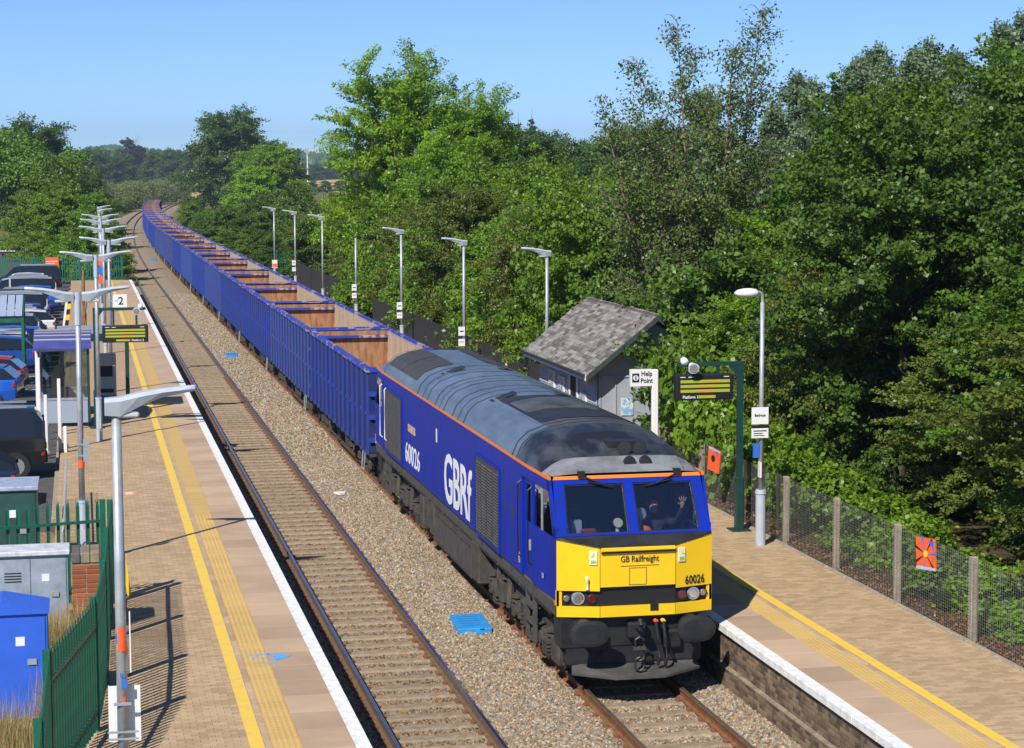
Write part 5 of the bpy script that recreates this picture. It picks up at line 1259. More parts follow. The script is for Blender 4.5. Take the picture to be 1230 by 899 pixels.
# ---------------------------------------------------------------- shelter, ticket machine, cycle shelter
sh = empty('waiting_shelter', (-.55, 62.0, PZ), 0, 'glazed platform shelter with curved blue striped roof and white posts', 'shelter')
M['blue_roof'] = mat('blue_roof_sheet', (.07, .08, .30), .4, var=.2, scale=3)
M['shelter_glass'] = glass('shelter_glass', (.70, .76, .76), .35)
mb = MB(); st = MB(); n_ = 10
for k in range(n_+1):
    t = -1+2*k/n_; z = 2.28+.42*(1-t*t*.95); yv = t*1.75
    mb.v += [(-.82, yv, z), (.82, yv, z), (.82, yv, z-.03), (-.82, yv, z-.03)]
for k in range(n_):
    for i in range(4): mb.f.append((k*4+i, k*4+(i+1) % 4, k*4+4+(i+1) % 4, k*4+4+i)); mb.m.append(0)
mb.f += [(3, 2, 1, 0), tuple(n_*4+i for i in range(4))]; mb.m += [0, 0]
rf = mb.build('roof', M['blue_roof'], sh)
M['roof_strip'] = mat('roof_strip_tan', (.40, .37, .38), .4)
for k in range(2, n_+1):
    t = -1+2*(k-.5)/n_; z = 2.28+.42*(1-t*t*.95)+.006; dz = -.42*.95*2*t
    MB().box((0, t*1.75, z), (1.6, .1, .012), rx=math.atan2(dz, 1.75)).build('roof_strip', M['roof_strip'], rf)
for x in (-.74, .72):
    for yv in (-1.55, 0, 1.55): MB().bx(x-.035, x+.035, yv-.035, yv+.035, -.1, 2.36 if abs(yv) > 1 else 2.62).build('post', M['white'] if x < 0 else M['dark_green'], sh)
for yv in (-1.55, 1.55):
    MB().bx(-.7, .68, yv-.01, yv+.01, .85, 2.2).build('glass_pane', M['shelter_glass'], sh); MB().bx(-.7, .68, yv-.015, yv+.015, .12, .78).build('lower_panel', mat('grey_blue_panel', (.32, .37, .46), .5) if yv < 0 else sh.children[-2].active_material if False else M['hut_blue'], sh)
    MB().bx(-.705, .685, yv-.03, yv+.03, .78, .85).bx(-.705, .685, yv-.03, yv+.03, 2.2, 2.28).build('rail', M['galv'], sh)
MB().bx(-.75, -.73, -1.5, -.04, .85, 2.2).bx(-.75, -.73, .04, 1.5, .85, 2.2).build('glass_pane', M['shelter_glass'], sh)
MB().bx(-.6, -.25, -1.3, 1.3, .42, .47).build('bench', M['galv'], sh); MB().bx(-.5, -.4, -1.1, -1.05, 0, .42).bx(-.5, -.4, 1.05, 1.1, 0, .42).build('bench_leg', M['galv'], sh)
tv = empty('ticket_machine', (.72, 65.2, PZ), 0, 'pale grey ticket machine under a dark green frame beside the shelter', 'ticket machine')
MB().bevbox((0, 0, .85), (.62, .5, 1.7), .04).build('case', mat('pale_machine_grey', (.55, .57, .58), .45), tv); MB().bx(-.22, .2, -.262, -.25, 1.0, 1.35).build('screen', M['cab_dark'], tv); MB().bx(-.2, .22, -.262, -.25, .5, .62).build('slot', M['black'], tv); MB().bx(-.31, .31, -.256, -.25, 0, .42).build('blue_plinth', mat('blue_grey_plinth', (.20, .26, .36), .5), tv)
cf = empty('canopy_frame', (.15, 63.9, PZ), 0, 'dark green steel canopy frame over the ticket machine', 'canopy')
for x in (-.75, 1.2): MB().bx(x-.06, x+.06, -.06, .06, -.1, 2.2).build('post', M['dark_green'], cf)
MB().bx(-.95, 1.35, -.1, .1, 2.2, 2.42).build('beam', M['dark_green'], cf); MB().slab([(-.9, .1, 2.44), (1.3, .1, 2.44), (1.3, 1.9, 2.5), (-.9, 1.9, 2.5)], (0, 0, .05)).build('roof', M['galv'], cf)
# white handrails and posts at the platform entrance
for i, (x, y, h_) in enumerate([(-1.2, 58.6, 2.6), (-1.02, 58.2, 1.6), (-.62, 55.5, 2.3), (-.48, 54.9, 1.1)]):
    o = empty('white_post', (x, y, .5), 0, ['tall white steel post at the platform entrance', 'short white rail post next to the tall white post', 'white-tipped post between the lamp post and black vehicle', 'low white post at the platform entrance'][i], 'post')
    MB().bevbox((0, 0, h_/2), (.09, .09, h_), .012).build('shaft', M['white'], o); MB().bx(-.075, .075, -.075, .075, -.03, .03).build('foot', M['galv'], o)
cy = empty('cycle_shelter', (-2.1, 78.0, .31), 0, 'open green-framed cycle shelter with striped translucent roof', 'cycle shelter')
for x in (-2.0, 0):
    for yv in (-.9, 1.2): MB().bx(x-.05, x+.05, yv-.05, yv+.05, 0, 2.5 if yv < 0 else 3.1).build('post', M['green_fence'], cy)
MB().bx(-2.05, .05, 1.15, 1.25, 3.1, 3.25).build('beam', M['green_fence'], cy); MB().bx(-2.05, .05, -.95, -.85, 2.5, 2.65).build('beam', M['green_fence'], cy)
for x in (-2, -1, 0): MB().slab([(x-.04, -.95, 2.65), (x+.04, -.95, 2.65), (x+.04, 1.2, 3.28), (x-.04, 1.2, 3.28)], (0, 0, .08)).build('rafter', M['green_fence'], cy)
for k in range(7): MB().slab([(-2.0+k*.29, -1.0, 2.74), (-1.75+k*.29, -1.0, 2.74), (-1.75+k*.29, 1.22, 3.37), (-2.0+k*.29, 1.22, 3.37)], (0, 0, .02)).build('roof_panel', mat('roof_polycarbonate', (.35, .42, .55), .25) if k == 0 else cy.children[-1].active_material, cy)
for zz in (.5, 1.3): MB().bx(-2.0, 0, 1.17, 1.23, zz, zz+.06).build('side_rail', M['green_fence'], cy)

# striped height post, old timber post, notice, cones
hz = empty('striped_post', (-.78, 96.0, .31), 0, 'tall leaning black and yellow striped post beside the car park', 'post')
for k in range(10):
    a, b = k*.25, (k+1)*.25
    MB().slab([(-.1+a*.14, 0, a), (.06+a*.14, 0, a), (.06+b*.14, 0, b), (-.1+b*.14, 0, b)], (0, .1, 0)).build('band', M['yellow_print'] if k % 2 else M['black'], hz)
MB().slab([(-.2, 0, 0), (-.101, 0, 0), (-.101+.35, 0, 2.5), (-.2+.35, 0, 2.5)], (0, .09, 0)).build('white_edge', M['white'], hz)
wp = empty('timber_post', (.1, 96.0, PZ), 0, 'old brown split timber post at the back of the platform', 'post')
tb = MB(); tb.tube([(0, 0, -.1), (.02, 0, .9), (.0, .03, 1.8), (.05, 0, 2.9)], [.16, .14, .11, .05], 9); tb.build('trunk', mat('split_brown_timber', (.30, .17, .08), .9, var=.5, scale=5, stretch=(6, 6, 1)), wp); MB().tube([(.02, 0, .9), (.14, -.04, 1.3), (.17, 0, 1.8)], [.07, .05, .03], 6).build('splinter', M['wood'], wp)
o = MB().bx(-.45, .45, -.01, .01, 0, .62).build('orange_notice', M['orange_print'], None, (-1.9, 146.6, 1.85)); MB().bx(-.38, .38, -.016, -.01, .3, .36).bx(-.38, .2, -.016, -.01, .16, .2).build('print', M['text_white'], o); top(o, 'orange notice on the far green palisade fence', 'notice')
o = MB().cyl((0, 0, 0), (0, 0, .28), .05, .03, n=10).build('orange_marker', M['orange_print'], None, (-.36, 36.6, .75)); top(o, 'small orange marker cap on the ground behind the palisade fence', 'marker')

# blue track-side chamber covers, platform stencils
def cover(x, y, sx, sy, label, z=-.105):
    root = empty('chamber_cover', (x, y, z), R(-3), label, 'chamber cover'); m1 = mat('blue_plastic', (.03, .30, .72), .45, var=.15, scale=6) if 'bp' not in M else M['bp']; M['bp'] = m1
    MB().bevbox((0, 0, .02), (sx, sy, .12), .012).build('lid', m1, root)
    for k in range(5): MB().box((-.02, -sy*.3+k*sy*.15, .083), (sx*.62, sy*.03, .006)).build('moulded_bar', mat('blue_dark_plastic', (.02, .18, .45), .5) if 'bd' not in M else M['bd'], root)
    MB().box((sx*.12, -sy*.56, .0), (.09, .16, .06)).box((sx*.18, -sy*.5, .085), (.07, .05, .03)).build('clip', M['bp'], root)
M['bd'] = mat('blue_dark_plastic', (.02, .18, .45), .5)
cover(6.88, 36.6, .62, 1.25, 'bright blue plastic chamber cover in the ballast near the locomotive')
cover(6.7, 94.5, .5, 1.6, 'pale blue chamber cover in the ballast by the wagons')
cover(6.95, 203.0, .6, 2.5, 'pale blue chamber cover in the ballast further along the wagons')
# blue stencil sprayed on the platform
st_ = MB()
def dash(x, y, w_, d_): st_.bx(x-w_/2, x+w_/2, y-d_/2, y+d_/2, PZ+.002, PZ+.0045)
for i in range(7): dash(2.36+i*.06+random.uniform(-.01, .01), 30.65+random.uniform(-.12, .12), .045, .07)
for i in range(5): dash(2.45+i*.07, 30.2+random.uniform(-.05, .05), .05, .05)
dash(2.55, 30.78, .35, .03); dash(2.7, 30.42, .3, .025)
st_.slab([(2.74, 30.35, PZ+.002), (2.74, 30.85, PZ+.002), (3.0, 30.62, PZ+.002)], (0, 0, .0025))
st_.build('sprayed_marking', mat('blue_spray_paint', (.10, .40, .80), .6), P2)
os_ = MB().bx(.66, 1.12, 47.1, 47.65, PZ+.002, PZ+.0045).build('orange_stencil', mat('faded_orange_paint', (.75, .30, .16), .7, col2=(.6, .35, .22), scale=8), P2)
MB().bx(.9, 1.06, 47.2, 47.3, PZ+.005, PZ+.006).bx(.9, 1.06, 47.4, 47.5, PZ+.005, PZ+.006).bx(.7, .8, 47.35, 47.42, PZ+.005, PZ+.006).build('stencil_print', M['text_white'], os_)
o = MB().box((0, 0, .03), (.16, .3, .05), .4).box((.1, .12, .03), (.12, .16, .04), 1.1).build('litter', M['white'], None, (6.45, 52.6, -.1)); top(o, 'white scrap of litter lying on the ballast between the tracks', 'litter')

# ---------------------------------------------------------------- cars
M['car_glass'] = mat('car_glass', (.012, .015, .02), .08, coat=.8); M['tyre'] = mat('tyre', (.015, .015, .016), .8); M['alloy'] = mat('alloy', (.45, .46, .48), .35, metal=.6)
def paint(c_): 
    return mat('car_paint', c_, .28, coat=.9)
def car_proto(kind, col):
    root = empty('parked_car', (0, 0, 0))
    # stations along x (forward): x, sill z, belt z, half width at belt, roof z (None = bonnet), roof half width
    if kind == 'suv': L_, Wd, H_ = 4.75, 1.0, 1.86; st = [(-2.36, .5, 1.02, .90, None), (-2.30, .42, 1.12, .95, 1.55), (-2.1, .36, 1.13, .97, 1.82), (-1.0, .34, 1.12, .98, 1.86), (.3, .34, 1.10, .98, 1.84), (.75, .34, 1.09, .98, 1.74), (1.35, .36, 1.07, .97, 1.14), (2.0, .38, 1.0, .95, 1.05), (2.32, .45, .85, .85, None)]
    elif kind == 'estate': L_, Wd, H_ = 4.7, .92, 1.5; st = [(-2.34, .45, .82, .80, None), (-2.28, .36, .98, .86, 1.12), (-1.75, .28, .98, .90, 1.42), (-.8, .26, .97, .91, 1.48), (.1, .26, .95, .91, 1.46), (.5, .26, .94, .91, 1.38), (1.2, .28, .90, .90, .97), (2.0, .3, .80, .86, .84), (2.34, .38, .66, .74, None)]
    else: L_, Wd, H_ = 4.1, .89, 1.5; st = [(-2.04, .45, .84, .76, None), (-1.98, .36, 1.0, .84, 1.10), (-1.6, .28, 1.0, .88, 1.42), (-.6, .26, .98, .89, 1.50), (.1, .26, .96, .89, 1.47), (.45, .26, .95, .89, 1.38), (1.1, .28, .90, .88, .97), (1.75, .3, .80, .84, .84), (2.03, .38, .66, .72, None)]
    lo, gl = MB(), MB()
    def ring(x, sill, belt, w_): 
        m_ = (sill+belt)/2
        return [(x, -w_*.9, sill), (x, -w_, m_), (x, -w_*.985, belt-.06), (x, -w_*.93, belt), (x, w_*.93, belt), (x, w_*.985, belt-.06), (x, w_, m_), (x, w_*.9, sill)]
    rows = []
    for (x, sill, belt, w_, rz_) in st:
        b2 = belt if (rz_ is None or rz_-belt > .2) else (rz_ if x > 0 else belt)
        rows.append(ring(x, sill, b2, w_))
    for r_ in rows: lo.v += r_
    for k in range(len(rows)-1):
        for i in range(8): lo.f.append((k*8+i, k*8+(i+1) % 8, k*8+8+(i+1) % 8, k*8+8+i)); lo.m.append(0)
    lo.f += [tuple(range(7, -1, -1)), tuple((len(rows)-1)*8+i for i in range(8))]; lo.m += [0, 0]
    body = lo.build('body', col, root, smooth=False)
    cab = [s for s in st if s[4] and s[4]-s[2] > .02 or (s[4] and s[0] < -1)]
    cab = [s for s in cab if s[4]-s[2] > .03]
    g2 = []
    for (x, sill, belt, w_, rz_) in cab:
        k_ = min(1, (rz_-belt)/.5); g2.append([(x, -w_*.925, belt-.01), (x, -w_*(.925-.17*k_), rz_-.05), (x, w_*(.925-.17*k_), rz_-.05), (x, w_*.925, belt-.01)])
    for r_ in g2: gl.v += r_
    for k in range(len(g2)-1):
        for i in range(3): gl.f.append((k*4+i, k*4+i+1, k*4+5+i, k*4+4+i)); gl.m.append(0)
    gl.f += [(3, 2, 1, 0), tuple((len(g2)-1)*4+i for i in range(4))]; gl.m += [0, 0]
    gl.build('windows', M['car_glass'], root)
    rf = MB(); rr = [s for s in cab if s[4] > st[3][4]-.16]
    for (x, sill, belt, w_, rz_) in rr:
        a = w_*.745; rf.v += [(x, -a, rz_-.055), (x, -a*.8, rz_-.005), (x, 0, rz_+.012), (x, a*.8, rz_-.005), (x, a, rz_-.055)]
    for k in range(len(rr)-1):
        for i in range(4): rf.f.append((k*5+i, k*5+i+1, k*5+6+i, k*5+5+i)); rf.m.append(0)
    rf.build('roof', col, root, smooth=True, fix=False)
    pi = MB()   # pillars
    for idx in range(1, len(cab)-1):
        pass
    for (x, sill, belt, w_, rz_) in [cab[0], cab[len(cab)//2], cab[-2]]:
        for s_ in (-1, 1): pi.slab([(x-.05, s_*w_*.935, belt-.02), (x+.05, s_*w_*.935, belt-.02), (x+.05, s_*w_*.765, rz_-.04), (x-.05, s_*w_*.765, rz_-.04)], (0, -s_*.03, 0))
    pi.build('pillar', col, root)
    for x in (st[0][0]+.78, st[-1][0]-.82):
        for s_ in (-1, 1):
            r_ = .37 if kind == 'suv' else .31; yo = s_*(st[4][3]-.1)
            ty = MB().cyl((x, yo, r_), (x, yo+s_*.13, r_), r_, n=18).build('tyre', M['tyre'], root); MB().cyl((x, yo+s_*.12, r_), (x, yo+s_*.14, r_), r_*.62, n=14).build('rim', M['alloy'], ty)
    xr, belt = st[1][0], st[1][2]
    for s_ in (-1, 1):
        MB().bevbox((xr+.03, s_*(st[1][3]-.08), belt-(.16 if kind != 'suv' else .3)), (.1, .24 if kind != 'suv' else .14, .14 if kind != 'suv' else .4), .02).build('tail_light', M['red_light'], root)
        MB().bevbox((st[-2][0]+.12, s_*(st[-2][3]-.2), st[-2][2]-.14), (.3, .26, .12), .02).build('headlight', M['alloy'], root)
        MB().bevbox((st[5][0]+.25, s_*(st[5][3]+.08), st[5][2]+.05), (.1, .18, .12), .02).build('mirror', col, root)
    MB().bevbox((st[0][0]+.02, 0, .5), (.12, 1.5, .16), .03).build('bumper', M['tyre'], root)
    MB().bx(st[0][0]-.03, st[0][0]+.0, -.26, .26, .72, .83).build('number_plate', M['yellow_print'], root)
    for s_ in (-1, 1):
        if kind != 'hatch': MB().bx(st[2][0]+.2, st[4][0], *sorted((s_*.62, s_*.65)), st[3][4]-.01, st[3][4]+.045).build('roof_rail', M['alloy'], root)
    return root
cols = dict(black=(.012, .012, .014), navy=(.012, .02, .07), white=(.72, .73, .74), blue=(.015, .06, .32), brightblue=(.012, .10, .50), red=(.40, .02, .015), silver=(.42, .44, .46), grey=(.10, .11, .12))
PR = {}
def car(kind, colr, x, y, rz, label, z=.315):
    key = (kind, colr)
    if key in PR: o = copy_tree(PR[key])
    else:
        o = PR[key] = car_proto(kind, PMAT.setdefault(colr, paint(cols[colr])))
    o.location = (x, y, z); o.rotation_euler = (0, 0, rz); top(o, label, 'car', 'cars parked beside the platform'); return o
PMAT = {}
PI = math.pi
car('suv', 'black', -3.35, 55.0, PI+.03, 'big black four-wheel-drive car backed up to the platform entrance')
car('estate', 'navy', -3.9, 50.2, PI, 'dark navy car parked in front of the big black car', z=.25)
car('hatch', 'brightblue', -4.1, 71.8, PI-.12, 'bright blue hatchback next to the red car')
car('hatch', 'red', -4.0, 75.2, PI-.1, 'red hatchback behind the bright blue car')
random.seed(21)
kinds = ['hatch', 'estate', 'hatch', 'suv', 'hatch', 'estate']; tones = ['blue', 'white', 'brightblue', 'silver', 'black', 'brightblue', 'white', 'silver', 'blue', 'silver', 'white', 'blue', 'white', 'black', 'brightblue', 'silver', 'white', 'blue', 'silver', 'blue', 'white', 'black']
words = dict(blue='blue', white='white', navy='navy', silver='silver', black='black', brightblue='bright blue', grey='grey', red='red'); kw_ = dict(hatch='hatchback', estate='estate car', suv='four-wheel-drive car')
for i in range(22):
    k, c_ = kinds[i % 6], tones[i]
    car(k, c_, -3.95+random.uniform(-.35, .35)+(.35 if k == 'hatch' else 0), 84.2+i*2.72+random.uniform(-.12, .12), PI+random.uniform(-.05, .05), words[c_]+' '+kw_[k]+', '+ords[i]+' beyond the cycle shelter in the platform-side row')
for i, (k, c_, x, y, rz_, lab) in enumerate([('hatch', 'black', -8.0, 172, PI/2, 'black hatchback on the drive beyond the green fence'), ('estate', 'white', -6.6, 205, PI/2-.1, 'white car under the bushes beyond the green fence'), ('estate', 'white', -5.8, 232, PI/2, 'white car under the big spreading tree'), ('hatch', 'navy', -6.0, 246, PI/2, 'dark car far back under the big spreading tree'),
        ('estate', 'black', -9.0, 118, 0, 'black estate in the opposite row of the car park'), ('hatch', 'navy', -9.2, 126, 0, 'navy hatchback in the opposite row of the car park')]): car(k, c_, x, y, rz_, lab)
# ---------------------------------------------------------------- trees and plants
LM = {}
LM['ash'] = leaf_mat('ash_leaf', (.115, .225, .016), (.27, .44, .032), .36)
LM['maple'] = leaf_mat('maple_leaf', (.052, .115, .014), (.18, .305, .034), .33)
LM['birch'] = leaf_mat('birch_leaf', (.062, .105, .024), (.155, .215, .055), .28)
LM['hedge'] = leaf_mat('hedge_leaf', (.075, .155, .013), (.215, .36, .03), .33)
LM['oak'] = leaf_mat('oak_leaf', (.048, .098, .016), (.12, .20, .036), .28)
LM['poplar'] = leaf_mat('poplar_leaf', (.11, .17, .08), (.22, .30, .16), .28)
LM['haw'] = leaf_mat('hawthorn_leaf', (.08, .125, .018), (.20, .235, .04), .30)
LM['willow'] = leaf_mat('willow_leaf', (.15, .19, .06), (.30, .34, .12), .3)
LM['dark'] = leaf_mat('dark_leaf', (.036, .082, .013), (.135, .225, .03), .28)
LM['yellow'] = leaf_mat('yellowing_leaf', (.16, .19, .03), (.34, .30, .05), .3)
LM['copper'] = leaf_mat('copper_leaf', (.035, .02, .02), (.07, .035, .03), .2)
def leaf_mesh(name, P, N, size, var, mt_, aspect=.55, r_=None):
    """P points, N normals: one small folded kite per leaf"""
    r_ = r_ or rng; n_ = len(P)
    t = r_.normal(size=(n_, 3)); t -= (t*N).sum(1, keepdims=True)*N; t[:, 2] -= .25; t /= np.linalg.norm(t, axis=1, keepdims=True)+1e-9
    s_ = np.cross(N, t); s_ /= np.linalg.norm(s_, axis=1, keepdims=True)+1e-9
    L_ = (size*r_.uniform(.65, 1.3, n_))[:, None]
    a = P-t*L_*.5; c_ = P+t*L_*.5; fold = N*L_*.10
    b = P+s_*L_*aspect*.5-t*L_*.08+fold; d = P-s_*L_*aspect*.5-t*L_*.08+fold
    V = np.stack([a, b, c_, d], 1).reshape(-1, 3)
    me = bpy.data.meshes.new(name); me.vertices.add(n_*4); me.vertices.foreach_set('co', V.astype(np.float32).ravel())
    me.loops.add(n_*4); me.loops.foreach_set('vertex_index', np.arange(n_*4, dtype=np.int32)); me.polygons.add(n_)
    me.polygons.foreach_set('loop_start', np.arange(0, n_*4, 4, dtype=np.int32)); me.polygons.foreach_set('loop_total', np.full(n_, 4, dtype=np.int32))
    me.materials.append(mt_); me.update(calc_edges=True)
    face_attr(me, np.clip(var, 0, 1)); return me
def lobes_ellipsoid(r_, k, cx, cy, cz, rx, ry, rz_, lr=(.28, .45), flat=.8):
    out = []
    for i in range(k):
        u = r_.normal(size=3); u /= np.linalg.norm(u); u *= r_.uniform(.12, 1.0)**.45
        q = r_.uniform(*lr)*min(rx, ry, rz_*1.3)
        out.append((cx+u[0]*(rx-q*.6), cy+u[1]*(ry-q*.6), cz+u[2]*(rz_-q*.6), q, q, q*flat))
    return np.array(out)
def crown_mesh(name, lobes, n_leaf, size, mt_, seed, clump=.28, per=30, up=.42, droop=0.0, inner=.15, aspect=.55, jit=1.2):
    r_ = np.random.default_rng(seed)
    vol = (lobes[:, 3]*lobes[:, 4])**1.0; pr = vol/vol.sum()
    nc = max(8, int(n_leaf/per)); li = r_.choice(len(lobes), nc, p=pr)
    u = r_.normal(size=(nc, 3)); u /= np.linalg.norm(u, axis=1, keepdims=True)
    u[:, 2] = np.where(u[:, 2] < -.45, -u[:, 2]*.6, u[:, 2])
    rad = np.where(r_.random(nc) < inner, r_.uniform(.2, .75, nc), r_.uniform(.82, 1.1, nc))
    Lc = lobes[li]; cc = Lc[:, :3]+u*Lc[:, 3:6]*rad[:, None]
    cr_ = clump*Lc[:, 3]*r_.uniform(.6, 1.5, nc); cv = r_.uniform(0, 1, nc)
    k = np.repeat(np.arange(nc), per)
    g = r_.normal(size=(nc*per, 3))*.5; 
    P = cc[k]+g*cr_[k][:, None]*np.array([1, 1, .62])
    if droop: P[:, 2] -= droop*np.abs(r_.normal(size=nc*per))*cr_[k]*1.6
    N_ = u[k]*.55+np.array([0, 0, up])+r_.normal(size=(nc*per, 3))*jit*.55; N_ /= np.linalg.norm(N_, axis=1, keepdims=True)
    var = .55*cv[k]+.45*r_.random(nc*per)
    return leaf_mesh(name, P, N_, size, var, mt_, aspect, r_)
def trunk_mesh(name, base, lobes, r0, mt_, seed, limbs=10, fork=.35):
    r_ = random.Random(seed); mb = MB(); b = Vector(base)
    cz = float(np.mean(lobes[:, 2])); cx_, cy_ = float(np.mean(lobes[:, 0])), float(np.mean(lobes[:, 1])); topz = float(lobes[:, 2].max())
    f = Vector((b.x*(1-fork)+cx_*fork, b.y*(1-fork)+cy_*fork, b.z+(cz-b.z)*.75)); tp = Vector((cx_, cy_, topz-.08*(topz-b.z)))
    mb.tube([b-Vector((0, 0, .3)), b+(f-b)*.1, b+(f-b)*.5+Vector((r0*.5, 0, 0)), f, (f+tp)/2, tp], [r0*1.35, r0*1.05, r0*.9, r0*.75, r0*.42, r0*.08], 9)
    idx = list(range(len(lobes))); r_.shuffle(idx)
    for i in idx[:limbs]:
        l = Vector(lobes[i][:3]); s_ = r_.uniform(.5, 1.0); st = b+(f-b)*s_
        md = (st+l)/2+Vector((0, 0, .15*(l-st).length)); q = r0*r_.uniform(.28, .45)
        mb.tube([st, md, l, l+(l-md)*.35+Vector((0, 0, .2))], [q, q*.7, q*.4, q*.12], 6)
    return mb.mesh(name, mt_, smooth=True)
protos_t = {}
def proto(key, h, rx, leaf, n_leaf, size, seed, k=16, shape='round', bark='bark', r0=.2, **kw):
    r_ = np.random.default_rng(seed)
    if shape == 'round': lb = lobes_ellipsoid(r_, k, 0, 0, h*.58, rx, rx, h*.40, lr=(.2, .36))
    elif shape == 'high': lb = lobes_ellipsoid(r_, k, 0, 0, h*.655, rx, rx, h*.335, lr=(.17, .31), flat=.62)
    elif shape == 'tall':
        lb = np.concatenate([lobes_ellipsoid(r_, k//2, -.6, 0, h*.70, rx*.82, rx*.82, h*.29, lr=(.2, .38), flat=.75), lobes_ellipsoid(r_, k//2, .4, 0, h*.36, rx, rx, h*.27, lr=(.2, .36), flat=.75)])
    elif shape == 'bush': lb = lobes_ellipsoid(r_, k, 0, 0, h*.46, rx, rx, h*.46, lr=(.3, .5))
    elif shape == 'spread': lb = lobes_ellipsoid(r_, k, 0, 0, h*.60, rx, rx, h*.37, lr=(.3, .5), flat=.55)
    elif shape == 'column': lb = lobes_ellipsoid(r_, k, 0, 0, h*.55, rx, rx, h*.44, lr=(.3, .55), flat=1.3)
    elif shape == 'spire':
        out = []
        for i in range(k):
            t = i/(k-1); z = h*(.15+.83*t); q = rx*(1-t)**.6*.55+.25; a = r_.uniform(0, 6.28); d = rx*(1-t)*.5*r_.uniform(.2, 1)
            out.append((math.cos(a)*d, math.sin(a)*d, z, q, q, q*1.5))
        lb = np.array(out)
    cm = crown_mesh('crown', lb, n_leaf, size, LM[leaf], seed+1, **kw); tm = trunk_mesh('trunk', (0, 0, 0), lb, r0, M[bark], seed, limbs=min(k, 12))
    protos_t[key] = (cm, tm)

def branch_proto(key, h, rx, leaf, n_leaf, size, seed, z0=.15, prof='round', npr=56, nsec=11, rise=(-.15, 1.15), r0=.16, bark='bark', spread=.10, sag=.10, up=.35, aspect=.65):
    """trunk, limbs and twigs, with the leaves set along the twigs"""
    r_ = np.random.default_rng(seed); tb = MB(); lean = r_.normal(size=2)*.03*h
    def axis(t): return np.array([lean[0]*t*t, lean[1]*t*t, h*t*.97])
    tb.tube([axis(t)-np.array([0, 0, .3 if t == 0 else 0]) for t in (0, .2, .45, .7, .92)], [r0*1.3, r0, r0*.75, r0*.45, r0*.08], 8)
    S, E, CV = [], [], []
    for i in range(npr):
        t = z0+(1-z0)*((i+r_.random())/npr)**.9; a = i*2.39996+r_.normal()*.35
        u = (t-z0)/(1-z0)
        if prof == 'round': pr_ = math.sqrt(max(.02, 1-((u-.38)/.66)**2)) if u > .38 else .72+.28*u/.38
        elif prof == 'tall': pr_ = (.70+.30*math.sin(u*5.2)) * (1-u)**.30+.05
        elif prof == 'spire': pr_ = (1-u)**.75*.9+.10
        elif prof == 'bush': pr_ = math.sqrt(max(.03, 1-(u*.98)**2.4))
        R_ = rx*pr_*r_.uniform(.62, 1.18); el = rise[0]+(rise[1]-rise[0])*u**1.1+r_.normal()*.14
        L_ = min(R_/max(.30, math.cos(el)), h*.45); st = axis(max(.03, t-.10*math.sin(max(0, el))))
        d = np.array([math.cos(a)*math.cos(el), math.sin(a)*math.cos(el), math.sin(el)])
        en = st+d*L_; mid = st+d*L_*.55+np.array([0, 0, sag*L_*.5]); en = en-np.array([0, 0, sag*L_])
        q = r0*.34*(1-.7*u)+.008; tb.tube([st, mid, en], [q, q*.6, q*.18], 4)
        k = max(3, int(nsec*(.5+.5*L_/rx)))
        for j in range(k):
            s_ = r_.uniform(.16, 1.0)**.8; b = (st*(1-s_/.55)+mid*(s_/.55)) if s_ < .55 else (mid*(1-(s_-.55)/.45)+en*((s_-.55)/.45))
            v = r_.normal(size=3); v -= (v@d)*d; v /= np.linalg.norm(v)+1e-9; v[2] = v[2]*.6+.15
            w_ = d*r_.uniform(.35, .9)+v*r_.uniform(.5, 1.0); w_ /= np.linalg.norm(w_); l2 = L_*r_.uniform(.22, .46)*(1.15-.45*s_)+.25
            S.append(b); E.append(b+w_*l2); CV.append(r_.random())
    S, E, CV = np.array(S), np.array(E), np.array(CV); ln = np.linalg.norm(E-S, axis=1); pk = ln/ln.sum(); id_ = r_.choice(len(S), n_leaf, p=pk)
    q = r_.uniform(.05, 1.06, n_leaf)[:, None]; P = S[id_]*(1-q)+E[id_]*q; P[:, 2] -= .10*ln[id_]*q[:, 0]**2
    P += r_.normal(size=(n_leaf, 3))*spread*np.array([1, 1, .75])
    fz = h/np.percentile(P[:, 2], 99.6); fx = rx/np.percentile(np.hypot(P[:, 0], P[:, 1]), 97.5)
    P *= np.array([fx, fx, fz]); tb.v = [(v[0]*fx, v[1]*fx, v[2]*fz) for v in tb.v]
    out = P-axis(.5)*np.array([1, 1, 1]); out /= np.linalg.norm(out, axis=1, keepdims=True)+1e-9
    N_ = out*.35+np.array([0, 0, up])+r_.normal(size=(n_leaf, 3))*.62; N_ /= np.linalg.norm(N_, axis=1, keepdims=True)
    cm = leaf_mesh('crown', P, N_, size*r_.choice([.75, 1.0, 1.25], n_leaf, p=[.4, .4, .2]), .5*CV[id_]+.5*r_.random(n_leaf), LM[leaf], aspect, r_)
    protos_t[key] = (cm, tb.mesh('trunk', M[bark], smooth=True))
def tree(key, name, x, y, z, rz_, s_, label, group=None, cat='tree', sz=None):
    root = empty(name, (x, y, z), rz_, label, cat, group); root.scale = (s_, s_, sz or s_)
    cm, tm = protos_t[key]; inst('trunk', tm, parent=root); inst('crown', cm, parent=root); return root
def gz(x, y): return ground_z(x, y)-.05

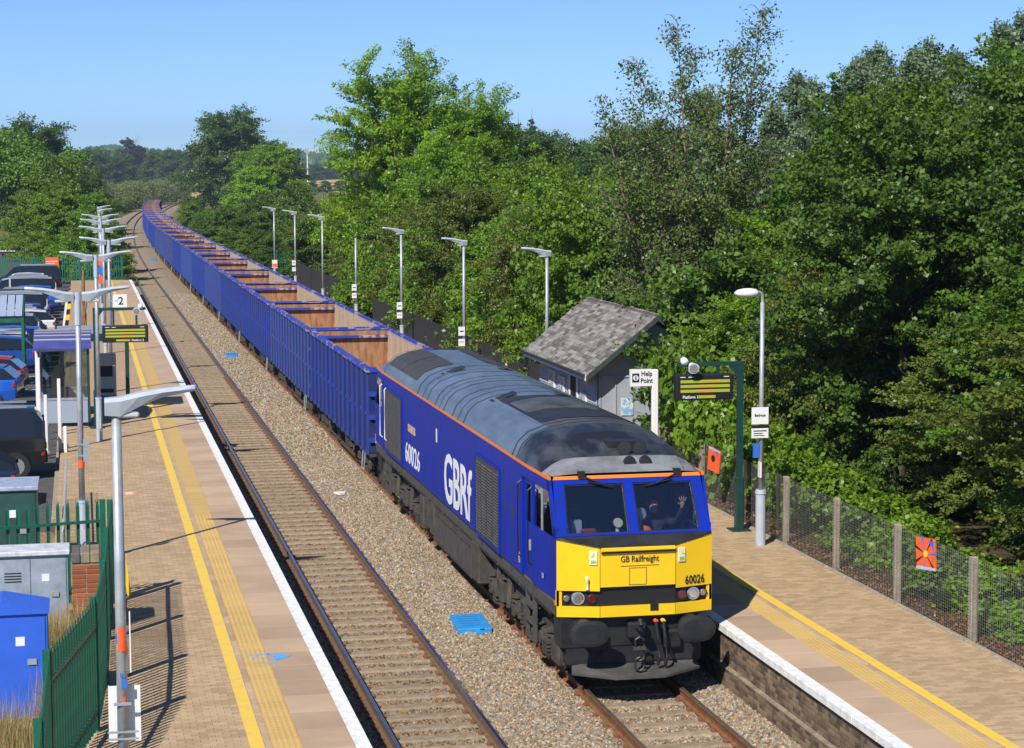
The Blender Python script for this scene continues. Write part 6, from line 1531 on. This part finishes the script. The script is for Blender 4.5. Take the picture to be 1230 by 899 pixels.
# prototypes (real sizes in metres)
branch_proto('maple', 10.0, 3.7, 'maple', 110000, .115, 21, z0=.24, prof='round', npr=64, nsec=13, rise=(-.25, 1.2), r0=.2, aspect=.8, spread=.11)
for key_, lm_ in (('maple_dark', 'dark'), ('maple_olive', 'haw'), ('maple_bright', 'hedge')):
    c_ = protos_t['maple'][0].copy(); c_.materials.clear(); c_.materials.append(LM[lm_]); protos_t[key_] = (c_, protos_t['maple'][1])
branch_proto('ash', 15.0, 4.6, 'ash', 92000, .19, 31, z0=.06, prof='round', npr=76, nsec=14, rise=(-.1, 1.2), r0=.24, aspect=.5, spread=.17)
branch_proto('hedge_tree', 6.6, 2.9, 'hedge', 56000, .125, 41, z0=.04, prof='bush', npr=52, nsec=12, rise=(.1, 1.2), r0=.1, aspect=.75, spread=.11)
branch_proto('haw', 6.2, 2.7, 'haw', 56000, .10, 51, z0=.06, prof='bush', npr=56, nsec=12, rise=(-.1, 1.2), r0=.1, aspect=.65, spread=.10, sag=.16)
proto('shrub', 2.2, 1.15, 'hedge', 7000, .12, 61, k=9, shape='bush', r0=.04, per=18, clump=.4, aspect=.75)
branch_proto('dark_bush', 6.5, 3.0, 'dark', 34000, .165, 71, z0=.04, prof='bush', npr=48, nsec=11, rise=(0, 1.2), r0=.11, aspect=.7, spread=.13, sag=.12)
branch_proto('oak', 18.0, 8.6, 'oak', 60000, .37, 81, z0=.07, prof='round', npr=66, nsec=13, rise=(-.1, 1.2), r0=.42, aspect=.75, spread=.36)
proto('spread', 14.0, 8.2, 'maple', 52000, .32, 91, k=46, shape='spread', r0=.38, per=30, clump=.36, up=.8, aspect=.8)
branch_proto('poplar', 14.0, 2.5, 'poplar', 34000, .17, 101, z0=.10, prof='spire', npr=54, nsec=9, rise=(.75, 1.25), r0=.15, aspect=.7, spread=.14)
proto('willow', 10.0, 5.6, 'willow', 26000, .40, 111, k=20, shape='bush', r0=.3, per=26, clump=.35, droop=.9, aspect=.35)
branch_proto('green_round', 11.5, 4.8, 'ash', 40000, .28, 121, z0=.10, prof='round', npr=54, nsec=12, rise=(-.1, 1.2), r0=.24, aspect=.7, spread=.24)
proto('conifer', 16.0, 3.2, 'dark', 14000, .34, 131, k=18, shape='spire', r0=.2, per=22, clump=.4, aspect=.4)

# birch: slender stems, thin drooping twigs and small leaves
def birch(x, y, z, h, label, seed, stems):
    r_ = np.random.default_rng(seed); root = empty('birch_tree', (x, y, z), 0, label, 'tree')
    PP, NN, VV = [], [], []; tb = MB()
    for (dx, dy, hh, lean, lean2) in stems:
        pts = [Vector((dx*.2, dy*.2, -.2)), Vector((dx*.6, dy*.6, hh*.3)), Vector((dx+lean*.5, dy+lean2*.5, hh*.65)), Vector((dx+lean, dy+lean2, hh))]
        tb.tube(pts, [.08, .065, .035, .006], 7)
        nb = int(hh*8)
        for i in range(nb):
            t = .22+.78*(i/nb)**.8+r_.uniform(-.02, .02); t = min(.995, t)
            k = min(2, int(t*3)); u = t*3-k; st = pts[k].lerp(pts[k+1], u)
            a = r_.uniform(0, 6.28); ln = (1.9*(1-t)**.8+.35)*r_.uniform(.6, 1.15)
            en = st+Vector((math.cos(a)*ln*.8, math.sin(a)*ln*.8, ln*.55)); tip = en+Vector((math.cos(a)*ln*.3, math.sin(a)*ln*.3, -ln*.12))
            tb.tube([st, st.lerp(en, .6)+Vector((0, 0, .06)), en, tip], [.022*(1-t)+.007, .012, .006, .003], 4)
            nl = int(120*ln*(1.2-.75*t))
            for j in range(nl):
                q = r_.uniform(.2, 1.0); b_ = st.lerp(en, min(1, q*1.15)) if q < .85 else en.lerp(tip, (q-.85)/.15)
                PP.append((b_.x+r_.normal()*.13, b_.y+r_.normal()*.13, b_.z-abs(r_.normal())*.20)); v = r_.normal(size=3)+np.array([-.3, -.3, .4]); NN.append(v/np.linalg.norm(v)); VV.append(r_.random())
    tb.build('trunk', M['birch_bark'], root, smooth=True)
    inst('crown', leaf_mesh('crown', np.array(PP), np.array(NN), .095, np.array(VV), LM['birch'], .7, r_), parent=root)
birch(16.9, 55.5, .8, 12.0, 'tall thin-leaved birch with slender forked stems rising behind the hut', 5, [(0, 0, 11.6, -.5, .2), (.9, .3, 12.1, 1.2, .2), (-.6, .4, 10.6, -1.0, 0), (.4, -.5, 11.0, .4, -.4), (-1.2, -.3, 9.4, -1.7, -.3)])
birch(18.6, 58.5, .8, 8.2, 'shorter birch with sparse leaves to the right of the tall birch', 6, [(0, 0, 8.6, .4, .2), (.7, .2, 7.8, 1.0, .3), (-.7, .2, 8.2, -.9, 0)])

def tl(key, name, spots, labels, group):
    for i, (x, y, s_, zs) in enumerate(spots):
        tree(key, name, x, y, gz(x, y), random.uniform(0, 6.28), s_, labels[i] if isinstance(labels, list) else labels, group, sz=s_*zs)
# right side, near
tl('maple_dark', 'maple_tree', [(17.8, 42.8, .92, .95), (20.6, 31.0, 1.0, .82), (20.2, 38.2, .95, .95)], ['big dark-leaved maple overhanging the wire fence', 'broad dark maple behind the low-boughed thorn', 'dark maple deep behind the painted panel'], None)  # second maple is added out of view, to keep sun off the hollow
tl('maple', 'maple_tree', [(21.6, 43.6, 1.08, .90), (24.2, 47.0, 1.15, .91), (24.4, 40.0, 1.1, .88), (19.4, 47.2, .95, 1.0), (18.2, 34.6, .80, .78)], ['tall maple rising behind the big overhanging maple', 'tallest maple against the sky beyond the fence', 'tall maple furthest back from the wire fence', 'upright maple between the birch and the tall maples', 'maple with low hanging boughs over the wire fence'], None)
tl('maple_olive', 'field_maple', [(17.0, 30.4, .80, .72), (18.5, 38.6, .66, .72)], ['low-boughed olive field maple by the last concrete posts of the wire fence', 'olive field maple drooping over the dark hollow behind the fence'], None)  # first field maple is an added shade tree towards the sun
tl('maple_bright', 'maple_tree', [(16.0, 48.0, .60, .74), (18.3, 52.0, .7, .9)], ['bright-leaved young maple beside the old lamp post', 'bright-leaved maple behind the young maple'], None)
tl('haw', 'hawthorn_tree', [(16.0, 43.6, .72, 1.18), (17.6, 51.4, .85, 1.0), (20.3, 52.5, 1.05, 1.05), (15.9, 46.0, .5, .8)], ['olive-green hawthorn behind the departure board post', 'olive-green hawthorn against the hut gable', 'olive-green hawthorn behind the young maple', 'small hawthorn below the young maple'], None)
tl('dark_bush', 'dark_bush', [(15.6, 52.6, .72, 1.0), (17.6, 57.2, .95, .98), (15.9, 58.6, .72, 1.0), (15.9, 50.0, .86, 1.0)], ['dark small-leaved bush drooping over the slate roof', 'dark bush behind the slate-roofed hut', 'dark bush at the far corner of the hut', 'dark bush shading the gable of the hut'], None)
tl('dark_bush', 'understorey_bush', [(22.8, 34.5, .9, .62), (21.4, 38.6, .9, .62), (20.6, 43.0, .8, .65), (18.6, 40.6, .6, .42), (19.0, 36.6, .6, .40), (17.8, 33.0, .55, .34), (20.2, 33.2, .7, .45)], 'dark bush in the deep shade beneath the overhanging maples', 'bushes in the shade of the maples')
tl('shrub', 'shrub', [(14.55, 27.0, .75, .62), (14.6, 29.4, .75, .6), (14.6, 31.2, .8, .7), (14.55, 33.0, .85, .8), (14.5, 35.2, .85, .85), (14.5, 37.0, .9, .9), (14.75, 39.4, 1.0, 1.0), (14.85, 41.8, 1.0, 1.15), (14.6, 43.9, 1.2, 1.4), (14.6, 46.3, 1.2, 1.6), (14.6, 25.0, .6, .6)],
   'leafy shrub growing against the back of the wire fence', 'shrubs behind the wire fence')
# the leafy bank behind the black fence
sp = []
random.seed(5)
for i, y in enumerate(np.linspace(61, 112, 15)): sp.append((15.7+random.uniform(-.3, .5)+max(0, (y-98)*.12), y, random.uniform(.78, 1.05), random.uniform(.85, 1.15)))
sp2 = [s for i, s in enumerate(sp) if i % 4 != 2]; sp3 = [s for i, s in enumerate(sp) if i % 4 == 2]
tl('hedge_tree', 'ivy_covered_tree', sp2, 'bright green leafy tree of the bank behind the black fence', 'leafy bank behind the black fence')
tl('haw', 'hawthorn_tree', sp3, 'olive hawthorn among the bright green trees behind the black fence', 'hawthorns behind the black fence')
tl('hedge_tree', 'ivy_covered_tree', [(18.8+random.uniform(-.6, .6), y, random.uniform(.95, 1.2), random.uniform(.9, 1.1)) for y in np.linspace(63, 110, 9)], 'bright green leafy tree in the second rank behind the black fence', 'second rank of the leafy bank')
tl('shrub', 'clipped_hedge', [(13.7, 99.3, 1.5, .95)], 'rounded clipped hedge in the gap of the black fence', None)
tl('ash', 'ash_tree', [(17.7, 116, 1.0, .95), (22.6, 119, .90, .93), (19.8, 112, .75, .85)], ['tall bright green ash tree standing above the leafy bank', 'lower ash tree right beside the tall ash', 'small bright ash tree at the foot of the tall ash'], None)
# background right
tl('poplar', 'white_poplar', [(30.5, 88, .74, 1), (32.3, 90, .84, 1), (34.2, 88, .88, 1), (35.8, 91, .93, 1), (37.7, 89, .88, 1), (39.6, 91, .95, 1), (41.6, 89, 1.0, 1), (44, 92, 1.05, 1), (29.3, 95, .80, 1), (36.5, 82, .82, .96), (40.3, 84, .9, 1), (33.2, 83, .75, .95), (31.6, 85, .80, 1), (33.4, 87, .86, 1), (35.0, 85, .85, 1), (36.8, 87, .90, 1), (38.6, 86, .90, 1), (28.0, 90, .78, 1)], 'grey-green poplar in the row behind the maples', 'poplars behind the maples')
tl('maple', 'background_tree', [(27.2, 74, .72, 1), (31.0, 76, .78, 1), (24.6, 68, .68, 1), (35.2, 72, .85, 1), (29.0, 62, .78, 1), (33.0, 60, .9, 1.0)], 'mid-green tree in the mass between birch and poplars', 'trees between birch and poplars')
tl('conifer', 'conifer', [(48.0, 225, .82, 1), (50.2, 228, .86, 1), (45.8, 230, .80, 1)], 'dark pointed conifer behind the ash trees', 'conifers behind the ash trees')
tl('oak', 'background_oak', [(43.0, 200, .66, .98), (50.5, 210, .64, .95), (47, 185, .55, .9), (55.5, 205, .66, 1.0), (61, 215, .68, 1)], 'dark round-headed tree in the field behind the ash trees', 'round trees behind the ash trees')
tl('dark_bush', 'field_bush', [(30.5, 150, 1.1, .9), (34.6, 156, 1.2, .9), (38.5, 160, 1.25, .9), (42.5, 165, 1.3, .9), (28, 138, 1.0, .9), (25.5, 130, 1.0, .95), (33, 128, 1.05, .9), (46, 172, 1.4, .9), (37, 125, 1.1, .95), (30, 110, 1.2, .9), (27, 100, 1.1, .95), (33, 105, 1.2, .95)], 'dark green bush in the rough field behind the bank', 'bushes in the rough field')
# beyond the platforms, right of the line
tl('dark_bush', 'lineside_bush', [(16.2, 146, .8, .8), (17.6, 160, .9, .85), (18.5, 176, .95, .85), (20, 192, 1.0, .9), (21.5, 210, 1.1, .9), (24, 228, .9, .7), (21.2, 168, .85, .85), (24.5, 196, .8, .8), (26.5, 250, .9, .7), (19.5, 150, .95, 1.0), (17.5, 168, .8, .8), (17.0, 186, .85, .8), (18.0, 204, .9, .8), (19.0, 222, .95, .8), (20.5, 242, 1.0, .8), (22.5, 262, 1.0, .8), (24.5, 284, 1.1, .8), (26.0, 306, 1.1, .8), (28.5, 330, 1.2, .8), (31.5, 356, 1.2, .8), (34.5, 384, 1.2, .8), (24.0, 310, .8, .7), (25.0, 345, .8, .7)], 'dark lineside bush beyond the platform fence', 'bushes along the line')
random.seed(9)
near = [(TB+off(y)+random.uniform(5.2, 7.0), y, random.uniform(.42, .75), random.uniform(.75, 1.0)) for y in np.linspace(158, 335, 20)]
tl('dark_bush', 'trackside_bush', near[0::2], 'dark green bush hugging the outside of the curving wagons', 'bushes hugging the curve')
tl('hedge_tree', 'trackside_thicket', near[1::2], 'brighter green thicket hugging the outside of the curving wagons', 'thickets hugging the curve')
tl('haw', 'lineside_hawthorn', [(16.9, 153, .85, .85), (19.0, 184, .85, .85), (22.8, 218, .9, .7), (28.0, 268, .9, .7), (18.6, 140, .9, 1.0), (17.8, 131, .9, 1.0)], 'olive lineside hawthorn beyond the platform fence', 'hawthorns along the line')
tl('green_round', 'roundheaded_tree', [(27.5, 300, 1.0, 1.0), (22.0, 262, .72, 1), (27.5, 335, .95, 1.0)], ['bright green round-headed tree beside the curving train', 'smaller bright round tree nearer the curving train', 'bright green tree behind the round-headed tree'], None)
tl('oak', 'oak_tree', [(31.0, 432, 1.15, .98), (38.5, 450, .92, .9), (44.0, 460, .8, .9)], ['great dark oak towering behind the curving train', 'lower oak right of the great oak', 'oak furthest right of the great oak'], None)
# left of the line
tl('spread', 'spreading_tree', [(-6.6, 232, 1.0, .98), (-14.5, 240, 1.0, 1.0)], ['big spreading layered tree with a dark trunk over the car park', 'second spreading tree cut by the edge of the view'], None)
tl('oak', 'background_oak', [(-6.2, 305, .86, 1.0), (.4, 292, .52, .9)], ['pale-topped tree rising behind the spreading tree', 'olive tree between the spreading tree and the line'], None)
tl('hedge_tree', 'leafy_bush', [(-1.4, 172, 1.05, .95), (.8, 164, .95, .95), (1.2, 178, 1.1, .95), (-2.6, 186, 1.2, 1.0), (2.4, 157, .6, .8), (-4.2, 194, 1.05, .9)], 'bright leafy bush behind the far platform end', 'bushes behind the far platform end')
tl('shrub', 'buddleia_shrub', [(-.9, 153, 1.3, 1.2), (.8, 151, 1.2, 1.1), (2.6, 150, .9, .8)], 'low shrub hanging over the far green palisade fence', 'shrubs over the far fence')
tl('willow', 'willow_tree', [(10.5, 480, .95, .92), (6.0, 470, .9, .95), (14.0, 520, .95, .9), (21.0, 585, 1.0, .88), (28.0, 615, .9, .88), (2.0, 455, .9, .95)], 'pale drooping willow beside the bend of the line', 'willows at the bend')
tl('dark_bush', 'lineside_bush', [(5.5, 425, .6, .6), (2.0, 400, .8, .7), (-.5, 370, .9, .8), (8.5, 452, .6, .5), (35.5, 560, 1.3, .8), (40, 575, 1.4, .8), (33, 545, 1.0, .8)], 'dark bush at the bend of the line', 'bushes at the bend')
protos_t['yellow'] = (crown_mesh('crown', lobes_ellipsoid(np.random.default_rng(3), 10, 0, 0, 4.5, 2.6, 2.6, 4), 6000, .45, LM['yellow'], 9), protos_t['willow'][1])
protos_t['copper'] = (crown_mesh('crown', lobes_ellipsoid(np.random.default_rng(4), 14, 0, 0, 9, 6, 6, 7), 9000, .7, LM['copper'], 10), protos_t['oak'][1])
tl('yellow', 'yellowing_tree', [(3.6, 462, 1.0, 1.15)], 'small yellowing tree among the willows', None)
tl('copper', 'copper_beech', [(27.0, 1050, 1.25, 1.2)], 'dark red copper beech on the far skyline', None)
sp = [(x, y, s_, 1) for x, y, s_ in [(14, 900, .75), (20, 920, .8), (33, 900, .85), (40, 880, .9), (47, 860, .8), (53, 840, .9), (60, 850, .85), (66, 870, .9), (24, 1080, 1.0), (36, 1060, .95), (8, 860, .9), (2, 840, .9), (-6, 860, .9), (44, 1040, .9)]]
tl('oak', 'distant_tree', sp, 'dark round distant tree beyond the bend', 'distant trees beyond the bend')
sp = [(x, y, s_, .8) for x, y, s_ in [(172, 1310, .9), (184, 1320, .8), (196, 1310, .9), (150, 1325, .8), (210, 1330, .9), (225, 1330, 1.0), (160, 1330, .8), (138, 1320, .7), (240, 1340, .9), (128, 1310, .7)]]
tl('oak', 'distant_hedge_tree', sp, 'distant hedgerow tree at the top of the wheat field', 'hedgerow trees at the wheat field')
tl('dark_bush', 'field_hedge', [(68+i*5.5, 700+i*6, 1.0, .6) for i in range(9)], 'low hedge bush across the wheat fields', 'hedge across the wheat fields')
# woods on the far hills: crowns past counting
def wood(name, cnt, xr, yr, hs, label, seed):
    r_ = np.random.default_rng(seed); P, N_, S = [], [], []
    mb = MB(); ico = [(0, 0, 1), (.89, 0, .45), (.28, .85, .45), (-.72, .53, .45), (-.72, -.53, .45), (.28, -.85, .45), (.9, .1, -.5), (.2, .9, -.5), (-.8, .5, -.5), (-.8, -.5, -.5), (.3, -.9, -.5)]
    fc = [(0, 1, 2), (0, 2, 3), (0, 3, 4), (0, 4, 5), (0, 5, 1), (1, 6, 2), (2, 6, 7), (2, 7, 3), (3, 7, 8), (3, 8, 4), (4, 8, 9), (4, 9, 5), (5, 9, 10), (5, 10, 1), (1, 10, 6)]
    vals = []
    for i in range(cnt):
        y = r_.uniform(*yr); rr = r_.uniform(*xr); x = rr*y; h_ = r_.uniform(*hs); z = ground_z(x, y)+h_*.4
        q = h_*r_.uniform(.35, .55)
        mb.add([(x+v[0]*q*r_.uniform(.8, 1.2), y+v[1]*q, z+v[2]*h_*.6*r_.uniform(.85, 1.15)) for v in ico], fc); vals += [r_.random()]*len(fc)
    me = mb.mesh(name, LM['oak'], fix=False, smooth=True); face_attr(me, vals); o = inst(name, me); stuff(o, label, 'woodland')
wood('distant_woodland', 5200, (-.05, .30), (2100, 3300), (9, 17), 'wooded ridge of far hills on the skyline', 1)
wood('hilltop_conifers', 420, (.004, .032), (2900, 3150), (13, 18), 'conifer plantation crowning the left far hill', 2)
wood('valley_trees', 420, (-.06, .34), (1320, 1680), (7, 12), 'scattered far valley trees below the hills', 3)

# mast on the skyline
ma = empty('mobile_mast', (98.0, 900, ground_z(98, 900)), 0, 'slim pale telecom mast standing in the wheat fields', 'mast')
MB().cyl((0, 0, 0), (0, 0, 15.6), .30, .22, n=8).build('pole', M['white'], ma); MB().cyl((0, 0, 13.6), (0, 0, 16.8), .42, n=8).build('antenna', mat('mast_head', (.45, .40, .34), .6), ma)
o = empty('red_shed', (42.5, 176, gz(42.5, 176)), .4, 'small red-roofed shed showing among the bushes', 'shed')
MB().bx(-.55, .55, -.55, .55, 0, 4.0).build('walls', M['blue_print'], o); MB().slab([(-.65, -.65, 4.0), (.65, -.65, 4.0), (0, -.65, 4.7)], (0, 1.3, 0)).build('roof', mat('red_roof', (.45, .03, .03), .6), o)
mk = empty('marker_post', (2.6, 300, -.3), 0, 'white lineside marker post before the bend', 'post'); MB().bevbox((0, 0, 1.1), (.35, .2, 2.2), .04).build('post', M['white'], mk); MB().bx(-.25, .25, -.12, -.1, 1.5, 2.1).build('board', M['white'], mk)

# ---------------------------------------------------------------- grass on the verge
def grass(name, rects, cnt, h, c1, c2, label, seed):
    r_ = np.random.default_rng(seed); V = np.zeros((cnt, 3, 3)); 
    for i in range(cnt):
        x0, x1, y0, y1 = rects[i % len(rects)]; x, y = r_.uniform(x0, x1), r_.uniform(y0, y1); z = vz(x, y); a = r_.uniform(0, 6.28); hh = h*r_.uniform(.4, 1.3)*(.5+.5*abs(math.sin(x*2.3+y*1.7))); l = r_.uniform(.1, .45)*hh; w_ = .007
        V[i] = [(x-math.sin(a)*w_, y+math.cos(a)*w_, z), (x+math.sin(a)*w_, y-math.cos(a)*w_, z), (x+math.cos(a)*l, y+math.sin(a)*l, z+hh)]
    me = bpy.data.meshes.new(name); me.vertices.add(cnt*3); me.vertices.foreach_set('co', V.ravel()); me.loops.add(cnt*3); me.loops.foreach_set('vertex_index', np.arange(cnt*3, dtype=np.int32)); me.polygons.add(cnt)
    me.polygons.foreach_set('loop_start', np.arange(0, cnt*3, 3, dtype=np.int32)); me.polygons.foreach_set('loop_total', np.full(cnt, 3, dtype=np.int32)); me.update(calc_edges=True)
    me.materials.append(leaf_mat(name, c1, c2, .25)); face_attr(me, r_.random(cnt)); o = inst(name, me); stuff(o, label, 'grass')
grass('dry_grass', [(-2.2, -.62, 19.5, 27.6), (-.62, -.05, 27.2, 32.5), (-2.0, -.1, 29.2, 32.6)], 16000, .75, (.30, .22, .08), (.55, .42, .20), 'tall dry grass inside the green palisade fence', 4)
grass('green_weeds', [(-2.2, -.62, 19.5, 27.2), (-1.3, -.25, 29.4, 32.5)], 9000, .5, (.06, .13, .02), (.16, .22, .04), 'green weeds among the dry grass by the blue cabinet', 5)
tl('shrub', 'bramble', [(-1.25, 31.6, .42, .5), (-.55, 31.0, .34, .45)], 'low bramble in front of the pale grey cabinet', 'brambles by the cabinet')
# leaf litter and ground ivy at the foot of the wire fence
r_ = np.random.default_rng(8); n_ = 5200
P_ = np.stack([13.42+np.abs(r_.normal(size=n_))*.35, r_.uniform(20, 52, n_), np.full(n_, PZ+.0)], 1); P_[:, 2] += r_.uniform(0, .05, n_)
N_ = r_.normal(size=(n_, 3))*.4+np.array([0, 0, 1]); N_ /= np.linalg.norm(N_, axis=1, keepdims=True)
o = inst('leaf_litter', leaf_mesh('leaf_litter', P_, N_, .06, r_.random(n_), leaf_mat('dead_leaf', (.16, .055, .025), (.36, .20, .09), .1), .7, r_)); stuff(o, 'fallen brown leaves along the foot of the wire fence', 'leaves')
structure(MB().bx(13.41, 32, 14, 58, -.5, PZ-.02).build('soil_bank', mat('leaf_mould', (.10, .07, .04), .95, col2=(.05, .04, .02), scale=5, bump=.6, bscale=30, spec=.1)))
# ---------------------------------------------------------------- the hazy summer air
hz_ = MB().bx(-2490, 3490, -59, 4990, -3, 112).build('haze', [], None)
mt = bpy.data.materials.new('haze'); mt.use_nodes = True; n = mt.node_tree; n.nodes.clear()
ov_ = n.nodes.new('ShaderNodeOutputMaterial'); pv = n.nodes.new('ShaderNodeVolumePrincipled')
pv.inputs['Color'].default_value = (.62, .80, 1.0, 1); pv.inputs['Density'].default_value = .00019; pv.inputs['Anisotropy'].default_value = 0.2
n.links.new(pv.outputs[0], ov_.inputs['Volume']); hz_.data.materials.clear(); hz_.data.materials.append(mt); stuff(hz_, 'thin blue summer haze over the far hills', 'haze')
